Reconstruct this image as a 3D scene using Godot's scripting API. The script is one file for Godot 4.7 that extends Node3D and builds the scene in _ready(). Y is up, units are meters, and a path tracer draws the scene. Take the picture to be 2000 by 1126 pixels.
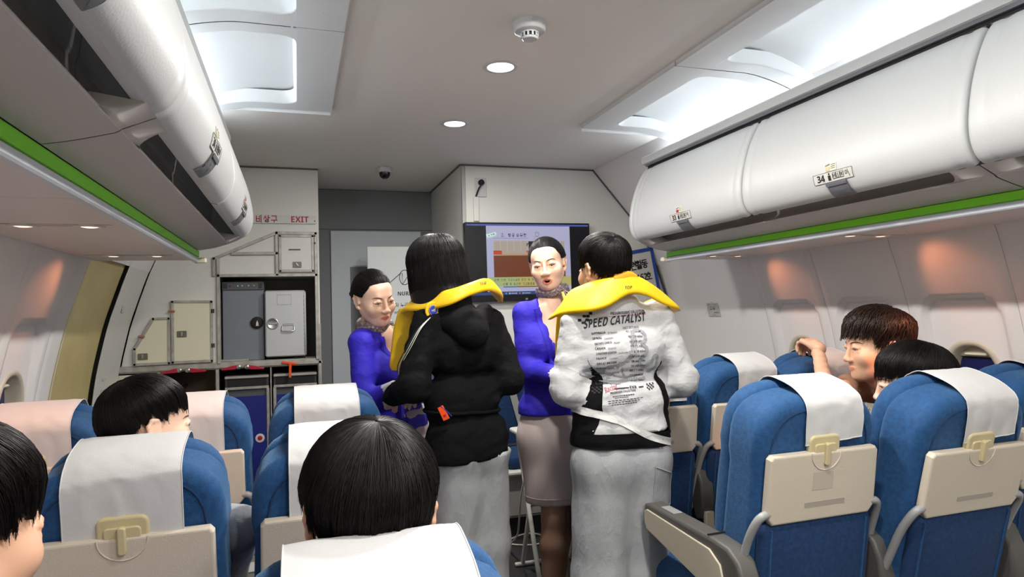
extends Node3D
# Aircraft cabin mock-up: standing crew fit life vests on two students. Units are metres, y is up, the cabin runs along -z.

const XC := 0.75          # cabin centre line
const FLOOR := 0.08
const CEIL := 2.26
const ZEND := -3.13       # forward end of bins and service panels
const ZTV := -3.92        # partition that carries the screen
const ZGAL := -4.216      # galley front
const ZBACK := -4.88      # alcove rear wall
const ZREAR := 2.4

class MB:
	var v := PackedVector3Array()
	var u := PackedVector2Array()
	var c := PackedColorArray()
	var ix := PackedInt32Array()
	var use_c := false

	func p(a: Vector3, uv := Vector2.ZERO, col := Color.WHITE) -> int:
		v.append(a); u.append(uv); c.append(col)
		return v.size() - 1

	func t(a: int, b: int, d: int) -> void:
		ix.append(a); ix.append(b); ix.append(d)

	func tri(a: Vector3, b: Vector3, d: Vector3) -> void:
		t(p(a), p(b), p(d))

	func quad(a: Vector3, b: Vector3, d: Vector3, e: Vector3) -> void:
		var i := p(a, Vector2(0, 0)); p(b, Vector2(1, 0)); p(d, Vector2(1, 1)); p(e, Vector2(0, 1))
		t(i, i + 1, i + 2); t(i, i + 2, i + 3)

	# chamfered box
	func box(o: Vector3, s: Vector3, b := Basis.IDENTITY, ch := 0.0) -> void:
		var h := s * 0.5
		var e := minf(ch, minf(h.x, minf(h.y, h.z)) * 0.9)
		var ax := [Vector3.RIGHT, Vector3.UP, Vector3.BACK]
		for k in 3:
			for sg in [-1.0, 1.0]:
				var n: Vector3 = ax[k] * sg
				var a: Vector3 = ax[(k + 1) % 3]
				var d: Vector3 = ax[(k + 2) % 3]
				var hn: float = h[k]; var ha: float = h[(k + 1) % 3] - e; var hd: float = h[(k + 2) % 3] - e
				var q := [n * hn - a * ha - d * hd, n * hn + a * ha - d * hd, n * hn + a * ha + d * hd, n * hn - a * ha + d * hd]
				if sg > 0: q.reverse()
				quad(o + b * q[0], o + b * q[1], o + b * q[2], o + b * q[3])
				if e > 0.0:
					for sa in [-1.0, 1.0]:
						# edge between face n and face a*sa (each once: only from k)
						var n2: Vector3 = a * sa
						var p1: Vector3 = n * hn + n2 * ha - d * hd
						var p2: Vector3 = n * hn + n2 * ha + d * hd
						var p3: Vector3 = n * (hn - e) + n2 * (ha + e) + d * hd
						var p4: Vector3 = n * (hn - e) + n2 * (ha + e) - d * hd
						if sg * sa > 0: quad(o + b * p1, o + b * p2, o + b * p3, o + b * p4)
						else: quad(o + b * p4, o + b * p3, o + b * p2, o + b * p1)
		if e > 0.0:
			for sx in [-1.0, 1.0]:
				for sy in [-1.0, 1.0]:
					for sz in [-1.0, 1.0]:
						var c1 := Vector3(sx * h.x, sy * (h.y - e), sz * (h.z - e))
						var c2 := Vector3(sx * (h.x - e), sy * h.y, sz * (h.z - e))
						var c3 := Vector3(sx * (h.x - e), sy * (h.y - e), sz * h.z)
						if sx * sy * sz > 0: tri(o + b * c1, o + b * c3, o + b * c2)
						else: tri(o + b * c1, o + b * c2, o + b * c3)

	# rows of points joined into a smooth sheet
	func grid(rows: Array, wrap := false, flip := false) -> int:
		var first := v.size()
		var nr := rows.size()
		var nc: int = rows[0].size()
		for r in nr:
			for k in nc:
				p(rows[r][k], Vector2(float(k) / maxf(1, nc - 1), float(r) / maxf(1, nr - 1)))
		for r in nr - 1:
			for k in (nc if wrap else nc - 1):
				var a := first + r * nc + k
				var b := first + r * nc + (k + 1) % nc
				var d := a + nc
				var e := b + nc
				if flip: t(a, b, e); t(a, e, d)
				else: t(a, e, b); t(a, d, e)
		return first

	# a flat-shaded strip: profile polyline extruded along z
	func strip(pts: Array, z0: float, z1: float, smooth := false) -> void:
		if smooth:
			var r0 := []; var r1 := []
			for q in pts:
				r0.append(Vector3(q.x, q.y, z0)); r1.append(Vector3(q.x, q.y, z1))
			grid([r0, r1])
			return
		for i in pts.size() - 1:
			var a: Vector2 = pts[i]; var b: Vector2 = pts[i + 1]
			quad(Vector3(a.x, a.y, z0), Vector3(b.x, b.y, z0), Vector3(b.x, b.y, z1), Vector3(a.x, a.y, z1))

	# extruded outline in xy, along z from 0 to d, with rounded edges and an optional crown on the +z cap
	func ext(out: PackedVector2Array, d: float, bev := 0.0, seg := 3, xf := Transform3D.IDENTITY, crown := 0.0, smooth := true) -> void:
		var o := out.duplicate()
		if Geometry2D.is_polygon_clockwise(o): o.reverse()
		var n := o.size()
		var nor := PackedVector2Array()
		for i in n:
			var e1 := (o[i] - o[(i - 1 + n) % n]).normalized()
			var e2 := (o[(i + 1) % n] - o[i]).normalized()
			var n1 := Vector2(e1.y, -e1.x); var n2 := Vector2(e2.y, -e2.x)
			nor.append((n1 + n2) / maxf(0.35, 1.0 + n1.dot(n2)))
		var rings := []
		if bev <= 0.0:
			rings = [[0.0, 0.0], [0.0, d]]
		else:
			for k in seg + 1:
				var a := PI / 2 * k / seg
				rings.append([bev * (1.0 - sin(a)), bev * (1.0 - cos(a))])
			for k in seg + 1:
				var a2 := PI / 2 * (1.0 - float(k) / seg)
				rings.append([bev * (1.0 - sin(a2)), d - bev * (1.0 - cos(a2))])
		var rows := []
		for r in rings:
			var row := []
			for i in n:
				var q: Vector2 = o[i] - nor[i] * float(r[0])
				row.append(xf * Vector3(q.x, q.y, r[1]))
			rows.append(row)
		if smooth:
			if crown != 0.0:
				var cen := Vector2.ZERO
				for q in o: cen += q
				cen /= n
				for k in range(1, 6):
					var s := 1.0 - k / 5.0
					if k == 5: s = 0.02
					var row := []
					for i in n:
						var q := cen + (o[i] - nor[i] * bev - cen) * s
						row.append(xf * Vector3(q.x, q.y, d + crown * (1.0 - s * s)))
					rows.append(row)
			grid(rows, true, true)
		else:
			for r in rows.size() - 1:
				for i in n:
					var j := (i + 1) % n
					quad(rows[r][i], rows[r][j], rows[r + 1][j], rows[r + 1][i])
		for side in 2:
			if side == 1 and crown != 0.0: continue
			var cap := PackedVector2Array()
			for i in n: cap.append(o[i] - nor[i] * bev)
			var tr := Geometry2D.triangulate_polygon(cap)
			if tr.is_empty(): continue
			var f := v.size()
			for q in cap: p(xf * Vector3(q.x, q.y, 0.0 if side == 0 else d), q)
			for k in range(0, tr.size(), 3):
				var q0 := cap[tr[k]]; var q1 := cap[tr[k + 1]]; var q2 := cap[tr[k + 2]]
				var ccw := (q1 - q0).cross(q2 - q0) > 0.0
				if ccw == (side == 1): t(f + tr[k], f + tr[k + 2], f + tr[k + 1])
				else: t(f + tr[k], f + tr[k + 1], f + tr[k + 2])

	func tube(pts: Array, rad, sides := 8, caps := true) -> void:
		var n := pts.size()
		if n < 2: return
		var rows := []
		var tan := (Vector3(pts[1]) - Vector3(pts[0])).normalized()
		var up := Vector3.UP if absf(tan.y) < 0.9 else Vector3.RIGHT
		var nx := tan.cross(up).normalized()
		for i in n:
			var a: Vector3 = pts[maxi(0, i - 1)]; var b: Vector3 = pts[mini(n - 1, i + 1)]
			tan = (b - a).normalized()
			nx = (nx - tan * nx.dot(tan)).normalized()
			var ny := tan.cross(nx)
			var r: float = rad[i] if rad is Array else rad
			var row := []
			for k in sides:
				var an := TAU * k / sides
				row.append(pts[i] + (nx * cos(an) + ny * sin(an)) * r)
			rows.append(row)
		if caps:
			rows.insert(0, _dot(rows[0], pts[0])); rows.append(_dot(rows[-1], pts[-1]))
		grid(rows, true)

	func _dot(row: Array, o: Vector3) -> Array:
		var r := []
		for q in row: r.append(o + (q - o) * 0.02)
		return r

	func lathe(prof: Array, sides := 24, xf := Transform3D.IDENTITY, sx := 1.0, sz := 1.0) -> void:
		var rows := []
		for q in prof:
			var row := []
			for k in sides:
				var a := TAU * k / sides
				row.append(xf * Vector3(cos(a) * q.x * sx, q.y, sin(a) * q.x * sz))
			rows.append(row)
		grid(rows, true)

	func ball(o: Vector3, r: Vector3, b := Basis.IDENTITY, ns := 14, nr := 9) -> void:
		var rows := []
		for i in nr:
			var th := PI * (0.003 + 0.994 * i / (nr - 1))
			var row := []
			for k in ns:
				var a := TAU * k / ns
				row.append(o + b * (Vector3(cos(a) * sin(th), cos(th), sin(a) * sin(th)) * r))
			rows.append(row)
		grid(rows, true)

	func warp(f: Callable) -> MB:
		for i in v.size(): v[i] = f.call(v[i])
		return self

	func move(xf: Transform3D) -> MB:
		for i in v.size(): v[i] = xf * v[i]
		return self

	func add(o: MB, xf := Transform3D.IDENTITY, mirror := false) -> void:
		var f := v.size()
		for i in o.v.size():
			v.append(xf * o.v[i]); u.append(o.u[i]); c.append(o.c[i])
		use_c = use_c or o.use_c
		for k in range(0, o.ix.size(), 3):
			if mirror: t(f + o.ix[k], f + o.ix[k + 2], f + o.ix[k + 1])
			else: t(f + o.ix[k], f + o.ix[k + 1], f + o.ix[k + 2])

	func mesh() -> ArrayMesh:
		var nn := PackedVector3Array()
		nn.resize(v.size())
		for k in range(0, ix.size(), 3):
			var a := ix[k]; var b := ix[k + 1]; var d := ix[k + 2]
			var m := (v[d] - v[a]).cross(v[b] - v[a])
			nn[a] += m; nn[b] += m; nn[d] += m
		for i in nn.size():
			nn[i] = nn[i].normalized() if nn[i].length_squared() > 1e-20 else Vector3.UP
		var ar := []
		ar.resize(Mesh.ARRAY_MAX)
		ar[Mesh.ARRAY_VERTEX] = v; ar[Mesh.ARRAY_NORMAL] = nn; ar[Mesh.ARRAY_TEX_UV] = u
		if use_c: ar[Mesh.ARRAY_COLOR] = c
		ar[Mesh.ARRAY_INDEX] = ix
		var am := ArrayMesh.new()
		am.add_surface_from_arrays(Mesh.PRIMITIVE_TRIANGLES, ar)
		return am

# ------------------------------------------------------------------ helpers
var M := {}
var taken := {}
var rng := RandomNumberGenerator.new()

func numbered(s: String) -> String:
	var k: int = taken.get(s, -1) + 1
	taken[s] = k
	return s if k == 0 else "%s_%03d" % [s, k]

func rgb(r: int, g: int, b: int) -> Color:
	return Color(r / 255.0, g / 255.0, b / 255.0)

func mat(key: String, col := Color.WHITE, rough := 0.5, metal := 0.0, opt := {}) -> StandardMaterial3D:
	if M.has(key): return M[key]
	var m := StandardMaterial3D.new()
	m.resource_name = key
	m.albedo_color = col
	m.roughness = rough
	m.metallic = metal
	for k in opt: m.set(k, opt[k])
	M[key] = m
	return m

func noise_tex(freq: float, a: Color, b: Color, sz := 512, oct := 4, sd := 1, normal := false, strength := 4.0, type := FastNoiseLite.TYPE_SIMPLEX_SMOOTH) -> NoiseTexture2D:
	var f := FastNoiseLite.new()
	f.noise_type = type; f.seed = sd; f.frequency = freq; f.fractal_octaves = oct
	var tx := NoiseTexture2D.new()
	tx.width = sz; tx.height = sz; tx.seamless = true; tx.noise = f
	if normal:
		tx.as_normal_map = true; tx.bump_strength = strength
	else:
		var g := Gradient.new()
		g.set_color(0, a); g.set_color(1, b)
		tx.color_ramp = g
	return tx

func part(called: String, mb: MB, m: Material, parent: Node, label := "") -> MeshInstance3D:
	var o := MeshInstance3D.new()
	o.name = called
	o.mesh = mb.mesh()
	o.material_override = m
	if label: o.set_meta("label", label)
	parent.add_child(o, true)
	return o

func part_mesh(called: String, mesh: Mesh, m: Material, parent: Node, xf := Transform3D.IDENTITY) -> MeshInstance3D:
	var o := MeshInstance3D.new()
	o.name = called; o.mesh = mesh; o.material_override = m; o.transform = xf
	parent.add_child(o, true)
	return o

func thing(called: String, label: String, category: String, at := Vector3.ZERO, group := "") -> Node3D:
	var o := Node3D.new()
	o.name = numbered(called)
	add_child(o)
	o.position = at
	o.set_meta("label", label); o.set_meta("category", category)
	if group: o.set_meta("group", group)
	return o

func solo(called: String, mb: MB, m: Material, label: String, category: String, group := "") -> MeshInstance3D:
	var o := part(numbered(called), mb, m, self, label)
	o.set_meta("category", category)
	if group: o.set_meta("group", group)
	return o

func struct(called: String, mb: MB, m: Material, label: String, category := "wall") -> MeshInstance3D:
	var o := part(numbered(called), mb, m, self, label)
	o.set_meta("kind", "structure"); o.set_meta("category", category)
	return o

func struct_node(called: String, label: String, category := "wall") -> Node3D:
	var o := thing(called, label, category)
	o.set_meta("kind", "structure")
	return o

func rr(w: float, h: float, r: float, seg := 4, o := Vector2.ZERO) -> PackedVector2Array:
	var q := PackedVector2Array()
	for k in 4:
		var cx := (w / 2 - r) * (1 if k == 0 or k == 3 else -1)
		var cy := (h / 2 - r) * (1 if k < 2 else -1)
		for i in seg + 1:
			var a := PI / 2 * (k + float(i) / seg)
			q.append(o + Vector2(cx + cos(a) * r, cy + sin(a) * r))
	return q

func circle(r: float, n := 24, o := Vector2.ZERO, ry := -1.0) -> PackedVector2Array:
	var q := PackedVector2Array()
	for i in n:
		var a := TAU * i / n
		q.append(o + Vector2(cos(a) * r, sin(a) * (r if ry < 0 else ry)))
	return q

func T(x: float, y: float, z: float, b := Basis.IDENTITY) -> Transform3D:
	return Transform3D(b, Vector3(x, y, z))

func rotx(d: float) -> Basis: return Basis(Vector3.RIGHT, deg_to_rad(d))
func roty(d: float) -> Basis: return Basis(Vector3.UP, deg_to_rad(d))
func rotz(d: float) -> Basis: return Basis(Vector3.BACK, deg_to_rad(d))

func curve(pts: Array, n: int) -> Array:     # Catmull-Rom through the points
	var out := []
	var m := pts.size()
	for i in n:
		var f := float(i) / (n - 1) * (m - 1)
		var k := mini(int(f), m - 2)
		var t := f - k
		var a = pts[maxi(0, k - 1)]; var b = pts[k]; var c = pts[k + 1]; var d = pts[mini(m - 1, k + 2)]
		out.append(0.5 * ((2.0 * b) + (c - a) * t + (2.0 * a - 5.0 * b + 4.0 * c - d) * t * t + (3.0 * b - a - 3.0 * c + d) * t * t * t))
	return out

# flat lettering as a mesh: Latin by TextMesh, Hangul from strokes
func text_mb(s: String, size: float, font := "Droid Sans", bold := false, italic := 0.0, depth := 0.0006) -> MB:
	var tm := TextMesh.new()
	var f := SystemFont.new()
	f.font_names = PackedStringArray([font])
	if bold: f.font_weight = 700
	tm.font = f
	tm.text = s; tm.font_size = 64; tm.pixel_size = size / 46.0; tm.depth = depth; tm.curve_step = 3.0
	tm.horizontal_alignment = HORIZONTAL_ALIGNMENT_CENTER
	var mb := MB.new()
	for sf in tm.get_surface_count():
		var ar := tm.surface_get_arrays(sf)
		var vs: PackedVector3Array = ar[Mesh.ARRAY_VERTEX]
		var f0 := mb.v.size()
		for q in vs: mb.p(Vector3(q.x + q.y * italic, q.y, q.z))
		if ar[Mesh.ARRAY_INDEX] != null:
			for i in ar[Mesh.ARRAY_INDEX]: mb.ix.append(f0 + i)
		else:
			for i in vs.size(): mb.ix.append(f0 + i)
	return mb

const JAMO := {
	"ㄱ": [[0, 1, 1, 1, 1, 0]], "ㄴ": [[0, 1, 0, 0, 1, 0]], "ㄷ": [[1, 1, 0, 1, 0, 0, 1, 0]],
	"ㄹ": [[0, 1, 1, 1, 1, .5, 0, .5, 0, 0, 1, 0]], "ㅁ": [[0, 1, 1, 1, 1, 0, 0, 0, 0, 1]],
	"ㅂ": [[0, 1, 0, 0, 1, 0, 1, 1], [0, .5, 1, .5]], "ㅅ": [[.5, 1, 0, 0], [.5, .7, 1, 0]],
	"ㅇ": "o", "ㅈ": [[0, 1, 1, 1], [.5, 1, 0, 0], [.5, .7, 1, 0]], "ㅎ": "h",
	"ㅣ": [[.5, 1.1, .5, -.1]], "ㅏ": [[.35, 1.1, .35, -.1], [.35, .5, 1, .5]], "ㅕ": [[.75, 1.1, .75, -.1], [.1, .68, .75, .68], [.1, .36, .75, .36]],
	"ㅗ": [[0, 0, 1, 0], [.5, 0, .5, 1]], "ㅜ": [[0, 1, 1, 1], [.5, 1, .5, 0]], "ㅡ": [[0, .5, 1, .5]],
	"ㅓ": [[.7, 1.1, .7, -.1], [.05, .5, .7, .5]],
	"ㅠ": [[0, 1, 1, 1], [.3, 1, .3, 0], [.7, 1, .7, 0]], "ㅛ": [[0, 0, 1, 0], [.3, 0, .3, 1], [.7, 0, .7, 1]],
	"ㅔ": [[.55, 1.1, .55, -.1], [0, .5, .55, .5], [.95, 1.1, .95, -.1]], "ㅐ": [[.15, 1.1, .15, -.1], [.15, .5, .8, .5], [.8, 1.1, .8, -.1]],
	"ㅊ": [[.35, 1.15, .65, 1.15], [0, .85, 1, .85], [.5, .85, 0, 0], [.5, .6, 1, 0]], "ㅍ": [[0, 1, 1, 1], [0, 0, 1, 0], [.3, 1, .3, 0], [.7, 1, .7, 0]],
}

# a Hangul syllable: [initial, vowel, final]; strokes are thin flat bars
func hangul(mb: MB, syl: Array, o: Vector2, s: float, w: float) -> void:
	var ini: String = syl[0]; var vow: String = syl[1]; var fin: String = syl[2] if syl.size() > 2 else ""
	var top := 1.0; var bot := 0.42 if fin else 0.0
	var vert := vow in ["ㅣ", "ㅏ", "ㅕ", "ㅓ", "ㅔ", "ㅐ"]
	if syl.size() > 3:      # vowel of two parts, under and beside
		_jamo(mb, ini, o, s, w, Rect2(.08, bot + .32, .48, top - bot - .32))
		_jamo(mb, vow, o, s, w, Rect2(.05, bot + .06, .55, .16))
		_jamo(mb, syl[3], o, s, w, Rect2(.66, bot, .3, top - bot))
	elif vert:
		_jamo(mb, ini, o, s, w, Rect2(.05, bot + .06, .48, top - bot - .1))
		_jamo(mb, vow, o, s, w, Rect2(.62, bot, .33, top - bot))
	else:
		var hi := .5 if fin else .42
		_jamo(mb, ini, o, s, w, Rect2(.16, bot + (top - bot) * hi, .66, (top - bot) * (1 - hi)))
		_jamo(mb, vow, o, s, w, Rect2(.04, bot + (.06 if vow == "ㅗ" else -.02), .92, (top - bot) * .3))
	if fin: _jamo(mb, fin, o, s, w, Rect2(.2, 0.0, .62, .3))

func _jamo(mb: MB, j: String, o: Vector2, s: float, w: float, r: Rect2) -> void:
	var d = JAMO[j]
	var bars := []
	if d is String:
		var ring := []
		var cy := .5 if d == "o" else .28
		var ry := .5 if d == "o" else .3
		for k in 13: ring.append_array([.5 + .42 * cos(TAU * k / 12), cy + ry * sin(TAU * k / 12)])
		bars.append(ring)
		if d == "h": bars.append_array([[0, .72, 1, .72], [.35, 1, .65, 1]])
	else:
		bars = d
	for b in bars:
		for k in range(0, b.size() - 2, 2):
			var a: Vector2 = o + Vector2(r.position.x + b[k] * r.size.x, r.position.y + b[k + 1] * r.size.y) * s
			var e: Vector2 = o + Vector2(r.position.x + b[k + 2] * r.size.x, r.position.y + b[k + 3] * r.size.y) * s
			var dir := (e - a).normalized()
			var nx := Vector2(-dir.y, dir.x) * w / 2
			a -= dir * w * .45; e += dir * w * .45
			mb.quad(Vector3(a.x + nx.x, a.y + nx.y, 0), Vector3(e.x + nx.x, e.y + nx.y, 0), Vector3(e.x - nx.x, e.y - nx.y, 0), Vector3(a.x - nx.x, a.y - nx.y, 0))

func _ready() -> void:
	rng.seed = 7
	var cam := Camera3D.new()
	cam.name = "camera"
	cam.fov = 47.16
	cam.near = 0.02
	cam.position = Vector3(0, 1.35, 0)
	cam.rotation_degrees = Vector3(1.983, -18.021, -1.571)
	add_child(cam)
	cam.current = true
	var env := Environment.new()
	env.background_mode = Environment.BG_COLOR
	env.background_color = Color(0.02, 0.02, 0.025)
	env.ambient_light_source = Environment.AMBIENT_SOURCE_DISABLED
	env.tonemap_mode = Environment.TONE_MAPPER_LINEAR
	env.tonemap_exposure = 0.80
	env.sdfgi_enabled = true; env.ssao_enabled = true; env.ssil_enabled = true
	var we := WorldEnvironment.new()
	we.environment = env
	add_child(we)
	materials()
	cove_lights()
	structure()
	bins()
	service_panels()
	ceiling_fittings()
	galley()
	front_wall_things()
	seats()
	people()

# the fluorescent coves above the bins: glowing tubes and an area light of the same length over each
func cove_lights() -> void:
	for s in [-1, 1]:
		for k in 4:
			var z := -2.55 + k * 1.25
			var t := thing("fluorescent_tube", "white fluorescent tube hidden above the overhead bins, %s side, %s" % ["window" if s < 0 else "screen", ["foremost", "second from the front", "third from the front", "rearmost"][k]], "tube light", Vector3(XC + s * 1.2, 2.10, z), "fluorescent tubes in the ceiling coves")
			var mb := MB.new()
			mb.tube([Vector3(0, 0, -0.55), Vector3(0, 0, 0.55)], 0.013, 10)
			part("tube", mb, M.tube, t)
			for e in [-1, 1]:
				var cp := MB.new()
				cp.box(Vector3(0, -0.005, e * 0.565), Vector3(0.04, 0.04, 0.03), Basis.IDENTITY, 0.004)
				part("end_cap", cp, M.cream, t)
			var l := AreaLight3D.new()
			l.name = "cove_light"
			l.area_size = Vector2(0.05, 1.1)
			l.light_energy = COVE
			l.light_color = Color(0.93, 0.97, 1.0)
			l.shadow_enabled = true
			l.area_range = 12.0
			l.position = Vector3(0, 0.02, 0)
			l.basis = Basis.looking_at(Vector3(-s * 0.25, 1, 0), Vector3.BACK)
			t.add_child(l)

const COVE := 0.48
const DOWN := 2.0
const READ := 0.13

func materials() -> void:
	var grain := noise_tex(0.25, Color.WHITE, Color.WHITE, 256, 3, 3, true, 1.2)
	var tri := {"uv1_triplanar": true, "uv1_scale": Vector3(3, 3, 3), "normal_enabled": true, "normal_texture": grain, "normal_scale": 0.25}
	mat("tube", Color.WHITE, 0.5, 0.0, {"emission_enabled": true, "emission": Color(0.95, 0.98, 1.0), "emission_energy_multiplier": 4.0})
	mat("wall_plastic", rgb(234, 230, 228), 0.45, 0.0, tri)
	mat("ceil_paint", rgb(232, 229, 224), 0.8, 0.0, tri)
	mat("cove_paint", rgb(226, 229, 230), 0.55, 0.0, tri)
	mat("bin_white", rgb(196, 198, 198), 0.42, 0.0, tri)
	mat("bin_under", rgb(196, 189, 184), 0.45, 0.0, tri)
	mat("psu", rgb(226, 214, 207), 0.42, 0.0, tri)
	mat("white_panel", rgb(216, 216, 210), 0.5, 0.0, tri)
	mat("cream", rgb(226, 221, 196), 0.5)
	mat("yellowed", rgb(208, 196, 150), 0.55, 0.0, {"uv1_triplanar": true, "uv1_scale": Vector3(0.9, 0.9, 0.9), "albedo_texture": noise_tex(0.012, rgb(232, 226, 205), rgb(255, 250, 235), 256, 3, 9)})
	mat("dark_paint", rgb(118, 122, 123), 0.6, 0.0, tri)
	mat("door_grey", rgb(196, 202, 208), 0.5, 0.0, tri)
	mat("green", rgb(124, 214, 28), 0.5)
	mat("strip_white", rgb(205, 210, 218), 0.35)
	mat("black_gap", rgb(20, 20, 22), 0.7)
	mat("latch_grey", rgb(104, 106, 112), 0.4)
	mat("print_black", rgb(24, 24, 26), 0.6)
	mat("label_white", rgb(206, 206, 198), 0.5)
	mat("alu", rgb(196, 194, 188), 0.42, 0.3, {"uv1_triplanar": true, "uv1_scale": Vector3(2, 2, 2), "albedo_texture": noise_tex(0.03, rgb(205, 202, 196), rgb(255, 255, 255), 256, 4, 21)})
	mat("steel", rgb(190, 190, 188), 0.28, 0.9)
	mat("glow_warm", rgb(255, 225, 200), 0.5, 0.0, {"emission_enabled": true, "emission": Color(1.0, 0.80, 0.66), "emission_energy_multiplier": 3.0})
	mat("glow_white", Color.WHITE, 0.5, 0.0, {"emission_enabled": true, "emission": Color(1.0, 0.97, 0.93), "emission_energy_multiplier": 4.0})
	mat("red", rgb(178, 26, 52), 0.4)
	mat("red_print", rgb(170, 24, 60), 0.55)
	mat("orange", rgb(240, 84, 28), 0.4)
	mat("navy", rgb(24, 34, 120), 0.45)
	mat("brown_in", rgb(128, 110, 96), 0.7)
	mat("grey_box", rgb(124, 131, 140), 0.42, 0.1)
	mat("grey_dark", rgb(86, 88, 92), 0.45)
	mat("box_alu", rgb(196, 199, 201), 0.42, 0.25)
	mat("carpet", rgb(74, 74, 76), 0.95, 0.0, {"uv1_triplanar": true, "uv1_scale": Vector3(5, 5, 5), "albedo_texture": noise_tex(0.35, rgb(120, 118, 116), rgb(255, 255, 255), 512, 3, 5), "normal_enabled": true, "normal_texture": noise_tex(0.4, Color.WHITE, Color.WHITE, 512, 3, 6, true, 8.0)})
	mat("night", rgb(34, 36, 88), 0.25)
	mat("frame_cream", rgb(198, 188, 170), 0.4)
	mat("screen_black", rgb(16, 17, 22), 0.12)
	mat("bezel", rgb(22, 22, 24), 0.25)
	var vn := noise_tex(0.05, rgb(150, 165, 185), rgb(255, 255, 255), 512, 5, 11)
	var vnn := noise_tex(0.3, Color.WHITE, Color.WHITE, 512, 3, 12, true, 3.0)
	mat("velvet", rgb(18, 84, 136), 0.8, 0.0, {"uv1_triplanar": true, "uv1_scale": Vector3(2.2, 2.2, 2.2), "albedo_texture": vn, "normal_enabled": true, "normal_texture": vnn, "normal_scale": 0.35, "rim_enabled": true, "rim": 0.95, "rim_tint": 0.55})
	mat("velvet_dark", rgb(16, 62, 108), 0.85, 0.0, {"uv1_triplanar": true, "uv1_scale": Vector3(2.2, 2.2, 2.2), "albedo_texture": vn, "normal_enabled": true, "normal_texture": vnn, "normal_scale": 0.35, "rim_enabled": true, "rim": 0.4, "rim_tint": 0.6})
	mat("tray", rgb(205, 194, 176), 0.5, 0.0, tri)
	mat("latch_beige", rgb(202, 188, 146), 0.45)
	mat("arm_dark", rgb(84, 82, 78), 0.5, 0.0, tri)
	mat("arm_grey", rgb(150, 150, 150), 0.4)
	mat("beige", rgb(190, 180, 160), 0.5)
	mat("linen", rgb(206, 205, 204), 0.9, 0.0, {"uv1_triplanar": true, "uv1_scale": Vector3(8, 8, 8), "normal_enabled": true, "normal_texture": noise_tex(0.5, Color.WHITE, Color.WHITE, 256, 2, 14, true, 4.0), "normal_scale": 0.4})

# ------------------------------------------------------------------ shell
const PROFILE := [Vector2(1.62, 0.0), Vector2(1.70, 0.35), Vector2(1.73, 0.7), Vector2(1.715, 1.0), Vector2(1.655, 1.31), Vector2(1.605, 1.474), Vector2(1.555, 1.62), Vector2(1.50, 1.75), Vector2(1.36, 1.968), Vector2(1.105, 2.26)]

func wall_h(y: float) -> float:
	for i in PROFILE.size() - 1:
		var b: Vector2 = PROFILE[i]; var c: Vector2 = PROFILE[i + 1]
		if y <= c.y or i == PROFILE.size() - 2:
			var a: Vector2 = PROFILE[maxi(0, i - 1)]; var d: Vector2 = PROFILE[mini(PROFILE.size() - 1, i + 2)]
			var t := (y - b.y) / (c.y - b.y)
			var m1 := (c.x - a.x) / maxf(0.01, c.y - a.y) * (c.y - b.y)
			var m2 := (d.x - b.x) / maxf(0.01, d.y - b.y) * (c.y - b.y)
			if i >= 7: return lerpf(b.x, c.x, t)
			return (2 * t * t * t - 3 * t * t + 1) * b.x + (t * t * t - 2 * t * t + t) * m1 + (3 * t * t - 2 * t * t * t) * c.x + (t * t * t - t * t) * m2
	return PROFILE[-1].x

func scallop(dz: float, y: float) -> float:      # depth of the pressed window niche
	var top := 1.362
	var w := lerpf(0.152, 0.178, clampf((top - y) / 0.5, 0, 1))
	var qx := absf(dz) - (w - 0.07); var qy := y - (top - 0.07)
	var sd := Vector2(maxf(qx, 0), maxf(qy, 0)).length() + minf(maxf(qx, qy), 0.0) - 0.07
	var e := clampf(-sd / 0.008, 0.0, 1.0)
	var d := 0.030 * clampf((y - 0.86) / 0.5, 0.0, 1.0)
	return d * e * e * (3 - 2 * e)

const WIN_Y := 1.005
const WIN_A := 0.103
const WIN_B := 0.165

func window_at(s: int, z: float, n: int, where: String) -> void:
	var w := struct_node("window_%d" % n, "oval cabin window with cream frame and dark blue night outside, %s" % where, "window")
	var h := wall_h(WIN_Y) + scallop(0, WIN_Y)
	var h2 := wall_h(WIN_Y + 0.1) + scallop(0, WIN_Y + 0.1)
	var lean := atan2(h - h2, 0.1)
	w.position = Vector3(XC + s * h, WIN_Y, z)
	# local frame: x along cabin, y up the wall, z into the cabin
	w.basis = roty(-90.0 * s) * Basis(Vector3.RIGHT, lean)
	var rings := [[1.24, -0.006], [1.22, 0.004], [1.12, 0.008], [1.0, 0.002], [0.95, -0.02], [0.90, -0.05]]
	var rows := []
	for r in rings:
		var row := []
		for k in 40:
			var a := TAU * k / 40
			var ca := cos(a); var sa := sin(a)
			row.append(Vector3(signf(ca) * pow(absf(ca), 0.85) * WIN_A * r[0], signf(sa) * pow(absf(sa), 0.85) * WIN_B * (r[0] * 0.62 + 0.38), r[1]))
		rows.append(row)
	var mb := MB.new()
	mb.grid(rows, true)
	part("window_frame", mb, M.frame_cream, w)
	mb = MB.new()
	mb.ext(circle(WIN_A, 28, Vector2.ZERO, WIN_B), 0.01, 0.0, 1, T(0, 0, -0.055))
	part("pane", mb, M.night, w)
	mb = MB.new()
	mb.box(Vector3(0, WIN_B - 0.022, -0.036), Vector3(0.16, 0.05, 0.006), Basis.IDENTITY, 0.002)
	var sh := part("window_shade", mb, M.frame_cream, w)
	mb = MB.new()
	mb.box(Vector3(0, WIN_B - 0.036, -0.027), Vector3(0.09, 0.010, 0.016), Basis.IDENTITY, 0.004)
	part("shade_handle", mb, M.cream, sh)

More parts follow.
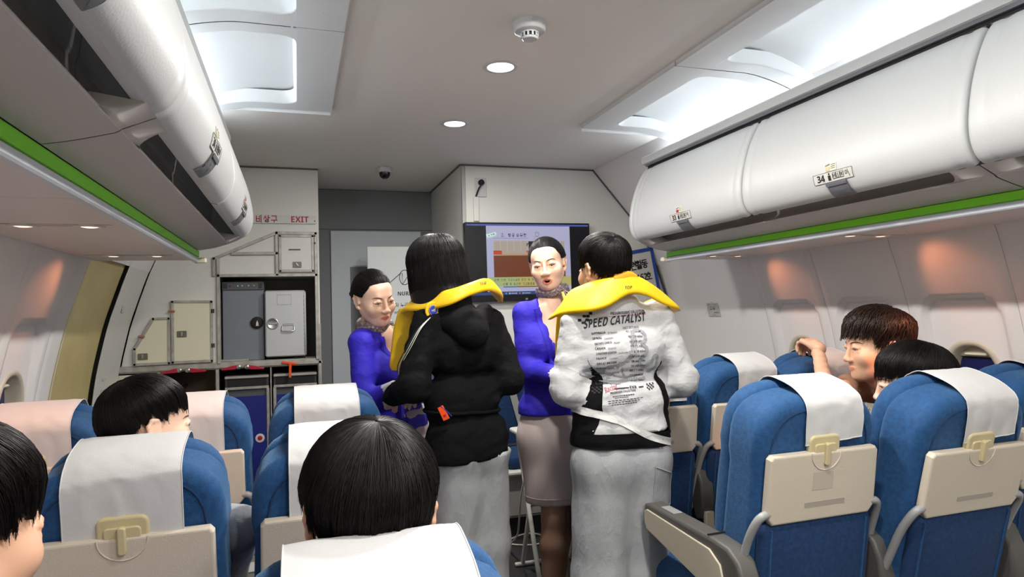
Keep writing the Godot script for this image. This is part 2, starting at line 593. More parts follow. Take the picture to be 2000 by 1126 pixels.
func wall_panel(s: int, zc: float, half: float, parent: Node3D, win: bool, fine: bool) -> void:
	var mb := MB.new()
	var nz := 38 if fine else 8
	var ys := []
	var y := FLOOR - 0.04
	while y < 1.632:
		ys.append(y)
		y += 0.0125 if (fine and y > 0.82 and y < 1.42) else 0.05
	ys.append(1.632)
	var rows := []
	for q in ys:
		var row := []
		for k in nz + 1:
			var dz := -half + 2.0 * half * k / nz
			var h := wall_h(q)
			if win: h += scallop(dz, q)
			var ed := half - absf(dz)
			if ed < 0.004: h += 0.006
			elif fine and ed > 0.028 and ed < 0.045: h -= 0.003
			row.append(Vector3(XC + s * h, q, zc + dz))
		rows.append(row)
	var nc := nz + 1
	var f := mb.v.size()
	for r in rows:
		for q in r: mb.p(q)
	for r in rows.size() - 1:
		for k in nz:
			var a := f + r * nc + k
			var m := (mb.v[a] + mb.v[a + nc + 1]) * 0.5
			if win and fine and pow(absf(m.z - zc) / (WIN_A * 1.07), 2.2) + pow(absf(m.y - WIN_Y) / (WIN_B * 1.05), 2.2) < 1.0: continue
			if s > 0: mb.t(a, a + 1, a + nc + 1); mb.t(a, a + nc + 1, a + nc)
			else: mb.t(a, a + nc + 1, a + 1); mb.t(a, a + nc, a + nc + 1)
	part("wall_panel", mb, M.wall_plastic, parent)

func outer_shell(s: int, z0: float, z1: float, y0: float, parent: Node3D, called: String, m: Material) -> void:
	var out := PackedVector2Array()
	var yy := y0
	var inner := []
	while yy < CEIL + 0.001:
		inner.append(Vector2(XC + s * wall_h(yy), yy)); yy += (CEIL - y0) / 24.0
	for q in inner: out.append(q)
	inner.reverse()
	for q in inner: out.append(q + Vector2(s * 0.05, 0.0))
	var mb := MB.new()
	mb.ext(out, z1 - z0, 0.0, 1, T(0, 0, z0))
	part(called, mb, m, parent)

func structure() -> void:
	var mb := MB.new()
	mb.box(Vector3(XC, FLOOR - 0.05, (ZREAR + ZBACK) / 2), Vector3(3.7, 0.1, ZREAR - ZBACK + 0.2))
	struct("floor", mb, M.carpet, "dark grey carpeted cabin floor", "floor")
	mb = MB.new()
	mb.box(Vector3(1.67, FLOOR + 0.0225, -1.7), Vector3(1.22, 0.045, 2.3), Basis.IDENTITY, 0.004)
	struct("trim_7", mb, M.carpet, "low carpeted plinth under the right-hand seats", "trim")
	# sidewalls
	for s in [-1, 1]:
		var w := struct_node("wall_left" if s < 0 else "wall_right", "off-white moulded cabin sidewall panels with oval windows on the %s" % ("left" if s < 0 else "right"))
		var k := 0
		var zc := -2.76
		while zc < ZREAR:
			wall_panel(s, zc, 0.2195, w, true, zc < 0.3)
			if zc < 0.3 and zc < -0.8:
				window_at(s, zc, k + 1 + (5 if s < 0 else 0), "%s from the front on the %s wall" % [["first", "second", "third", "fourth", "fifth"][k], "left" if s < 0 else "right"])
			zc += 0.44; k += 1
		wall_panel(s, (-2.98 + ZEND) / 2 if s < 0 else (-2.98 + ZTV) / 2, (-2.9805 - ZEND) / 2 if s < 0 else (-2.9805 - ZTV) / 2, w, false, false)
		# backing that closes the room behind the panels and above them
		var bk := PackedVector2Array()
		for q in PROFILE: bk.append(Vector2(XC + s * (q.x + 0.10), q.y))
		for i in range(PROFILE.size() - 1, -1, -1): bk.append(Vector2(XC + s * (PROFILE[i].x + 0.15), PROFILE[i].y))
		mb = MB.new(); mb.ext(bk, ZREAR - ZBACK, 0, 1, T(0, 0, ZBACK))
		part("wall_backing", mb, M.white_panel, w)
	# upper sidewall above the panels, forward of the bins (right) and all along behind the bins
	for s in [-1, 1]:
		var w := get_node("wall_left" if s < 0 else "wall_right")
		mb = MB.new()
		var pr := []
		for q in [1.63, 1.75, 1.86, 1.968, 2.12, 2.26]: pr.append(Vector2(XC + s * wall_h(q), q))
		mb.strip(pr, ZTV if s > 0 else ZGAL, ZREAR)
		part("wall_upper_panel", mb, M.wall_plastic, w)
	# left: yellowed door lining and white frame between sidewall and galley
	var lining := struct_node("trim_1", "yellowed cream door lining and white frame beside the galley", "trim")
	for d in [["lining_panel", -3.13, -3.75, 0.02, M.yellowed], ["lining_return", -3.128, -3.135, 0.0, M.wall_plastic], ["frame_panel", -3.75, -4.204, 0.0, M.white_panel], ["frame_edge", -3.752, -3.745, -0.004, M.white_panel], ["dark_joint", -4.204, -4.22, 0.008, M.grey_dark]]:
		mb = MB.new()
		var pr := []
		var y := FLOOR - 0.02
		while y < 2.25:
			pr.append(Vector2(XC - wall_h(y) - d[3], y)); y += 0.06
		mb.strip(pr, d[1], d[2], true)
		part(d[0], mb, d[4], lining)
	mb = MB.new()
	for y in [[1.42, -3.93, .045, .04], [1.06, -3.9, .05, .012], [0.98, -3.9, .03, .06]]:
		var h := wall_h(y[0])
		mb.box(Vector3(XC - h + 0.004, y[0], y[1]), Vector3(0.004, y[3], y[2]), rotz(-12))
	part("placard", mb, M.label_white, lining)
	# ceiling: flat centre, wider forward of the coves
	mb = MB.new()
	mb.box(Vector3(XC, CEIL + 0.03, (ZREAR - 2.97) / 2), Vector3(1.2, 0.06, ZREAR + 2.97))
	mb.box(Vector3(XC, CEIL + 0.031, (-2.968 + ZBACK) / 2 - 0.03), Vector3(2.5, 0.06, -2.968 - ZBACK + 0.06))
	struct("ceiling", mb, M.ceil_paint, "light grey painted cabin ceiling", "ceiling")
	for s in [-1, 1]: ceiling_pans(s)
	# rear wall closes the room behind the camera
	mb = MB.new(); mb.box(Vector3(XC, 1.2, ZREAR + 0.05), Vector3(3.8, 2.5, 0.1))
	struct("wall_rear", mb, M.white_panel, "plain off-white rear cabin wall")
	# screen partition: follows the fuselage on its right edge
	var out := PackedVector2Array([Vector2(0.965, FLOOR - 0.02), Vector2(0.965, CEIL)])
	for i in range(PROFILE.size() - 1, -1, -1): out.append(Vector2(XC + PROFILE[i].x + 0.04, maxf(FLOOR - 0.02, PROFILE[i].y)))
	mb = MB.new(); mb.ext(out, -ZBACK + ZTV - 0.01, 0, 1, T(0, 0, ZBACK + 0.01), 0, false)
	struct("wall_front", mb, M.white_panel, "off-white partition wall behind the screen")
	var tr := struct_node("trim_2", "grey edge trim around the screen partition", "trim")
	mb = MB.new()
	mb.box(Vector3(1.41, CEIL - 0.004, ZTV + 0.004), Vector3(0.89, 0.008, 0.01))
	var a := Vector2(1.855, 2.26); var prev := a
	for q in [Vector2(2.11, 1.968), Vector2(2.25, 1.75), Vector2(2.305, 1.62), Vector2(2.355, 1.474), Vector2(2.405, 1.31), Vector2(2.465, 1.0), Vector2(2.48, 0.7)]:
		var d: Vector2 = q - prev
		mb.box(Vector3((q.x + prev.x) / 2 - 0.004, (q.y + prev.y) / 2, ZTV + 0.004), Vector3(0.009, d.length() + 0.006, 0.01), rotz(rad_to_deg(atan2(-d.x, d.y))))
		prev = q
	mb.box(Vector3(0.962, CEIL - 0.004, (ZTV + ZBACK) / 2), Vector3(0.012, 0.008, ZTV - ZBACK))
	part("edge_strip", mb, M.grey_dark, tr)
	mb = MB.new()
	mb.box(Vector3(0.978, 1.17, ZTV + 0.003), Vector3(0.026, 2.16, 0.012), Basis.IDENTITY, 0.003)
	part("corner_strip", mb, M.steel, tr)
	# alcove rear wall with two boards
	mb = MB.new(); mb.box(Vector3(0.55, 1.1, ZBACK - 0.03), Vector3(1.0, 2.4, 0.06))
	var al := struct("wall_alcove", mb, M.dark_paint, "dark grey alcove wall between galley and screen partition")
	mb = MB.new(); mb.box(Vector3(0.55, 2.115, ZBACK + 0.006), Vector3(0.86, 0.285, 0.012), Basis.IDENTITY, 0.002)
	part("upper_board", mb, M.dark_paint, al)
	var dr := struct_node("door_1", "pale grey flush door with a dark vision panel in the alcove", "door")
	mb = MB.new(); mb.box(Vector3(0.555, 1.02, ZBACK + 0.012), Vector3(0.648, 1.88, 0.022), Basis.IDENTITY, 0.003)
	part("door_leaf", mb, M.door_grey, dr)
	mb = MB.new(); mb.box(Vector3(0.47, 1.30, ZBACK + 0.024), Vector3(0.215, 0.80, 0.006), Basis.IDENTITY, 0.002)
	part("vision_panel", mb, M.dark_paint, dr)

# side ceiling modules with lit niches
func ceiling_pans(s: int) -> void:
	var w := struct_node("ceiling_cove_%s" % ("left" if s < 0 else "right"), "white moulded ceiling panels with rounded lit niches on the %s" % ("left" if s < 0 else "right"), "ceiling")
	var bend := func(h: float) -> float: return 2.242 - (0.0 if h < 0.9 else 0.55 * pow(h - 0.9, 1.6))
	var z0 := -2.965
	for k in 6:
		var z1 := z0 + 0.858
		var mb := MB.new()
		var a := z0 + 0.003; var b := z1 - 0.003
		var oa := z0 + 0.085; var ob := z1 - 0.075    # niche edges
		# inner strip
		mb.box(Vector3(XC + s * 0.668, 2.2445, (a + b) / 2), Vector3(0.144, 0.005, b - a))
		mb.box(Vector3(XC + s * 0.598, 2.252, (a + b) / 2), Vector3(0.004, 0.02, b - a))
		# ribs with the rounded corner of the niche
		for e in 2:
			var r0 := []; var r1 := []; var r2 := []; var sk := []
			for i in 22:
				var h := 0.74 + 0.52 * pow(i / 21.0, 1.5)
				var r := 0.055
				var f := 0.0
				if h - 0.74 < r: f = r - sqrt(r * r - pow(r - (h - 0.74), 2))
				var ze: float = (oa + f) if e == 0 else (ob - f)
				var yb: float = bend.call(h)
				r0.append(Vector3(XC + s * h, yb, a if e == 0 else b))
				r1.append(Vector3(XC + s * h, yb, lerpf(a if e == 0 else b, ze, 0.9)))
				r2.append(Vector3(XC + s * h, yb + 0.004, ze))
				sk.append(Vector3(XC + s * (h + 0.01), yb + 0.05, ze + (0.012 if e == 0 else -0.012)))
			mb.grid([r0, r1, r2, sk], false, (s > 0) == (e == 0))
		# skirt of the inner edge
		mb.grid([[Vector3(XC + s * 0.74, 2.242, oa + 0.05), Vector3(XC + s * 0.74, 2.242, ob - 0.05)], [Vector3(XC + s * 0.742, 2.246, oa + 0.05), Vector3(XC + s * 0.742, 2.246, ob - 0.05)], [Vector3(XC + s * 0.752, 2.30, oa + 0.05), Vector3(XC + s * 0.752, 2.30, ob - 0.05)]])
		part("ceiling_panel", mb, M.cove_paint, w)
		# the bright pan above the niche
		mb = MB.new()
		var rows := []
		for i in 20:
			var h := 0.70 + 0.72 * i / 19.0
			var y := 2.30 - (0.0 if h < 0.85 else 0.62 * pow(h - 0.85, 1.7))
			rows.append([Vector3(XC + s * h, y, a), Vector3(XC + s * h, y, b)])
		mb.grid(rows, false, s > 0)
		part("niche_pan", mb, M.cove_paint, w)
		z0 = z1
	var e := MB.new()      # closes the cove's forward end
	e.quad(Vector3(XC + s * 0.6, 2.23, -2.967), Vector3(XC + s * 1.45, 2.23, -2.967), Vector3(XC + s * 1.45, 2.4, -2.967), Vector3(XC + s * 0.6, 2.4, -2.967))
	e.box(Vector3(XC + s * 0.76, 2.252, -2.9655), Vector3(0.33, 0.024, 0.004))
	e.box(Vector3(XC + s * 1.0, 2.40, (ZREAR - 2.97) / 2), Vector3(1.0, 0.02, ZREAR + 2.97))
	part("cove_closure", e, M.cove_paint, w)

# ------------------------------------------------------------------ overhead bins
const DOORP := [Vector2(1.035, 2.088), Vector2(1.012, 2.06), Vector2(0.977, 1.995), Vector2(0.948, 1.915), Vector2(0.932, 1.84), Vector2(0.929, 1.785), Vector2(0.938, 1.745), Vector2(0.956, 1.717), Vector2(0.979, 1.703)]

func bin_point(f: float) -> Vector2:
	var q: Array = curve(DOORP, 33)
	var i := clampf(f, 0, 1) * 32.0
	var k := mini(int(i), 31)
	return q[k].lerp(q[k + 1], i - k)

func bin_door(s: int, z0: float, z1: float, parent: Node3D) -> Node3D:
	var pr: Array = curve(DOORP, 30)
	var zs := [[z0 + .003, .028], [z0 + .004, .012], [z0 + .008, .005], [z0 + .016, .001], [z0 + .035, .001], [z0 + .045, 0.0035], [z0 + .055, .0035], [z0 + .075, 0.0]]
	var all := zs.duplicate()
	all.append([(z0 + z1) / 2, 0.0])
	for i in range(zs.size() - 1, -1, -1): all.append([z0 + z1 - zs[i][0], zs[i][1]])
	var rows := []
	for q in all:
		var row := []
		for i in pr.size():
			var t: Vector2 = (pr[mini(i + 1, pr.size() - 1)] - pr[maxi(0, i - 1)]).normalized()
			var n := Vector2(-t.y, t.x)       # outward from the cabin centre
			if n.x < 0: n = -n
			var c: Vector2 = pr[i] + n * float(q[1])
			row.append(Vector3(XC + s * c.x, c.y, q[0]))
		rows.append(row)
	var mb := MB.new()
	mb.grid(rows, false, s < 0)
	# turned lower edge and top edge
	var lo: Vector2 = pr[-1]; var hi: Vector2 = pr[0]
	mb.strip([Vector2(XC + s * lo.x, lo.y), Vector2(XC + s * (lo.x + .02), lo.y + .004), Vector2(XC + s * (lo.x + .03), lo.y + .03)], z0 + .005, z1 - .005)
	mb.strip([Vector2(XC + s * hi.x, hi.y), Vector2(XC + s * (hi.x + .02), hi.y)], z0 + .005, z1 - .005)
	return part("door", mb, M.bin_white, parent)

# a flat piece bent onto the door: local x along the cabin, y up the door, measured from the profile
func on_door(mb: MB, s: int, zc: float, f0: float, lift: float, dir := 1.0) -> MB:
	var pts: Array = curve(DOORP, 60)
	var len := [0.0]
	for i in range(1, 60): len.append(len[-1] + pts[i].distance_to(pts[i - 1]))
	var base: float = f0 * len[-1]
	return split_long(mb, 0.012).warp(func(p: Vector3) -> Vector3:
		var l := clampf(base - p.y, 0.0, len[-1])
		var k := 0
		while k < 58 and len[k + 1] < l: k += 1
		var t: float = (l - len[k]) / (len[k + 1] - len[k])
		var a: Vector2 = pts[k]; var b: Vector2 = pts[k + 1]
		var q := a.lerp(b, t)
		var tn := (b - a).normalized()
		var n := Vector2(-tn.y, tn.x)
		if n.x > 0: n = -n
		q += n * (lift + p.z)
		return Vector3(XC + s * q.x, q.y, zc + p.x * dir))

func bin_label(s: int, zc: float, num: String, seats: Array, door: Node3D) -> void:
	var dir := float(s)          # text runs the right way round on either side
	var mb := MB.new()
	mb.ext(rr(0.165, 0.034, 0.003), 0.001, 0)
	var pl := part("row_label", on_door(mb, s, zc, 0.81, 0.0008, dir), M.label_white, door)
	mb = MB.new()
	var tx := text_mb(num, 0.022, "Droid Sans", true)
	mb.add(tx, T(-0.05, -0.000, 0.0015))
	mb.ext(circle(0.0035, 8), 0.0006, 0, 1, T(-0.013, 0.010, 0.001)); mb.ext(rr(0.011, 0.017, 0.002, 2), 0.0006, 0, 1, T(-0.013, -0.003, 0.001))
	for i in seats.size():
		mb.add(text_mb(seats[i], 0.012, "Droid Sans"), T(0.008 + i * 0.016, 0.0015, 0.0015))
		for e in [-1, 1]: mb.ext(rr(0.0012, 0.016, 0.0003, 1), 0.0005, 0, 1, T(0.008 + i * 0.016 + e * 0.007, 0.002, 0.001))
	mb.ext(rr(0.046, 0.002, 0.0005, 1), 0.0005, 0, 1, T(0.024, -0.008, 0.001)); mb.ext(rr(0.046, 0.001, 0.0003, 1), 0.0005, 0, 1, T(0.024, 0.0115, 0.001))
	mb.add(text_mb("D", 0.012, "Droid Sans"), T(0.058, 0.003, 0.0015))
	mb.ext(rr(0.0012, 0.026, 0.0003, 1), 0.0005, 0, 1, T(0.0665, 0.0, 0.001, rotz(15)))
	for e in [-1, 1]:
		mb.ext(rr(0.165, 0.0009, 0.0002, 1), 0.0005, 0, 1, T(0, e * 0.0166, 0.001)); mb.ext(rr(0.0009, 0.034, 0.0002, 1), 0.0005, 0, 1, T(e * 0.0822, 0, 0.001))
	part("print", on_door(mb, s, zc, 0.81, 0.0012, dir), M.print_black, pl)
	mb = MB.new()
	mb.ext(rr(0.05, 0.026, 0.001, 1), 0.0008, 0, 1, T(0, 0, 0))
	var stk := part("sticker", on_door(mb, s, zc + dir * -0.005, 0.735, 0.0008, dir), M.cream, door)
	mb = MB.new()
	for i in 3: mb.ext(rr(0.018, 0.0016, 0.0003, 1), 0.0006, 0, 1, T(0.012, 0.007 - i * 0.006, 0.001))
	for i in 2: mb.ext(rr(0.02, 0.0014, 0.0003, 1), 0.0006, 0, 1, T(-0.011, 0.009 - i * 0.003, 0.001, rotz(10)))
	part("print", on_door(mb, s, zc + dir * -0.005, 0.735, 0.0012, dir), M.grey_dark, stk)
	mb = MB.new()
	mb.ext(rr(0.02, 0.012, 0.001, 1), 0.0006, 0, 1, T(-0.011, -0.005, 0.001))
	part("red_mark", on_door(mb, s, zc + dir * -0.005, 0.735, 0.0012, dir), M.red_print if num == "33" else M.latch_beige, stk)
	mb = MB.new()
	mb.ext(rr(0.085, 0.062, 0.003), 0.004, 0.0015, 2)
	var ha := part("latch", on_door(mb, s, zc + dir * 0.01, 0.925, 0.001, dir), M.latch_grey, door)
	mb = MB.new()
	mb.ext(rr(0.085, 0.011, 0.002), 0.003, 0.001, 2, T(0, 0.025, 0.0045))
	part("latch_lip", on_door(mb, s, zc + dir * 0.01, 0.925, 0.001, dir), M.latch_grey, ha)

func bins() -> void:
	var nums := ["33", "34", "35", "36", "37", "38"]
	for s in [-1, 1]:
		var seats := ["A", "B", "C"] if s < 0 else ["H", "J", "K"]
		if s < 0: seats.reverse()
		var zs := [-3.10, -2.20, -1.27, -0.34, 0.59, 1.5, 2.39]
		for unit in 2:
			var z0: float = zs[unit * 2]; var zm: float = zs[unit * 2 + 1]; var z1: float = zs[unit * 2 + 2]
			var t := thing("overhead_bin", ["white overhead bin nearest the galley on the left, seen from below", "large white overhead bin cut off by the top left corner", "white overhead bin on the right with row labels 33 and 34", "white overhead bin cut off by the right edge of the photo"][unit + (2 if s > 0 else 0)], "overhead bin", Vector3.ZERO, "overhead bins")
			# lower shell with the finger slot
			var pr := []
			for q in [Vector2(1.15, 1.648), Vector2(1.12, 1.653), Vector2(1.09, 1.660), Vector2(1.06, 1.668), Vector2(1.042, 1.673), Vector2(1.034, 1.677), Vector2(1.032, 1.681), Vector2(1.036, 1.684), Vector2(1.05, 1.684), Vector2(1.075, 1.690), Vector2(1.095, 1.71), Vector2(1.10, 1.74), Vector2(1.10, 1.80)]:
				pr.append(Vector2(XC + s * q.x, q.y))
			var mb := MB.new()
			mb.strip(pr.slice(0, 6), z0 + .002, z1 - .002, true)
			mb.strip(pr.slice(5), z0 + .002, z1 - .002, true)
			for e in 2:      # solid ends of the slot
				var zz := z0 + .002 if e == 0 else z1 - .002
				var rows := []
				for i in 9:
					var f := i / 8.0
					var g := 0.085 + 0.05 * (1.0 - sqrt(1.0 - pow(1.0 - f, 2)))
					var q := Vector2(1.033, 1.679).lerp(Vector2(0.977, 1.7035), f)
					rows.append([Vector3(XC + s * q.x, q.y, zz), Vector3(XC + s * q.x, q.y, zz + (g if e == 0 else -g)), Vector3(XC + s * (q.x + .08), q.y + .012, zz + (g if e == 0 else -g))])
				mb.grid(rows, false, (s > 0) == (e == 0))
			part("shell", mb, M.bin_under, t)
			var body := MB.new()
			body.ext(PackedVector2Array([Vector2(XC + s * 1.095, 1.80), Vector2(XC + s * 1.06, 2.07), Vector2(XC + s * 1.42, 2.05), Vector2(XC + s * 1.52, 1.66), Vector2(XC + s * 1.16, 1.655)]), z1 - z0 - .006, 0, 1, T(0, 0, z0 + .003), 0, false)
			part("body", body, M.bin_white, t)
			for d in 2:
				var a: float = z0 if d == 0 else zm
				var b: float = zm if d == 0 else z1
				var door := bin_door(s, a, b, t)
				if a < 0.5: bin_label(s, ((a + b) / 2 + (0.015 if d == 0 else 0.01)), nums[unit * 2 + d], seats, door)
			if unit == 0:       # rounded forward end cap
				var out := PackedVector2Array()
				for q in curve(DOORP, 24): out.append(Vector2(XC + s * (q.x + 0.002), q.y))
				for q in [Vector2(1.0, 1.692), Vector2(1.034, 1.678), Vector2(1.09, 1.66), Vector2(1.15, 1.65), Vector2(1.3, 1.66), Vector2(1.3, 2.05), Vector2(1.06, 2.10)]: out.append(Vector2(XC + s * q.x, q.y))
				var cap := MB.new()
				cap.ext(out, 0.034, 0.012, 4, T(0, 0, z0 - 0.034))
				part("end_cap", cap, M.bin_white, t)
		# valance above the doors, with the dark groove under it
		var v := struct_node("trim_%d" % (3 if s < 0 else 4), "white valance strip with dark groove above the %s overhead bins" % ("left" if s < 0 else "right"), "trim")
		var mb := MB.new()
		mb.ext(PackedVector2Array([Vector2(XC + s * 1.022, 2.118), Vector2(XC + s * 1.018, 2.150), Vector2(XC + s * 1.024, 2.156), Vector2(XC + s * 1.034, 2.154), Vector2(XC + s * 1.045, 2.11)]), ZREAR - ZEND, 0, 1, T(0, 0, ZEND), 0, false)
		part("valance", mb, M.bin_white, v)
		mb = MB.new()
		mb.box(Vector3(XC + s * 1.041, 2.109, (ZREAR + ZEND) / 2 + .01), Vector3(0.02, 0.012, ZREAR - ZEND - .02))
		part("groove_face", mb, M.latch_grey, v)
		mb = MB.new()
		mb.box(Vector3(XC + s * 1.055, 2.093, (ZREAR + ZEND) / 2 + .01), Vector3(0.02, 0.022, ZREAR - ZEND - .02))
		part("groove", mb, M.black_gap, v)
		# green and white strips under the bins
		var g := struct_node("trim_%d" % (5 if s < 0 else 6), "bright green strip over a white rail under the %s overhead bins" % ("left" if s < 0 else "right"), "trim")
		mb = MB.new()
		mb.box(Vector3(XC + s * 1.158, 1.634, (ZREAR + ZEND) / 2), Vector3(0.014, 0.027, ZREAR - ZEND), Basis.IDENTITY, 0.002)
		part("green_strip", mb, M.green, g)
		mb = MB.new()
		mb.box(Vector3(XC + s * 1.164, 1.609, (ZREAR + ZEND) / 2), Vector3(0.02, 0.022, ZREAR - ZEND), Basis.IDENTITY, 0.004)
		part("rail", mb, M.strip_white, g)
		mb = MB.new()
		mb.box(Vector3(XC + s * 1.148, 1.607, ZEND - 0.004), Vector3(0.05, 0.024, 0.03), Basis.IDENTITY, 0.005)
		part("end_stop", mb, M.cream, g)

func service_panels() -> void:
	for s in [-1, 1]:
		var zs := [-3.12, -2.44, -1.56, -0.68, 0.2, 1.08, 2.4]
		for k in 5:
			var z0: float = zs[k]; var z1: float = zs[k + 1]
			var lz: float = -2.88 + k * 0.88
			var t := thing("reading_lights", "beige light unit with two warm reading lights under the %s bins, %s from the front" % ["left" if s < 0 else "right", ["first", "second", "third", "fourth", "fifth", "sixth"][k]], "reading light", Vector3(XC + s * 1.36, 1.606, (z0 + z1) / 2), "passenger service panels")
			var mb := MB.new()
			mb.box(Vector3(0, 0.006, 0), Vector3(0.375, 0.012, z1 - z0 - 0.004), Basis.IDENTITY, 0.003)
			part("panel", mb, M.psu, t)
			if k > 4: continue
			mb = MB.new()
			mb.box(Vector3(0.0, 0.0, lz - (z0 + z1) / 2 + 0.0), Vector3(0.10, 0.001, 0.004)); mb.box(Vector3(0.0, 0.0, lz - (z0 + z1) / 2 + 0.03), Vector3(0.30, 0.0012, 0.003))
			part("slot", mb, M.grey_dark, t)
			for e in [-1, 1]:
				var x: float = (1.345 + e * 0.075 - 1.36) * s
				var zl := lz - (z0 + z1) / 2
				var ring := MB.new()
				ring.lathe([Vector2(0.036, 0.002), Vector2(0.036, -0.003), Vector2(0.027, -0.005), Vector2(0.022, -0.002)], 24, T(x, 0, zl))
				var r := part("reading_light", ring, M.psu, t)
				var lens := MB.new()
				lens.lathe([Vector2(0.0005, -0.0045), Vector2(0.014, -0.004), Vector2(0.022, -0.002)], 20, T(x, 0, zl))
				part("lens", lens, M.glow_warm, r)
				if k < 5:
					var l := SpotLight3D.new()
					l.name = "reading_lamp"
					l.position = Vector3(x, -0.012, zl)
					l.spot_angle = 34.0; l.spot_angle_attenuation = 0.9; l.spot_range = 8.0; l.spot_attenuation = 2.0
					l.light_energy = READ * (1.0 if e < 0 or s * e > 9 else 0.55); l.light_size = 0.02
					l.light_color = Color(1.0, 0.60, 0.40)
					l.shadow_enabled = true
					# outer lamps are turned to the wall, inner ones to the seats
					var lamp_at := Vector3(XC + s * 1.36 + x, 1.594, lz)
					var aim := lamp_at + Vector3(s * 0.16, -0.13, 0.12)
					if e < 0: aim = Vector3(lamp_at.x - s * 0.06, 1.1, lz + 0.1)
					if k == 1 and s > 0 and e < 0: aim = Vector3(2.0, 1.1, -2.1)
					if k == 2 and s > 0 and e < 0:
						aim = Vector3(1.86, 1.13, -1.72); l.light_energy = READ * 17.0; l.spot_angle = 14.0
					if k == 1 and s < 0: l.light_energy = READ * 2.2
					if k == 1 and s < 0: aim = Vector3(-0.30, 1.0, -2.2) if e < 0 else Vector3(-0.80, 1.05, -2.2)
					l.basis = Basis.looking_at((aim - lamp_at).normalized(), Vector3.BACK)
					t.add_child(l)

func ceiling_fittings() -> void:
	var zs := [-3.071, -2.315, -1.56, -0.80, -0.04, 0.72, 1.48]
	for k in zs.size():
		var t := thing("downlight", "round white recessed ceiling downlight, %s from the front" % ["first", "second", "third", "fourth", "fifth", "sixth", "seventh"][k], "ceiling light", Vector3(0.732, CEIL, zs[k]), "ceiling downlights")
		var mb := MB.new()
		mb.lathe([Vector2(0.066, 0.001), Vector2(0.066, -0.003), Vector2(0.056, -0.006), Vector2(0.05, -0.003)], 32)
		part("trim_ring", mb, M.bin_white, t)
		mb = MB.new()
		mb.lathe([Vector2(0.0005, -0.004), Vector2(0.03, -0.004), Vector2(0.051, -0.003)], 32)
		part("diffuser", mb, M.glow_white, t)
		var l := AreaLight3D.new()
		l.name = "downlight_lamp"
		l.position = Vector3(0, -0.012, 0)
		l.area_size = Vector2(0.09, 0.09); l.area_range = 12.0
		l.light_energy = DOWN
		l.light_color = Color(1.0, 0.985, 0.965)
		l.shadow_enabled = true
		l.basis = Basis.looking_at(Vector3.DOWN, Vector3.BACK)
		t.add_child(l)
	var t := thing("smoke_detector", "round white smoke detector on the ceiling above the downlights", "smoke detector", Vector3(0.712, CEIL, -1.936))
	var mb := MB.new()
	mb.lathe([Vector2(0.052, 0.0), Vector2(0.052, -0.014), Vector2(0.0505, -0.015), Vector2(0.052, -0.016), Vector2(0.050, -0.027), Vector2(0.045, -0.031), Vector2(0.024, -0.033)], 36)
	part("base", mb, M.bin_white, t)
	mb = MB.new()
	mb.lathe([Vector2(0.029, -0.032), Vector2(0.029, -0.036), Vector2(0.028, -0.036)], 32)
	mb.lathe([Vector2(0.026, -0.047), Vector2(0.0245, -0.052), Vector2(0.021, -0.054), Vector2(0.0003, -0.054)], 32)
	for k in 12: mb.box(Vector3(cos(TAU * k / 12) * 0.0268, -0.041, sin(TAU * k / 12) * 0.0268), Vector3(0.003, 0.013, 0.006), roty(-30.0 * k))
	part("sensor_cage", mb, M.bin_white, t)
	mb = MB.new(); mb.lathe([Vector2(0.023, -0.033), Vector2(0.023, -0.05)], 24)
	part("sensor_core", mb, M.black_gap, t)
	t = thing("dome_camera", "small black and white dome camera on the ceiling by the alcove", "camera", Vector3(0.527, CEIL, -4.11))
	mb = MB.new(); mb.lathe([Vector2(0.045, 0), Vector2(0.045, -0.02), Vector2(0.04, -0.028), Vector2(0.033, -0.03)], 28)
	part("housing", mb, M.bin_white, t)
	mb = MB.new(); mb.lathe([Vector2(0.034, -0.028), Vector2(0.033, -0.045), Vector2(0.026, -0.058), Vector2(0.014, -0.066), Vector2(0.0005, -0.068)], 24)
	part("dome", mb, M.screen_black, t)

# ------------------------------------------------------------------ galley and front wall
func gb(mb: MB, x0: float, x1: float, y0: float, y1: float, z: float, d: float, ch := 0.003) -> void:
	mb.box(Vector3((x0 + x1) / 2, (y0 + y1) / 2, z), Vector3(x1 - x0, y1 - y0, d), Basis.IDENTITY, ch)

func bar(mb: MB, a: Vector2, b: Vector2, w: float, z: float, d: float) -> void:
	var e := b - a
	mb.box(Vector3((a.x + b.x) / 2, (a.y + b.y) / 2, z), Vector3(e.length() + w * 0.9, w, d), rotz(rad_to_deg(e.angle())), 0.002)

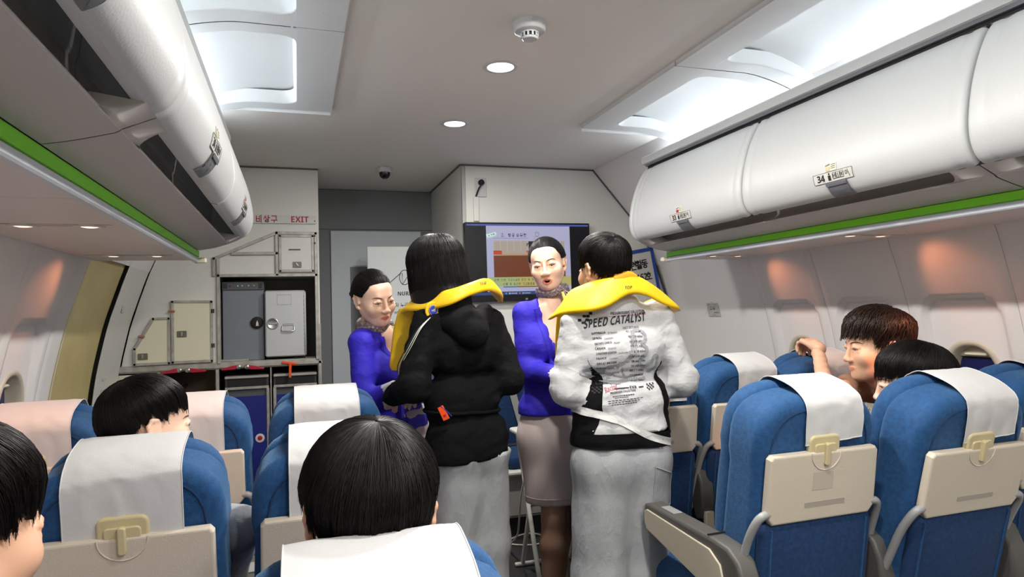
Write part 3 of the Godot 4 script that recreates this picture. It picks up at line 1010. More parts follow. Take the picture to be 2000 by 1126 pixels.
func galley() -> void:
	var z := ZGAL
	var g := thing("galley_unit", "off-white galley wall unit with aluminium framed lockers and open niche", "galley", Vector3.ZERO)
	# panels
	var mb := MB.new()
	var out := PackedVector2Array()
	for q in PROFILE:
		if q.y >= 1.6: out.append(Vector2(XC - q.x + 0.005, q.y))
	out.insert(0, Vector2(XC - wall_h(1.607) + 0.005, 1.607))
	out.append(Vector2(0.131, CEIL - 0.004)); out.append(Vector2(0.131, 1.607))
	mb.ext(out, 0.02, 0, 1, T(0, 0, z - 0.02), 0, false)
	part("upper_panel", mb, M.white_panel, g)
	mb = MB.new()
	gb(mb, -0.36, 0.133, CEIL - 0.008, CEIL - 0.001, z + 0.004, 0.01, 0)
	part("head_joint", mb, M.grey_dark, g)
	mb = MB.new()
	out = PackedVector2Array()
	for y in [1.06, 1.15, 1.31, 1.45, 1.607]: out.append(Vector2(XC - wall_h(y) + 0.005, y))
	out.append(Vector2(-0.44, 1.607)); out.append(Vector2(-0.44, 1.06))
	mb.ext(out, 0.02, 0, 1, T(0, 0, z - 0.02), 0, false)
	part("side_panel", mb, M.white_panel, g)
	mb = MB.new(); gb(mb, -1.02, 0.131, FLOOR, CEIL - .01, ZBACK + 0.06, 0.05, 0)
	part("back_panel", mb, M.white_panel, g)
	mb = MB.new(); gb(mb, 0.113, 0.131, FLOOR, 2.255, (z + ZBACK) / 2 + 0.01, z - ZBACK - 0.03, 0)
	part("end_panel", mb, M.white_panel, g)
	# niche
	mb = MB.new()
	gb(mb, -0.44, 0.113, 1.09, 1.61, z - 0.46, 0.02, 0)
	gb(mb, -0.445, -0.435, 1.09, 1.61, z - 0.24, 0.44, 0)
	gb(mb, -0.44, 0.113, 1.6, 1.61, z - 0.24, 0.44, 0)
	part("niche_lining", mb, M.brown_in if false else mat("niche", rgb(150, 148, 140), 0.6), g)
	mb = MB.new(); gb(mb, -0.98, 0.131, 1.058, 1.10, z - 0.24, 0.49, 0.004)
	part("worktop", mb, M.alu, g)
	# aluminium frames, one bar each
	for b in [[-.44, 1.10, -.44, 1.70], [.112, 1.10, .112, 1.86], [-.44, 1.606, .112, 1.606], [-.462, 1.61, -.462, 1.706], [-.462, 1.706, -.114, 1.861], [-.114, 1.861, .112, 1.859], [-.114, 1.61, -.114, 1.861], [-.36, 1.735, -.114, 1.738], [-.98, 1.075, .131, 1.075], [-.985, .5, -.985, 1.06], [-.757, .5, -.757, 1.05], [-.45, .3, -.45, 1.05], [.125, .2, .125, 1.30]]:
		mb = MB.new(); bar(mb, Vector2(b[0], b[1]), Vector2(b[2], b[3]), 0.018, z + 0.006, 0.016)
		part("frame_bar", mb, M.alu, g)
	# locker doors
	for d in [[[-.688, 1.102, -.472, 1.102, -.472, 1.463, -.688, 1.467], -.634, 1.272, 0], [[-.882, 1.102, -.697, 1.102, -.697, 1.37, -.781, 1.37, -.881, 1.194], -.835, 1.152, 0], [[-.1, 1.625, .098, 1.625, .098, 1.848, -.1, 1.848], .002, 1.668, 1]]:
		var poly := PackedVector2Array()
		for k in range(0, d[0].size(), 2): poly.append(Vector2(d[0][k], d[0][k + 1]))
		mb = MB.new(); mb.ext(poly, 0.012, 0.002, 2, T(0, 0, z + 0.002), 0, false)
		var door := part("locker_door", mb, M.cream if d[3] == 0 else M.white_panel, g)
		for k in poly.size():
			var a := poly[k]; var b := poly[(k + 1) % poly.size()]
			var c := Vector2.ZERO
			for q in poly: c += q / poly.size()
			mb = MB.new(); bar(mb, a.lerp(c, 0.05), b.lerp(c, 0.05), 0.016, z + 0.014, 0.008)
			part("edge_frame", mb, M.alu, door)
		mb = MB.new()
		mb.ext(rr(0.05, 0.036, 0.004), 0.006, 0.001, 2, T(d[1], d[2], z + 0.013))
		var lk := part("lock", mb, mat("lock_grey", rgb(120, 118, 108), 0.4, 0.4), door)
		mb = MB.new(); mb.ext(rr(0.010, 0.024, 0.004), 0.008, 0.002, 2, T(d[1], d[2], z + 0.018, rotz(0 if d[3] == 0 else 40)))
		part("lock_turn", mb, M.steel, lk)
	mb = MB.new(); gb(mb, -.045, .022, 1.756, 1.764, z + 0.016, 0.004, 0.001)
	part("door_slot", mb, M.grey_dark, g)
	for q in [[-.685, 1.405], [-.84, 1.265]]:
		mb = MB.new(); mb.box(Vector3(q[0], q[1], z + 0.022), Vector3(0.034, 0.012, 0.012), rotz(-8), 0.003)
		part("red_catch", mb, mat("catch", rgb(176, 106, 92), 0.5), g)
	for q in [-.478, -.468]:
		for y in [1.2, 1.4]:
			mb = MB.new(); gb(mb, q, q + 0.006, y - .012, y + .012, z + 0.02, 0.006, 0.001)
			part("hinge", mb, M.black_gap, g)
	for y in [1.845, 1.80]:
		mb = MB.new(); mb.lathe([Vector2(0.006, 0), Vector2(0.005, 0.004), Vector2(0.0005, 0.005)], 12, T(.106, y, z + .014, rotx(90)))
		part("bolt", mb, M.grey_dark, g)
	# cart bays
	mb = MB.new(); gb(mb, -.98, -.76, FLOOR, 1.05, z - 0.01, 0.02, 0.002)
	part("lower_panel", mb, M.cream, g)
	mb = MB.new(); gb(mb, -.752, -.46, FLOOR, 1.055, z - .42, .02, 0); gb(mb, -.755, -.745, FLOOR, 1.055, z - .22, .42, 0); gb(mb, -.465, -.455, FLOOR, 1.055, z - .22, .42, 0)
	part("bay_lining", mb, M.brown_in, g)
	mb = MB.new(); mb.tube([Vector3(-.69, .93, z - .05), Vector3(-.66, .95, z - .3)], 0.012, 8)
	part("bay_bar", mb, M.grey_dark, g)
	mb = MB.new(); gb(mb, -.445, .115, FLOOR, 1.056, z - .5, .02, 0)
	part("cart_bay_back", mb, M.black_gap, g)
	mb = MB.new(); gb(mb, -.161, -.155, FLOOR, 1.056, z - .2, .4, 0)
	part("bay_divider", mb, M.alu, g)
	# red turn-latches under the worktop
	for q in [[-.647, 1.066, 188, "red"], [-.604, 1.064, -5, "red"], [-.333, 1.069, 188, "red"], [-.288, 1.067, -8, "red"], [-.02, 1.072, 170, "orange"], [-.047, 1.066, 268, "orange"]]:
		mb = MB.new()
		mb.ext(PackedVector2Array([Vector2(-.012, -.011), Vector2(.03, -.013), Vector2(.095, -.006), Vector2(.095, .004), Vector2(.03, .011), Vector2(-.012, .011)]) if q[3] == "red" else PackedVector2Array([Vector2(-.01, -.008), Vector2(.075, -.007), Vector2(.075, .007), Vector2(-.01, .008)]), 0.012, 0.003, 2, T(q[0], q[1], z + .016, rotz(q[2])))
		var la := part("turn_latch", mb, M[q[3]], g)
		mb = MB.new()
		mb.lathe([Vector2(.014, 0), Vector2(.014, .005), Vector2(.011, .008), Vector2(.0005, .008)], 16, T(q[0], q[1], z + .026, rotx(90)))
		if q[3] == "red": part("latch_screw", mb, M.steel, la)
	# things in the niche
	var t := thing("galley_oven", "tall grey metal appliance with control strip on the left of the niche", "appliance", Vector3(-.31, 1.10, z - .06))
	mb = MB.new(); mb.box(Vector3(0, .235, -.15), Vector3(.232, .47, .30), Basis.IDENTITY, .004)
	part("casing", mb, M.grey_box, t)
	mb = MB.new(); mb.box(Vector3(0, .447, .004), Vector3(.232, .05, .012), Basis.IDENTITY, .003)
	var cs := part("control_strip", mb, M.grey_dark, t)
	for q in [[-.07, "red"], [-.03, "label_white"], [-.005, "label_white"], [.03, "label_white"], [.06, "green"]]:
		mb = MB.new(); mb.lathe([Vector2(.005, 0), Vector2(.004, .005), Vector2(.0005, .006)], 10, T(q[0], .447, .01, rotx(90)))
		part("button", mb, M[q[1]], cs)
	for s in [-1, 1]:
		for k in 4:
			mb = MB.new(); mb.box(Vector3(s * .098 + (k - 1.5) * .006, .447, .010), Vector3(.003, .032, .003))
			part("vent_slit", mb, M.black_gap, cs)
	mb = MB.new(); mb.lathe([Vector2(.036, 0), Vector2(.036, .012), Vector2(.030, .018), Vector2(.0005, .019)], 28, T(.076, .224, 0, rotx(90)))
	var kn := part("knob", mb, M.black_gap, t)
	mb = MB.new(); mb.ext(PackedVector2Array([Vector2(-.008, -.015), Vector2(.008, -.015), Vector2(.006, .004), Vector2(0, .018), Vector2(-.006, .004)]), .003, 0, 1, T(.078, .22, .018))
	part("knob_mark", mb, M.label_white, kn)
	mb = MB.new(); mb.box(Vector3(-.05, .006, .03), Vector3(.16, .012, .05), Basis.IDENTITY, .003)
	part("foot_tray", mb, M.alu, t)
	t = thing("galley_container", "white metal galley container with round lock and drop handle", "container", Vector3(-.07, 1.10, z - .01))
	mb = MB.new(); mb.box(Vector3(0, .215, -.14), Vector3(.236, .40, .28), Basis.IDENTITY, .01)
	part("case", mb, M.box_alu, t)
	mb = MB.new(); mb.box(Vector3(0, .215, .004), Vector3(.226, .39, .008), Basis.IDENTITY, .003)
	var bd := part("door", mb, M.box_alu, t)
	mb = MB.new(); mb.box(Vector3(.113, .215, .010), Vector3(.012, .37, .006), Basis.IDENTITY, .001)
	part("hinge_strip", mb, M.steel, bd)
	for k in 14:
		mb = MB.new(); mb.lathe([Vector2(.0022, 0), Vector2(.0015, .002), Vector2(.0002, .0022)], 8, T(.106, .05 + k * .025, .008, rotx(90)))
		part("rivet", mb, M.grey_dark, bd)
	mb = MB.new(); mb.lathe([Vector2(.034, 0), Vector2(.034, .004), Vector2(.028, .006), Vector2(.027, .002), Vector2(.0005, .002)], 28, T(-.073, .216, .008, rotx(90)))
	part("round_lock", mb, M.steel, bd)
	mb = MB.new(); mb.ext(rr(.044, .012, .005), .008, .002, 2, T(-.073, .216, .011))
	part("lock_turn", mb, M.steel, bd)
	mb = MB.new(); mb.tube(curve([Vector3(-.02, .2, .01), Vector3(-.02, .172, .02), Vector3(.0, .168, .024), Vector3(.03, .168, .024), Vector3(.048, .172, .02), Vector3(.048, .2, .01)], 24), .0035, 8)
	part("handle", mb, M.steel, bd)
	mb = MB.new(); mb.box(Vector3(.014, .207, .009), Vector3(.06, .014, .005), Basis.IDENTITY, .002)
	part("handle_plate", mb, M.steel, bd)
	for e in [[0, .03, .08, .003], [0, -.03, .08, .003], [-.04, 0, .003, .06], [.04, 0, .003, .06]]:
		mb = MB.new(); mb.box(Vector3(-.005 + e[0], .36 + e[1], .009), Vector3(e[2], e[3], .003))
		part("card_frame", mb, M.steel, bd)
	t = thing("knife", "small black handled tool lying on the galley worktop edge", "tool", Vector3(.02, 1.1005, z - .03))
	mb = MB.new(); mb.tube([Vector3(-.05, .004, 0), Vector3(.02, .005, 0)], [.006, .005], 8)
	part("handle", mb, M.black_gap, t)
	mb = MB.new(); mb.box(Vector3(.05, .004, 0), Vector3(.06, .002, .012), Basis.IDENTITY, .0005)
	part("blade", mb, M.steel, t)
	# service carts
	for k in 2:
		var x0: float = [-.42, -.15][k]
		var w: float = [.256, .262][k]
		t = thing("service_cart", "navy galley cart with aluminium frame, %s of the two under the worktop" % ["left", "right"][k], "cart", Vector3(x0 + w / 2, FLOOR, z - .02), "galley service carts")
		var hh := .935
		mb = MB.new(); mb.box(Vector3(0, hh / 2, -.2), Vector3(w - .01, hh, .38), Basis.IDENTITY, .006)
		part("body", mb, M.grey_dark, t)
		mb = MB.new(); mb.box(Vector3(0, hh / 2 - .05, .0), Vector3(w - .04, hh - .15, .012), Basis.IDENTITY, .003)
		var cd := part("door", mb, M.navy, t)
		for e in [-1, 1]:
			mb = MB.new(); mb.box(Vector3(e * (w / 2 - .012), hh / 2 - .03, .003), Vector3(.018, hh - .1, .018), Basis.IDENTITY, .003)
			part("frame_post", mb, M.alu, t)
		for y in [hh - .075, hh - .01, .05]:
			mb = MB.new(); mb.box(Vector3(0, y, .003), Vector3(w - .012, .016, .018), Basis.IDENTITY, .003)
			part("frame_rail", mb, M.alu, t)
		mb = MB.new(); mb.box(Vector3(0, hh - .042, -.004), Vector3(w - .04, .045, .01))
		part("hand_gap", mb, M.black_gap, t)
		mb = MB.new(); mb.ext(rr(.04, .05, .006), .008, .002, 2, T(-w / 2 + .07, hh - .17, .006))
		part("door_latch", mb, M.steel, cd)
		mb = MB.new(); mb.lathe([Vector2(.026, 0), Vector2(.026, .002), Vector2(.0005, .003)], 20, T(w / 2 - .06, .56, .006, rotx(90)))
		var em := part("emblem", mb, M.label_white, cd)
		mb = MB.new(); mb.lathe([Vector2(.014, 0), Vector2(.013, .002), Vector2(.0005, .002)], 16, T(w / 2 - .06, .56, .0092, rotx(90)))
		part("emblem_dot", mb, M.red, em)
		for e in [-1, 1]:
			mb = MB.new(); mb.lathe([Vector2(.002, -.012), Vector2(.028, -.012), Vector2(.03, 0), Vector2(.028, .012), Vector2(.002, .012)], 16, T(e * .09, .03, -.05, rotz(90)))
			part("caster", mb, M.black_gap, t)
	# exit sign
	t = thing("exit_sign", "white exit sign with red Korean and English lettering above the galley", "sign", Vector3(-.1, 1.944, z + .001))
	mb = MB.new(); mb.box(Vector3(0, 0, .005), Vector3(.43, .052, .01), Basis.IDENTITY, .002)
	part("plate", mb, M.label_white, t)
	mb = MB.new(); mb.add(text_mb("EXIT", .036, "Droid Sans", true), T(.12, 0, .0112))
	part("lettering", mb, M.red_print, t)
	mb = MB.new()
	var sy := [["ㅂ", "ㅣ"], ["ㅅ", "ㅏ", "ㅇ"], ["ㄱ", "ㅜ"]]
	for i in 3: hangul(mb, sy[i], Vector2(-.128 + i * .042, -.017), .036, .005)
	mb.move(T(0, 0, .0106))
	part("korean_lettering", mb, M.red_print, t)
	mb = MB.new(); mb.lathe([Vector2(.004, 0), Vector2(.003, .002), Vector2(.0003, .0025)], 10, T(.208, -.008, .01, rotx(90)))
	part("screw", mb, M.grey_dark, t)

# ------------------------------------------------------------------ things on and before the screen partition
func screen_texture() -> ImageTexture:
	var im := Image.create(512, 300, false, Image.FORMAT_RGB8)
	var R := func(x, y, w, h, c): im.fill_rect(Rect2i(x, y, w, h), c)
	im.fill(rgb(14, 15, 20))
	R.call(0, 0, 512, 7, rgb(96, 110, 200))
	R.call(78, 7, 352, 268, rgb(208, 208, 244))
	# photo panel: counter, wall boards and floor
	R.call(106, 68, 300, 150, rgb(206, 190, 176))
	for k in 11: R.call(106 + k * 28, 68, 2, 44, rgb(228, 216, 204))
	R.call(106, 108, 34, 16, rgb(206, 70, 40)); R.call(106, 112, 34, 12, rgb(226, 84, 44))
	R.call(140, 122, 266, 12, rgb(222, 176, 120))
	R.call(106, 128, 300, 90, rgb(134, 70, 40))
	R.call(242, 108, 22, 8, rgb(224, 104, 60)); R.call(248, 116, 5, 32, rgb(208, 90, 52)); R.call(262, 116, 5, 24, rgb(208, 90, 52))
	R.call(252, 70, 24, 36, rgb(34, 34, 44)); R.call(244, 78, 8, 3, rgb(34, 34, 44)); R.call(244, 78, 3, 12, rgb(34, 34, 44))
	# yellow caption band
	R.call(80, 216, 350, 38, rgb(216, 206, 130))
	R.call(80, 216, 124, 38, rgb(198, 214, 150))
	R.call(142, 254, 60, 4, rgb(60, 130, 210)); R.call(202, 254, 200, 4, rgb(150, 100, 50))
	R.call(0, 276, 512, 12, rgb(58, 84, 150))
	for k in 6: R.call(150 + k * 14, 279, 6, 6, [rgb(90, 190, 250), rgb(230, 235, 245), rgb(240, 90, 90), rgb(200, 210, 235), rgb(240, 120, 130), rgb(200, 210, 235)][k])
	R.call(172, 280, 26, 4, rgb(180, 190, 220)); R.call(228, 280, 26, 4, rgb(180, 190, 220))
	R.call(0, 288, 512, 12, rgb(14, 15, 20))
	return ImageTexture.create_from_image(im)

func front_wall_things() -> void:
	var z := ZTV
	var t := thing("television", "black flat television on the partition showing a slide with lilac background", "television", Vector3(1.382, 1.657, z + .045))
	t.basis = rotz(.3)
	var mb := MB.new(); mb.ext(rr(.826, .486, .006), .04, .003, 2, T(0, 0, -.035))
	part("casing", mb, M.bezel, t)
	var st := screen_texture()
	mb = MB.new()
	mb.quad(Vector3(-.402, .232, 0), Vector3(.402, .232, 0), Vector3(.402, -.222, 0), Vector3(-.402, -.222, 0))
	mb.move(T(0, 0, .0058))
	mat("screen", Color(0.03, 0.03, 0.03), .3, 0, {"emission_enabled": true, "emission_texture": st, "emission": Color.BLACK, "emission_energy_multiplier": 0.75})
	var sc := part("screen", mb, M.screen, t)
	mb = MB.new()
	for k in 5:
		hangul(mb, [["ㅎ", "ㅏ", "ㅇ"], ["ㄱ", "ㅗ", "ㅇ"], ["ㅅ", "ㅡ", "ㅇ"], ["ㅁ", "ㅜ"], ["ㅇ", "ㅜ", "ㄴ", "ㅓ"]][k], Vector2(-.139 + k * .024 + (.005 if k > 1 else 0.0), .155), .019, .0026)
	mb.add(text_mb("2.", .022, "Droid Serif"), T(-.172, .165, 0))
	mb.move(T(0, 0, .0066))
	part("slide_title", mb, mat("slide_ink", rgb(40, 42, 60), .6), sc)
	mb = MB.new(); mb.box(Vector3(-.12, .145, .0066), Vector3(.23, .0014, .0003))
	part("title_rule", mb, M.slide_ink, sc)
	# ticket drawing
	mb = MB.new(); mb.box(Vector3(-.245, .165, .0064), Vector3(.066, .03, .0006), rotz(16))
	var tk := part("ticket_drawing", mb, mat("ticket", rgb(150, 205, 195), .6), sc)
	mb = MB.new(); mb.box(Vector3(-.245, .166, .0069), Vector3(.062, .017, .0006), rotz(16))
	part("ticket_face", mb, mat("ticket_face", rgb(205, 215, 225), .6), tk)
	mb = MB.new()
	for q in [[-.262, .160, .008], [-.246, .166, .006], [-.232, .170, .012]]: mb.box(Vector3(q[0], q[1], .0074), Vector3(q[2], .005, .0003), rotz(16))
	part("ticket_print", mb, M.slide_ink, tk)
	# captions: rows of blurred characters
	mb = MB.new()
	var lines := [[["ㅇ", "ㅣ"], ["ㄹ", "ㅠ", "ㄱ"], [], ["ㅈ", "ㅓ", "ㄴ"], ["ㅇ", "ㅔ"], [], ["ㄱ", "ㅣ"], ["ㄴ", "ㅐ"], ["ㅅ", "ㅣ"], ["ㅅ", "ㅓ", "ㄹ"], ["ㅇ", "ㅡ", "", "ㅣ"], [], ["ㅇ", "ㅏ", "ㄴ"], ["ㅈ", "ㅓ", "ㄴ"], [], ["ㅁ", "ㅣ", "ㅊ"], [], ["ㅈ", "ㅓ", "ㅁ"]],
		[["ㅂ", "ㅣ"], ["ㅎ", "ㅐ", "ㅇ"], [], ["ㅈ", "ㅜ", "ㅇ"], [], ["ㅍ", "ㅣ", "ㄹ"], ["ㅇ", "ㅛ"], ["ㅎ", "ㅏ", "ㄴ"], [], ["ㄱ", "ㅣ"], ["ㄴ", "ㅐ"], ["ㅇ", "ㅛ", "ㅇ"], ["ㅍ", "ㅜ", "ㅁ"], ["ㅇ", "ㅡ", "ㄹ"]]]
	for row in 2:
		var x := -.235 + row * .055
		for sy in lines[row]:
			if sy.size(): hangul(mb, sy, Vector2(x, -.118 - row * .026), .0135, .0018)
			x += .0165 if sy.size() else .009
	mb.move(T(0, 0, .0064))
	part("slide_caption", mb, mat("caption_ink", rgb(120, 112, 60), .6), sc)
	# line drawing of a masked attendant at the head of the slide
	mb = MB.new()
	var head := []
	for k in 15: head.append(Vector3(.052 + cos(TAU * k / 14) * .012, .172 + sin(TAU * k / 14) * .015, .0066))
	mb.tube(head, .0007, 4, false)
	mb.tube([Vector3(.03, .142, .0066), Vector3(.036, .154, .0066), Vector3(.052, .157, .0066), Vector3(.068, .154, .0066), Vector3(.074, .142, .0066)], .0007, 4)
	mb.tube([Vector3(.041, .178, .0066), Vector3(.063, .178, .0066)], .0007, 4)
	part("icon_drawing", mb, M.slide_ink, sc)
	mb = MB.new(); mb.add(text_mb("LG", .009, "Droid Sans", true), T(-.03, -.2315, .0062))
	part("maker_mark", mb, M.label_white, t)
	mb = MB.new(); mb.box(Vector3(-.05, -.247, -.01), Vector3(.03, .01, .02), Basis.IDENTITY, .003)
	part("sensor", mb, M.bezel, t)
	var l := AreaLight3D.new()
	l.name = "screen_light"; l.area_size = Vector2(.55, .42); l.light_energy = 0.05; l.light_color = Color(.8, .82, 1.0); l.shadow_enabled = true; l.area_range = 8.0
	l.position = Vector3(0, 0, .012); l.basis = Basis.looking_at(Vector3.BACK, Vector3.UP)
	t.add_child(l)
	# socket, plug and cable duct
	t = thing("wall_socket", "white double wall socket high on the screen partition", "socket", Vector3(1.088, 2.12, z))
	mb = MB.new(); mb.ext(rr(.072, .118, .004), .01, .003, 2)
	part("face_plate", mb, M.bin_white, t)
	for y in [.028, -.026]:
		mb = MB.new(); mb.lathe([Vector2(.021, .0), Vector2(.021, .003), Vector2(.018, .003), Vector2(.017, -.002), Vector2(.0005, -.002)], 20, T(0, y, .009, rotx(90)))
		var so := part("outlet", mb, M.label_white, t)
		for e in [-1, 1]:
			mb = MB.new(); mb.lathe([Vector2(.0025, 0), Vector2(.0003, .001)], 8, T(e * .009, y, .0085, rotx(90)))
			part("pin_hole", mb, M.black_gap, so)
	t = thing("power_plug", "black round power plug with short cable in the wall socket", "plug", Vector3(1.088, 2.148, z + .012))
	mb = MB.new(); mb.lathe([Vector2(.018, 0), Vector2(.018, .018), Vector2(.013, .03), Vector2(.0005, .031)], 20, T(0, 0, 0, rotx(90)))
	part("plug_body", mb, M.black_gap, t)
	mb = MB.new(); mb.tube(curve([Vector3(0, 0, .02), Vector3(-.008, -.02, .03), Vector3(-.022, -.045, .02), Vector3(-.033, -.085, .0)], 16), .005, 8)
	part("cable", mb, M.black_gap, t)
	mb = MB.new(); mb.box(Vector3(1.055, 1.985, z + .007), Vector3(.034, .15, .014), Basis.IDENTITY, .002)
	solo("cable_duct", mb, M.white_panel, "narrow white cable duct running from socket down to the television", "cable duct")
	# tilted white notice with blue border
	t = thing("notice_board", "white notice with blue border hung askew beside the television", "sign", Vector3(2.245, 1.752, z + .05))
	t.basis = rotz(9.5) * roty(8)
	mb = MB.new(); mb.box(Vector3(-.26, -.19, 0), Vector3(.52, .38, .006), Basis.IDENTITY, .001)
	part("board", mb, M.label_white, t)
	for e in [[-.26, -.012, .52, .024], [-.26, -.368, .52, .024], [-.012, -.19, .024, .38], [-.508, -.19, .024, .38]]:
		mb = MB.new(); mb.box(Vector3(e[0], e[1], .004), Vector3(e[2], e[3], .002))
		part("border", mb, mat("border_blue", rgb(28, 70, 158), .5), t)
	mb = MB.new()
	for k in 3: hangul(mb, [["ㄹ", "ㅕ", "ㄴ"], ["ㅎ", "ㅗ", "ㄹ", "ㅏ"], ["ㄷ", "ㅗ", "ㅇ"]][k], Vector2(-.205 + k * .046, -.125), .050, .0075)
	mb.add(text_mb("08162", .046, "Droid Sans", true), T(-.158, -.185, 0, Basis.from_scale(Vector3(.82, 1, 1))))
	hangul(mb, ["ㅎ", "ㅗ"], Vector2(-.095, -.207), .046, .0065)
	mb.move(T(0, 0, .0045))
	part("lettering", mb, M.print_black, t)
	mb = MB.new(); mb.box(Vector3(-.006, .008, .004), Vector3(.012, .025, .012), Basis.IDENTITY, .003)
	part("clip", mb, M.steel, t)
	# placard on the right wall
	t = thing("safety_placard", "small grey printed placard on the right wall forward of the windows", "placard", Vector3(XC + wall_h(1.338) - .002, 1.338, -3.435))
	t.basis = roty(-90) * rotx(10)
	mb = MB.new(); mb.box(Vector3.ZERO, Vector3(.115, .105, .003), Basis.IDENTITY, .0005)
	part("card", mb, mat("card_grey", rgb(186, 184, 180), .6), t)
	mb = MB.new()
	for q in [[0, .035, .03, .002], [-.035, .022, .025, .002], [.03, .02, .02, .002], [.0, .005, .05, .0025], [-.02, -.008, .018, .006], [.01, -.006, .02, .008], [.03, -.025, .04, .002], [.025, -.031, .05, .003], [0, -.044, .03, .002]]: mb.box(Vector3(q[0], q[1], .002), Vector3(q[2], q[3], .001))
	part("print", mb, M.grey_dark, t)
	# free-standing logo board in the alcove
	t = thing("logo_board", "white upright board with pen-drawn logo and company lettering in the alcove", "sign", Vector3(.62, FLOOR, -4.5))
	t.basis = roty(-4)
	mb = MB.new(); mb.box(Vector3(.03, .865, 0), Vector3(.40, 1.73, .04), Basis.IDENTITY, .003)
	part("board", mb, mat("board_white", rgb(222, 226, 226), .45), t)
	mb = MB.new()
	var lg := []
	for k in 21: lg.append(Vector3(.075 + cos(TAU * k / 20) * .035, 1.52 + sin(TAU * k / 20) * .05, .0215))
	mb.tube(lg, .0022, 5, false)
	mb.tube([Vector3(-.02, 1.49, .0215), Vector3(.05, 1.55, .0215), Vector3(.06, 1.545, .0215), Vector3(.058, 1.47, .0215), Vector3(.13, 1.58, .0215)], .0022, 5)
	part("logo", mb, M.print_black, t)
	mb = MB.new()
	mb.add(text_mb("NURI A", .026, "Droid Sans", true), T(.085, 1.41, .0215))
	mb.add(text_mb("(  )", .024), T(.012, 1.335, .0215))
	for k in 3: hangul(mb, [["ㅈ", "ㅜ"], ["ㄴ", "ㅜ"], ["ㄹ", "ㅣ"]][k], Vector2([.0, .044, .072][k], 1.322), .024, .003)
	mb.add(text_mb("www.nuri", .02), T(.06, 1.285, .0215))
	for i in mb.v.size(): mb.v[i].z = .0212
	part("lettering", mb, mat("ink_grey", rgb(60, 64, 70), .6), t)
	# fold-down crew seat against the partition
	t = thing("jump_seat", "blue upholstered crew seat with white belt against the screen partition", "crew seat", Vector3(1.30, FLOOR, z + .01))
	mb = MB.new(); mb.ext(rr(.46, .62, .05), .09, .03, 4, T(0, .74, 0), .015)
	part("backrest", mb, M.velvet_dark, t)
	mb = MB.new(); mb.ext(rr(.44, .36, .04), .08, .03, 4, T(0, .40, .25, rotx(-90)), .012)
	part("seat_cushion", mb, M.velvet_dark, t)
	mb = MB.new(); mb.box(Vector3(0, .385, .245), Vector3(.47, .03, .41), Basis.IDENTITY, .01)
	part("seat_pan", mb, M.label_white, t)
	mb = MB.new(); mb.box(Vector3(0, .25, .2), Vector3(.46, .24, .36), Basis.IDENTITY, .01)
	var bx := part("base_box", mb, mat("base_grey", rgb(168, 164, 158), .5), t)
	mb = MB.new(); mb.lathe([Vector2(.008, 0), Vector2(.006, .003), Vector2(.0004, .003)], 12, T(-.12, .29, .38, rotx(90)))
	part("lock_hole", mb, M.black_gap, bx)
	mb = MB.new()
	var rows := []
	for i in 9:
		var f := i / 8.0
		var c := Vector3(-.14, 1.02, .105).lerp(Vector3(-.02, .50, .16), f)
		rows.append([c + Vector3(-.02, 0, 0), c + Vector3(.02, .008, .004)])
	mb.grid(rows); mb.grid(rows, false, true)
	part("shoulder_belt", mb, M.label_white, t)
	mb = MB.new(); mb.tube(curve([Vector3(-.2, .485, .18), Vector3(-.1, .492, .22), Vector3(.0, .488, .2), Vector3(.14, .492, .22)], 16), .009, 8)
	part("lap_belt", mb, M.black_gap, t)
	# white folding tray table with its cable
	t = thing("folding_table", "white folding tray table with tubular legs beside the crew seat", "table", Vector3(1.17, FLOOR, -3.02))
	mb = MB.new(); mb.ext(rr(.36, .30, .03), .018, .006, 3, T(0, .675, 0, rotx(-90)))
	part("tabletop", mb, M.label_white, t)
	for s in [-1, 1]:
		for d in [-1, 1]:
			mb = MB.new(); mb.tube([Vector3(s * .13 - d * .008, .67, -d * .13), Vector3(s * .13 - d * .008, .012, d * .15)], .011, 10)
			part("leg", mb, M.label_white, t)
	for d in [-1, 1]:
		mb = MB.new(); mb.tube([Vector3(-.16, .012, d * .15), Vector3(.16, .012, d * .15)], .011, 10)
		part("foot_bar", mb, M.label_white, t)
	mb = MB.new(); mb.tube([Vector3(-.14, .34, 0), Vector3(.14, .34, 0)], .006, 8)
	part("pivot_rod", mb, M.steel, t)
	mb = MB.new(); mb.ext(rr(.10, .06, .012), .025, .005, 3, T(1.10, FLOOR + .694, -2.98, rotx(-90)))
	solo("small_box", mb, M.cream, "small cream plastic case on the white folding table", "box")
	mb = MB.new(); mb.tube(curve([Vector3(1.08, .785, -2.96), Vector3(1.02, .782, -2.88), Vector3(1.0, .70, -2.86), Vector3(.97, .52, -2.92), Vector3(.98, .36, -3.0), Vector3(1.03, .22, -3.2), Vector3(1.05, .10, -3.42), Vector3(1.12, .086, -3.56), Vector3(1.24, .086, -3.6), Vector3(1.3, .086, -3.5), Vector3(1.22, .086, -3.42), Vector3(1.1, .086, -3.46), Vector3(1.04, .10, -3.52)], 70), .0045, 7)
	solo("power_cable", mb, M.label_white, "thin white cable hanging from the table and looped on the carpet", "cable")
	t = thing("power_strip", "cream power strip lying on the carpet by the crew seat", "power strip", Vector3(1.03, FLOOR, -3.55))
	mb = MB.new(); mb.ext(rr(.14, .05, .01), .035, .006, 3, T(0, 0, 0, rotx(-90)))
	part("casing", mb, M.cream, t)
	mb = MB.new()
	for k in 3: mb.lathe([Vector2(.016, 0), Vector2(.015, .002), Vector2(.0005, .001)], 14, T(-.042 + k * .042, .0345, 0))
	part("outlet", mb, M.label_white, t)

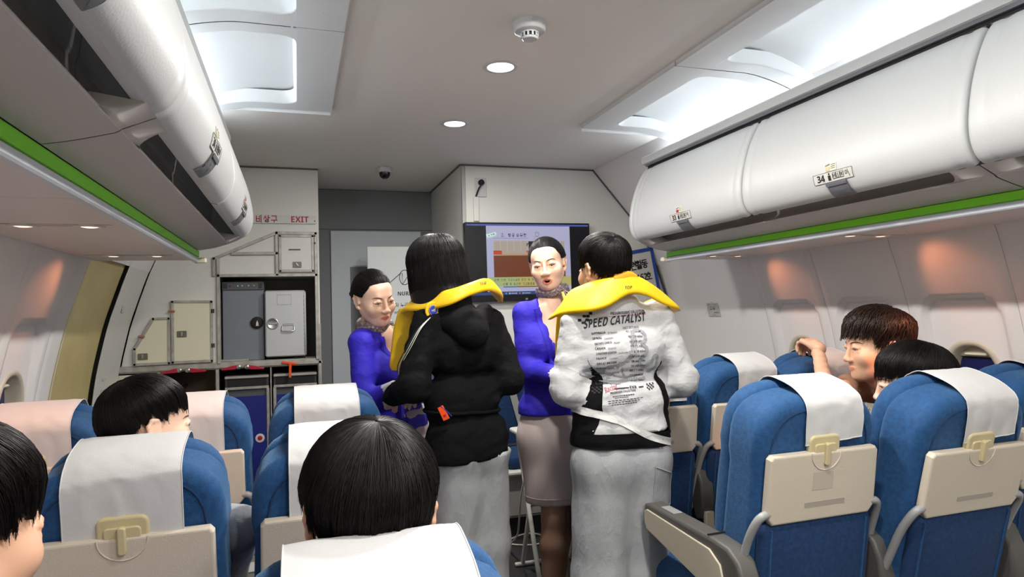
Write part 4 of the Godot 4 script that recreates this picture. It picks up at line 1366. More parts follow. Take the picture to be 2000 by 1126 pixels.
# ------------------------------------------------------------------ seats
func seat_outline(w: float, y0: float, top: float) -> PackedVector2Array:
	var q := PackedVector2Array()
	q.append(Vector2(-w * .96, y0)); q.append(Vector2(w * .96, y0))
	for i in 5: q.append(Vector2(w * (0.98 + .02 * sin(i)), lerpf(y0 + .1, top - .19, i / 4.0)))
	for i in 17:
		var a := PI * i / 16
		var c := cos(a); var s := sin(a)
		q.append(Vector2(w * signf(c) * pow(absf(c), .62), top - .155 + .155 * pow(maxf(s, 0), .62)))
	for i in 5: q.append(Vector2(-w * (0.98 + .02 * sin(4 - i)), lerpf(top - .19, y0 + .1, i / 4.0)))
	return q

var seat_proto: Node3D

func make_seat() -> Node3D:
	var root := Node3D.new()
	# the back: built upright with its rear face at z = 0, leaning applied by the node of the part
	var lean := rotx(9.0)
	var piv := Vector3(0, .42, -.10)
	var bk := Transform3D(lean, piv) * T(0, -.42, .0)
	var W := .187
	var mb := MB.new()
	mb.ext(seat_outline(W, .40, 1.080), .13, .030, 5, T(0, 0, -.13))
	# gentle swell at the head, hollow at the tray
	mb.warp(func(p: Vector3) -> Vector3:
		var f := clampf((p.y - .93) / .18, 0.0, 1.0)
		return Vector3(p.x, p.y, p.z + .005 * sin(f * PI) * (1.0 if p.z > -.05 else 0.0)))
	part("backrest", mb.move(bk), M.velvet, root)
	mb = MB.new()
	mb.ext(seat_outline(W - .008, .46, 1.092), .075, .032, 5, T(0, 0, -.165))
	mb.warp(func(p: Vector3) -> Vector3:
		var f := clampf((p.y - .5) / .6, 0.0, 1.0)
		return Vector3(p.x, p.y, p.z - .02 * sin(f * PI)))
	part("front_cushion", mb.move(bk), M.velvet, root)
	mb = MB.new()
	var loop := []
	for q in seat_outline(W - .035, .42, 1.048):
		if q.y > .8: loop.append(bk * Vector3(q.x, q.y, .004))
	mb.tube(loop, .0028, 6)
	part("piping", mb, M.velvet_dark, root)
	# tray table
	mb = MB.new()
	mb.ext(PackedVector2Array([Vector2(-.168, .79), Vector2(-.15, .768), Vector2(.15, .768), Vector2(.168, .79), Vector2(.166, .935), Vector2(.158, .945), Vector2(-.158, .945), Vector2(-.166, .935)]), .024, .006, 3, T(0, 0, .004), 0, false)
	var tray := part("tray_table", mb.move(bk), M.tray, root)
	mb = MB.new()
	mb.ext(rr(.125, .013, .003), .0012, 0, 1, T(.005, .812, .0276))
	part("instruction_plate", mb.move(bk), mat("plate_grey", rgb(168, 160, 148), .5), tray)
	mb = MB.new()
	var arc := []
	for i in 13: arc.append(bk * Vector3(-.045 * cos(PI * i / 12), .943 - .045 * sin(PI * i / 12), .028))
	mb.tube(arc, .0018, 5)
	part("latch_recess_rim", mb, M.tray, tray)
	mb = MB.new()
	mb.ext(rr(.094, .055, .016), .016, .005, 3, T(0, .958, .006))
	mb.ext(rr(.066, .026, .008), .006, .002, 2, T(0, .952, .02))
	var la := part("tray_latch", mb.move(bk), M.latch_beige, root)
	mb = MB.new()
	mb.ext(rr(.015, .058, .006), .012, .003, 3, T(0, .940, .024))
	part("latch_lever", mb.move(bk), M.latch_beige, la)
	# magazine pocket under the tray
	mb = MB.new()
	mb.ext(rr(.345, .39, .03), .03, .014, 4, T(0, .575, -.008), .01)
	part("pocket", mb.move(bk), M.velvet_dark, root)
	for s in [-1, 1]:
		mb = MB.new()
		mb.tube([bk * Vector3(s * .145, .40, .026), bk * Vector3(s * .148, .755, .024)], .003, 6)
		part("pocket_seam", mb, M.velvet, root)
		mb = MB.new()
		var arm := curve([Vector3(s * .158, .795, .018), Vector3(s * .176, .795, .022), Vector3(s * .190, .775, .016), Vector3(s * .198, .72, .0), Vector3(s * .2, .62, -.02), Vector3(s * .2, .50, -.05)], 18)
		for i in arm.size(): arm[i] = bk * arm[i]
		mb.tube(arm, .0105, 8)
		part("tray_arm", mb, M.arm_grey, root)
	# base
	mb = MB.new()
	mb.ext(rr(.40, .47, .06), .115, .04, 4, T(0, .40, -.43, rotx(-90)), .02)
	part("seat_cushion", mb, M.velvet, root)
	mb = MB.new(); mb.box(Vector3(0, .385, -.40), Vector3(.40, .035, .46), Basis.IDENTITY, .008)
	part("seat_pan", mb, M.beige, root)
	for s in [-1, 1]:
		mb = MB.new(); mb.tube(curve([Vector3(s * .17, .37, -.18), Vector3(s * .17, .2, -.14), Vector3(s * .17, .1, -.10)], 8), .016, 8)
		mb.box(Vector3(s * .17, .09, -.3), Vector3(.035, .02, .5), Basis.IDENTITY, .004)
		part("leg", mb, M.arm_grey, root)
		mb = MB.new(); mb.tube([Vector3(s * .17, .37, -.56), Vector3(s * .17, .1, -.5)], .016, 8)
		part("leg", mb, M.arm_grey, root)
	return root

func make_armrest(big: bool) -> Node3D:
	var root := Node3D.new()
	var prof := PackedVector2Array()      # z runs forward along +x of the outline
	for q in [Vector2(.46, .665), Vector2(.475, .68), Vector2(.475, .70), Vector2(.45, .708), Vector2(.12, .705), Vector2(.06, .70), Vector2(.02, .675), Vector2(.0, .63), Vector2(-.005, .56), Vector2(.01, .50), Vector2(.05, .49), Vector2(.075, .56), Vector2(.09, .61), Vector2(.12, .635)]:
		prof.append(q)
	var mb := MB.new()
	mb.ext(prof, .056, .010, 3, Transform3D(Basis(Vector3(0, 0, -1), Vector3.UP, Vector3(1, 0, 0)), Vector3(-.028, 0, -.02)))
	part("armrest_cap", mb, M.arm_dark, root)
	for s in [-1, 1]:
		mb = MB.new()
		mb.ext(PackedVector2Array([Vector2(.455, .630), Vector2(.466, .65), Vector2(.466, .682), Vector2(.45, .690), Vector2(.13, .676), Vector2(.085, .65), Vector2(.07, .60), Vector2(.06, .53), Vector2(.10, .52), Vector2(.15, .565), Vector2(.20, .58)]), .006, .002, 2, Transform3D(Basis(Vector3(0, 0, -1), Vector3.UP, Vector3(1, 0, 0)), Vector3(s * .0305 - .003, 0, -.02)))
		part("side_panel", mb, M.beige, root)
	mb = MB.new(); mb.box(Vector3(0, .7085, -.16), Vector3(.057, .004, .003))
	part("cap_joint", mb, M.black_gap, root)
	mb = MB.new(); mb.box(Vector3(0, .7085, -.38), Vector3(.03, .004, .07), Basis.IDENTITY, .001)
	part("control_plate", mb, M.arm_grey, root)
	mb = MB.new()
	mb.ext(PackedVector2Array([Vector2(-.03, .36), Vector2(.03, .36), Vector2(.033, .47), Vector2(.018, .475), Vector2(.018, .53), Vector2(-.018, .53), Vector2(-.018, .475), Vector2(-.033, .47)]), .02, .003, 2, T(0, 0, -.03))
	var lg := part("pivot_lug", mb, M.beige, root)
	mb = MB.new(); mb.lathe([Vector2(.007, 0), Vector2(.006, .001), Vector2(.0004, .001)], 12, T(0, .44, -.0095, rotx(90)))
	part("bolt_hole", mb, M.black_gap, lg)
	return root

# linen cover folded over the head of a seat
func cover_mesh(w: float, front: float, back: float, sd: int, skew := 0.0) -> MB:
	var bk := Transform3D(rotx(9.0), Vector3(0, .42, -.10)) * T(0, -.42, .0)
	var rows := []; var rows2 := []
	var n := FastNoiseLite.new(); n.seed = sd; n.frequency = 6.0
	var path := []
	for q in [Vector2(-.194, 1.10 - front), Vector2(-.188, 1.0380), Vector2(-.174, 1.0760), Vector2(-.140, 1.1005), Vector2(-.085, 1.1010), Vector2(-.035, 1.0920), Vector2(.002, 1.0700), Vector2(.013, 1.0330), Vector2(.016, 1.10 - back)]: path.append(q)
	var pc := curve(path, 40)
	for i in pc.size():
		var row := []; var row2 := []
		var f := i / float(pc.size() - 1)
		for k in 21:
			var x := (k / 20.0 - .5) * w
			var q: Vector2 = pc[i]
			var wv := n.get_noise_2d(x * 3.0, f * 1.2) * .004
			var down := clampf((f - .62) / .38, 0.0, 1.0)
			var y := q.y - maxf(0.0, absf(x) - .085) * .10 * sin(clampf(f, 0, 1) * PI) + skew * down * (x / w) 
			row.append(bk * Vector3(x + .004 * down * sin(k), y, q.x + wv + .0016)); row2.append(bk * Vector3(x + .004 * down * sin(k), y, q.x + wv + (.0 if f > .5 else .0032)))
		rows.append(row); rows2.append(row2)
	var mb := MB.new()
	mb.grid(rows)
	# hem
	var hem := []
	for q in rows[-1]: hem.append(q + Vector3(0, .001, .0006))
	mb.tube(hem, .0016, 5)
	for e in [0, 20]:
		var sd2 := []
		for r in rows: sd2.append(r[e])
		mb.tube(sd2, .0013, 5)
	return mb

func seats() -> void:
	var proto := make_seat()
	var arm := make_armrest(true)
	var spots := [
		# x, y, z, extra recline, label, cover label, cover skew, cover width, back length
		[.09, -.048, -.76, 0, "blue velvet seat at the bottom edge, behind the nearest dark head", "white linen cover on the seat at the bottom edge of the photo", -.02, .225, .20],
		[-.34, -.05, -.72, 6, "blue velvet seat below the head at the left edge", "white linen cover below the head at the left edge", 0, .215, .16],
		[-.335, -.008, -1.5, 0, "blue velvet seat with skewed cover and large beige latch, second row left", "pinkish white cover hanging skewed over the second-row left seat", .035, .21, .20],
		[.085, -.010, -1.5, 0, "blue velvet seat half hidden by the nearest dark head, left of the aisle", "white linen cover partly hidden by the nearest dark head", 0, .215, .20],
		[-.75, 0, -2.28, 1, "blue velvet window seat by the left wall under the warm lights", "orange-lit cover on the window seat by the left wall", 0, .215, .16],
		[-.335, 0, -2.28, 0, "blue velvet front-row seat before the galley, partly hidden by a head turned right", "peach-lit linen cover on the middle front-row seat before the galley", 0, .21, .165],
		[.088, 0, -2.28, 0, "blue velvet front-row aisle seat before the galley carts", "clean white linen cover on the front-row aisle seat before the carts", 0, .205, .165],
		[1.25, .045, -1.35, 0, "blue velvet aisle seat with wide armrest, nearest on the right", "white linen cover on the nearest right aisle seat with wide armrest", .01, .172, .135],
		[1.655, .045, -1.30, 5, "blue velvet middle seat on the right, before the head with fringe", "white linen cover on the right middle seat behind the head with fringe", .012, .172, .135],
		[2.10, .045, -1.34, 0, "blue velvet window seat cut off by the right edge", "white linen cover on the seat cut off by the right edge", 0, .172, .135],
		[1.255, .045, -2.16, 0, "blue velvet seat partly hidden behind the standing white sweatshirt", "white linen cover showing beside the standing white sweatshirt", 0, .172, .135],
		[1.645, .045, -2.14, 0, "blue velvet middle seat on the right, one row ahead of the nearest", "white linen cover on the right middle seat one row ahead", .01, .172, .135],
		[2.035, .045, -2.14, 0, "blue velvet window seat that the seated boy's arm rests on", "shaded linen cover on the window seat under the boy's arm", 0, .172, .135],
	]
	for i in spots.size():
		var q: Array = spots[i]
		var t := thing("passenger_seat", q[4], "seat", Vector3(q[0], FLOOR, 0), "blue passenger seats")
		var src: Node3D = proto.duplicate()
		for ch in src.get_children():
			src.remove_child(ch); t.add_child(ch, true)
		src.free()
		# the prototype's y counts from y = 0 of the world; set it on the carpet
		var off: float = q[1] - FLOOR
		for ch in t.get_children(): ch.position = Vector3(0, off, 0)
		t.position = Vector3(q[0], FLOOR, q[2])
		if q[3] != 0:
			for ch in t.get_children():
				if String(ch.name).begins_with("seat_") or String(ch.name).begins_with("leg"): continue
				var p := Vector3(0, .42 + off, -.10)
				ch.transform = Transform3D(rotx(q[3]), p) * T(0, -p.y, -p.z) * ch.transform
		for s in ([-1, 1] if i in [7, 0, 2, 4, 5] else [1]):
			var a: Node3D = arm.duplicate()
			for ch in a.get_children():
				a.remove_child(ch); t.add_child(ch, true)
				ch.position = Vector3(s * .212, off, 0)
			a.free()
		if i == 7:      # ghost of a removed sticker
			var sm := MB.new(); sm.ext(rr(.062, .046, .001, 1), .0006, 0, 1, T(-.005, .872, .0281))
			part("sticker_mark", sm.move(Transform3D(rotx(9.0), Vector3(0, .42 + off, -.10)) * T(0, -.42, 0)), mat("sticker_mark", rgb(190, 180, 163), .6), t)
		# cover
		var cb := cover_mesh(q[7], .13, q[8], 30 + i, q[6])
		var c := solo("headrest_cover", cb, M.linen, q[5], "seat cover", "linen headrest covers")
		var xf := T(q[0] + (.03 if q[0] > 1.0 else .0) + (.03 if i == 9 else .0), q[1], q[2])
		if q[3] != 0: xf = xf * Transform3D(rotx(q[3]), Vector3(0, .42, -.10)) * T(0, -.42, .10)
		c.transform = xf
	proto.free(); arm.free()

# ------------------------------------------------------------------ smooth bodies
class Sdf:
	var ty := PackedInt32Array()       # 0 tapered capsule, 1 ellipsoid
	var a := PackedVector3Array()
	var b := PackedVector3Array()
	var ra := PackedFloat32Array()
	var rb := PackedFloat32Array()
	var inv := PackedFloat32Array()
	var sub := []                      # indices that cut away
	var adds := PackedInt32Array()
	var k := 0.03
	var ks := 0.01
	var planes := []                   # [normal, d]: keeps the side where n.p < d
	var noise: FastNoiseLite
	var inner: Sdf                     # hollows a garment
	var amp := 0.0
	var nsc := Vector3.ONE

	func cap(p: Vector3, q: Vector3, r1: float, r2 := -1.0, cut := false) -> void:
		ty.append(0); a.append(p); b.append(q - p); ra.append(r1); rb.append((r1 if r2 < 0 else r2) - r1)
		inv.append(1.0 / maxf(1e-9, (q - p).length_squared()))
		if cut: sub.append(ty.size() - 1)
		else: adds.append(ty.size() - 1)

	func ell(c: Vector3, r: Vector3, cut := false) -> void:
		ty.append(1); a.append(c); b.append(Vector3(1.0 / r.x, 1.0 / r.y, 1.0 / r.z)); ra.append(minf(r.x, minf(r.y, r.z))); rb.append(0.0); inv.append(1.0)
		if cut: sub.append(ty.size() - 1)
		else: adds.append(ty.size() - 1)

	func folds(sd: int, freq: float, amount: float, sc := Vector3.ONE, ridged := true) -> void:
		noise = FastNoiseLite.new(); noise.seed = sd; noise.frequency = freq; noise.fractal_octaves = 3; noise.fractal_gain = .4; noise.fractal_type = FastNoiseLite.FRACTAL_RIDGED if ridged else FastNoiseLite.FRACTAL_FBM; noise.noise_type = FastNoiseLite.TYPE_SIMPLEX_SMOOTH
		amp = amount; nsc = sc

	func one(i: int, p: Vector3) -> float:
		var q := p - a[i]
		if ty[i] == 0:
			var d := b[i]
			var h := clampf(q.dot(d) * inv[i], 0.0, 1.0)
			return (q - d * h).length() - ra[i] - rb[i] * h
		var s := q * b[i]
		var l := s.length()
		var g := (s * b[i]).length()
		return l * (l - 1.0) / maxf(g, 1e-6)

	func at(p: Vector3, use: PackedInt32Array) -> float:
		var f := 1e3
		for i in use:
			var d := one(i, p)
			var h := k - absf(f - d)
			f = minf(f, d)
			if h > 0.0: f -= h * h * 0.25 / k
		for i in sub:
			var d := -one(i, p)
			var h := ks - absf(f - d)
			f = maxf(f, d)
			if h > 0.0: f += h * h * 0.25 / ks
		if amp > 0.0 and f < amp * 3.0: f += amp * noise.get_noise_3dv(p * nsc)
		if inner: f = maxf(f, -inner.at(p, inner.adds))
		for q in planes:
			f = maxf(f, (q[0] as Vector3).dot(p) - float(q[1]))
		return f

	func bounds() -> AABB:
		var box := AABB()
		var first := true
		for i in adds:
			var r := Vector3.ONE * (maxf(ra[i], ra[i] + rb[i]))
			var bb: AABB
			if ty[i] == 0:
				bb = AABB(a[i], Vector3.ZERO).expand(a[i] + b[i])
			else:
				bb = AABB(a[i], Vector3.ZERO); r = Vector3(1.0 / b[i].x, 1.0 / b[i].y, 1.0 / b[i].z)
			bb.position -= r; bb.size += 2.0 * r
			box = bb if first else box.merge(bb)
			first = false
		return box.grow(amp + 0.004)

	# surface nets, visiting only blocks near the surface
	func build(h: float) -> MB:
		var mb := MB.new()
		var box := bounds().grow(h * 2.0)
		var lo := box.position
		const B := 6
		var bx := int(ceil(box.size.x / h / B)); var by := int(ceil(box.size.y / h / B)); var bz := int(ceil(box.size.z / h / B))
		var nx := bx * B + 1; var ny := by * B + 1; var nz := bz * B + 1
		var sx := 1; var sy := nx; var sz := nx * ny
		var val := PackedFloat32Array(); val.resize(nx * ny * nz); val.fill(1.0)
		var vid := PackedInt32Array(); vid.resize(nx * ny * nz); vid.fill(-1)
		var R := B * h * 0.5 * 1.7321 + h
		var act := []
		for kz in bz:
			for ky in by:
				for kx in bx:
					var c := lo + Vector3(kx * B + B * 0.5, ky * B + B * 0.5, kz * B + B * 0.5) * h
					var ds := PackedFloat32Array()
					var dm := 1e3
					for i in adds:
						var d := one(i, c)
						ds.append(d)
						dm = minf(dm, d)
					if dm > R * 1.15 + amp + k * 0.25: continue
					var use := PackedInt32Array()
					for j in adds.size():
						if ds[j] < dm + 2.0 * R + k: use.append(adds[j])
					var full := at(c, use)
					var x1 := B if kx < bx - 1 else B + 1
					var y1 := B if ky < by - 1 else B + 1
					var z1 := B if kz < bz - 1 else B + 1
					if full < -(R * 1.3 + amp):
						for z in z1:
							for y in y1:
								var o := kx * B + (ky * B + y) * sy + (kz * B + z) * sz
								for x in x1: val[o + x] = -1.0
						continue
					act.append(Vector3i(kx * B, ky * B, kz * B))
					for z in z1:
						for y in y1:
							var o := kx * B + (ky * B + y) * sy + (kz * B + z) * sz
							var p := lo + Vector3(kx * B, ky * B + y, kz * B + z) * h
							for x in x1:
								val[o + x] = at(p, use)
								p.x += h
		var co := PackedInt32Array([0, sx, sy, sx + sy, sz, sx + sz, sy + sz, sx + sy + sz])
		var cp := [Vector3(0, 0, 0), Vector3(1, 0, 0), Vector3(0, 1, 0), Vector3(1, 1, 0), Vector3(0, 0, 1), Vector3(1, 0, 1), Vector3(0, 1, 1), Vector3(1, 1, 1)]
		var e0 := PackedInt32Array([0, 2, 4, 6, 0, 1, 4, 5, 0, 1, 2, 3])
		var e1 := PackedInt32Array([1, 3, 5, 7, 2, 3, 6, 7, 4, 5, 6, 7])
		var cells := PackedInt32Array()
		for bl in act:
			for z in B:
				for y in B:
					var o: int = bl.x + (bl.y + y) * sy + (bl.z + z) * sz
					for x in B:
						var i := o + x
						var m := 0
						for q in 8:
							if val[i + co[q]] < 0.0: m += 1
						if m == 0 or m == 8: continue
						var s := Vector3.ZERO
						var n := 0
						for q in 12:
							var v0 := val[i + co[e0[q]]]; var v1 := val[i + co[e1[q]]]
							if (v0 < 0.0) != (v1 < 0.0):
								s += (cp[e0[q]] as Vector3).lerp(cp[e1[q]], v0 / (v0 - v1)); n += 1
						vid[i] = mb.p(lo + (Vector3(bl.x + x, bl.y + y, bl.z + z) + s / n) * h)
						cells.append(i)
		for i in cells:
			var neg := val[i] < 0.0
			for ax in 3:
				var st: int = [sx, sy, sz][ax]
				var u: int = [sy, sz, sx][ax]
				var w: int = [sz, sx, sy][ax]
				if (val[i + st] < 0.0) == neg or i - u - w < 0: continue
				var q0 := vid[i]; var q1 := vid[i - u]; var q2 := vid[i - u - w]; var q3 := vid[i - w]
				if q1 < 0 or q2 < 0 or q3 < 0: continue
				if neg: mb.t(q0, q2, q1); mb.t(q0, q3, q2)
				else: mb.t(q0, q1, q2); mb.t(q0, q2, q3)
		return mb

	# where a ray from p along d meets the surface
	func hit(p: Vector3, d: Vector3, lift := 0.0, far := 0.6) -> Vector3:
		var t := 0.0
		for i in 60:
			var f := at(p + d * t, adds) - lift
			if f < 0.0003 or t > far: break
			t += f * 0.8
		return p + d * t

# ------------------------------------------------------------------ heads: local +z is the face, +y up, origin between the ears at eye level
var heads := {}
var head_sdf := {}

func head_mesh(kind: String) -> MB:
	if heads.has(kind): return heads[kind]
	var s := Sdf.new()
	s.k = 0.022; s.ks = 0.008
	var fem := kind.begins_with("f")
	var jw := 0.92 if fem else 1.0
	s.ell(Vector3(0, .027, -.016), Vector3(.073, .087, .093))
	s.ell(Vector3(0, -.026, .026), Vector3(.066, .076, .060))
	s.ell(Vector3(0, -.068, .040), Vector3(.047 * jw, .036, .042))
	s.cap(Vector3(0, -.092, .066), Vector3(0, -.088, .060), .0145)
	for x in [-1, 1]:
		s.cap(Vector3(x * .050 * jw, -.045, -.002), Vector3(x * .022, -.088, .048), .020, .015)
		s.ell(Vector3(x * .038, -.026, .058), Vector3(.026, .025, .025))
	s.ell(Vector3(0, .044, .030), Vector3(.058, .048, .054))
	s.cap(Vector3(-.022, .022, .0765), Vector3(.022, .022, .0765), .0085)
	s.cap(Vector3(0, -.06, -.018), Vector3(0, -.102, -.018), .045 if fem else .050, .044 if fem else .047)
	# finer features blend less
	var base := s.adds.duplicate()
	var g := Sdf.new()
	g.k = .008; g.ks = .006
	g.cap(Vector3(0, .010, .086), Vector3(0, -.030, .098), .0070, .0092)
	g.ell(Vector3(0, -.033, .100), Vector3(.0118, .0092, .0100))
	for x in [-1, 1]:
		g.ell(Vector3(x * .0125, -.037, .095), Vector3(.0078, .0070, .0085))
		# lids above and below a narrow eye
		g.cap(Vector3(x * .018, .0045, .0835), Vector3(x * .031, .0085, .0862), .0046, .0052)
		g.cap(Vector3(x * .031, .0085, .0862), Vector3(x * .046, .0055, .0775), .0052, .0042)
		g.cap(Vector3(x * .019, -.0058, .0825), Vector3(x * .044, -.0062, .0775), .0040)
		# ear: rim, bowl and lobe
		var rim := [Vector3(x * .072, .012, .004), Vector3(x * .077, .025, -.006), Vector3(x * .081, .025, -.020), Vector3(x * .082, .010, -.028), Vector3(x * .079, -.010, -.023), Vector3(x * .075, -.026, -.011), Vector3(x * .072, -.032, -.004)]
		for i in 6: g.cap(rim[i], rim[i + 1], .0042 if i < 5 else .0055, .0042 if i < 4 else .0062)
		g.ell(Vector3(x * .076, .0, -.010), Vector3(.0045, .024, .014))
		g.cap(Vector3(x * .074, -.008, .001), Vector3(x * .074, .0, .001), .004)
	var open := kind.ends_with("open")
	var gap := .007 if open else .0
	g.cap(Vector3(-.019, -.0625, .0800), Vector3(-.004, -.0600 + gap * .3, .0872), .0022, .0032)
	g.cap(Vector3(.019, -.0625, .0800), Vector3(.004, -.0600 + gap * .3, .0872), .0022, .0032)
	g.cap(Vector3(-.015, -.0660 - gap * .8, .0800), Vector3(0, -.0690 - gap * 1.3, .0858), .0022, .0038)
	g.cap(Vector3(.015, -.0660 - gap * .8, .0800), Vector3(0, -.0690 - gap * 1.3, .0858), .0022, .0038)
	var both := HeadSdf.new()
	both.coarse = s; both.fine = g; both.open = open
	head_sdf[kind] = both
	var mb := both.build_head(.0029 if fem or kind == "male" else .004)
	# lip colour: pigment of the lips
	mb.use_c = true
	for i in mb.v.size():
		var p := mb.v[i]
		var lip := clampf(1.4 - Vector2(p.x / .0205, (p.y + .0648 + gap * .5) / (.0082 + gap * .8)).length() * 1.0, 0.0, 1.0) if p.z > .068 else 0.0
		lip = smoothstep(.25, .5, lip)
		var lc := Color(.72, .34, .33) if fem else Color(.80, .55, .50)
		mb.c[i] = Color.WHITE.lerp(lc, lip)
		if open and p.z > .045 and p.z < .0805 and Vector2(p.x / .015, (p.y + .069) / .010).length() < 1.0: mb.c[i] = Color(.10, .03, .03)
	heads[kind] = mb
	return mb

class HeadSdf extends Sdf:
	var coarse: Sdf
	var fine: Sdf
	var open := false
	func build_head(h: float) -> MB:
		for i in coarse.adds: adds.append(i)
		ty = coarse.ty; a = coarse.a; b = coarse.b; ra = coarse.ra; rb = coarse.rb; inv = coarse.inv
		k = coarse.k
		amp = .022
		return build(h)
	func bounds() -> AABB:
		return AABB(Vector3(-.098, -.235, -.115), Vector3(.196, .355, .24))
	func at(p: Vector3, use: PackedInt32Array) -> float:
		var f := 1e3
		for i in use:
			var d := one(i, p)
			var h := k - absf(f - d)
			f = minf(f, d)
			if h > 0.0: f -= h * h * 0.25 / k
		if absf(p.x) > .062 and absf(p.y) < .045 and absf(p.z + .01) < .035:
			for i in fine.adds:
				if absf(fine.a[i].x) < .065: continue
				var d := fine.one(i, p)
				var h := .006 - absf(f - d)
				f = minf(f, d)
				if h > 0.0: f -= h * h * 0.25 / .006
		if p.z > .055 and p.y < .045 and p.y > -.105:
			# eye sockets
			for x in [-.031, .031]:
				var q := (p - Vector3(x, .0012, .0905)) / Vector3(.0185, .0095, .0105)
				var l := q.length()
				var d := -(l - 1.0) * .0105
				var h := .010 - absf(f - d)
				f = maxf(f, d)
				if h > 0.0: f += h * h * 25.0
			for i in fine.adds:
				var d := fine.one(i, p)
				var h := .007 - absf(f - d)
				f = minf(f, d)
				if h > 0.0: f -= h * h * 0.25 / .007
			if open:
				var q := (p - Vector3(0, -.0680, .086)) / Vector3(.0125, .0058, .026)
				f = maxf(f, -(q.length() - 1.0) * .0062)
			for x in [-.0075, .0075]:      # nostrils
				var q := (p - Vector3(x, -.0425, .097)) / Vector3(.0036, .0025, .004)
				f = maxf(f, -(q.length() - 1.0) * .003)
		return f

func head_extras(kind: String, parent: Node3D, xf: Transform3D, closed := 0.0, teeth := false) -> void:
	var sd: Sdf = head_sdf[kind]
	for x in [-1, 1]:
		var mb := MB.new()
		mb.ball(Vector3(x * .031, .0008, .0735), Vector3(.0122, .0115, .0118), Basis.IDENTITY, 18, 12)
		var e := part("eye", mb.move(xf), M.eye_white, parent)
		mb = MB.new()
		mb.ball(Vector3(x * .031, .0002 - closed, .0793), Vector3(.0056, .0056, .0064), Basis.IDENTITY, 14, 9)
		part("iris", mb.move(xf), M.iris, e)
		mb = MB.new()
		mb.tube([xf * Vector3(x * .0185, .0018 - closed * .4, .0862), xf * Vector3(x * .026, .0042 - closed, .0895), xf * Vector3(x * .034, .0044 - closed, .0893), xf * Vector3(x * .042, .0024 - closed, .0852), xf * Vector3(x * .0465, .0008, .0812)], [.0004, .0009, .0011, .0011, .0004], 5)
		part("eyelashes", mb, M.hair, parent)
		mb = MB.new()
		var pts := [Vector2(.0135, .0185), Vector2(.020, .0215), Vector2(.028, .0240), Vector2(.036, .0250), Vector2(.043, .0235), Vector2(.049, .0195)]
		var rows := []
		for i in pts.size():
			var w: float = [.0013, .0024, .0025, .0022, .0016, .0005][i]
			var row := []
			for j in [1.0, .4, -.4, -1.0]:
				row.append(xf * sd.hit(Vector3(x * pts[i].x, pts[i].y + w * j, .13), Vector3(0, 0, -1), .0008, .12))
			rows.append(row)
		mb.grid(rows, false, x > 0)
		part("eyebrow", mb, M.brow, parent)
	if teeth:
		var mb := MB.new()
		mb.ball(Vector3(0, -.0635, .0715), Vector3(.0120, .0032, .010), Basis.IDENTITY, 14, 8)
		part("teeth", mb.move(xf), M.eye_white, parent)

# hand: wrist at the origin, fingers along +y, palm faces +z, thumb on +x
var hand_mb := {}
func hand_mesh(curl: float) -> MB:
	var key := "%.2f" % curl
	if hand_mb.has(key): return hand_mb[key]
	var s := Sdf.new()
	s.k = .010
	s.cap(Vector3(0, -.03, 0), Vector3(0, .01, 0), .024, .023)
	for i in 4:
		var x := .026 - i * .0172
		s.cap(Vector3(x * .55, .012, 0), Vector3(x, .075 - absf(i - 1.2) * .004, .002), .0125, .0100)
		var p := Vector3(x, .075 - absf(i - 1.2) * .004, .002)
		var L: float = [.040, .045, .042, .033][i]
		var ang := curl * .7
		var r := .0088 if i < 3 else .0078
		for j in 3:
			var seg: float = L * [1.0, .62, .5][j]
			var d := Vector3(x * .10 * (1 - j), cos(ang), sin(ang)).normalized()
			s.cap(p, p + d * seg, r, r * .92)
			p += d * seg; r *= .92; ang += curl
	s.cap(Vector3(.016, .012, .006), Vector3(.038, .040, .016), .0135, .0110)
	s.cap(Vector3(.038, .040, .016), Vector3(.047, .068, .022 + curl * .008), .0105, .0092)
	s.cap(Vector3(.047, .068, .022 + curl * .008), Vector3(.046, .088, .028 + curl * .014), .0090, .0078)
	s.k = .0075
	var mb := s.build(.0036)
	hand_mb[key] = mb
	return mb

# ------------------------------------------------------------------ people
func wp(called: String, mb: MB, m: Material, t: Node3D, label := "") -> MeshInstance3D:
	return part(called, mb.move(T(-t.position.x, -t.position.y, -t.position.z)), m, t, label)

func sub_wp(called: String, mb: MB, m: Material, t: Node3D, parent: Node, label := "") -> MeshInstance3D:
	return part(called, mb.move(T(-t.position.x, -t.position.y, -t.position.z)), m, parent, label)

func head_xf(c: Vector3, dir: Vector3, pitch := 0.0, roll := 0.0, sc := 1.0) -> Transform3D:
	var z := dir.normalized()
	var x := Vector3.UP.cross(z).normalized()
	var b := Basis(x, z.cross(x), z) * rotx(pitch) * rotz(roll)
	return Transform3D(b * sc, c)

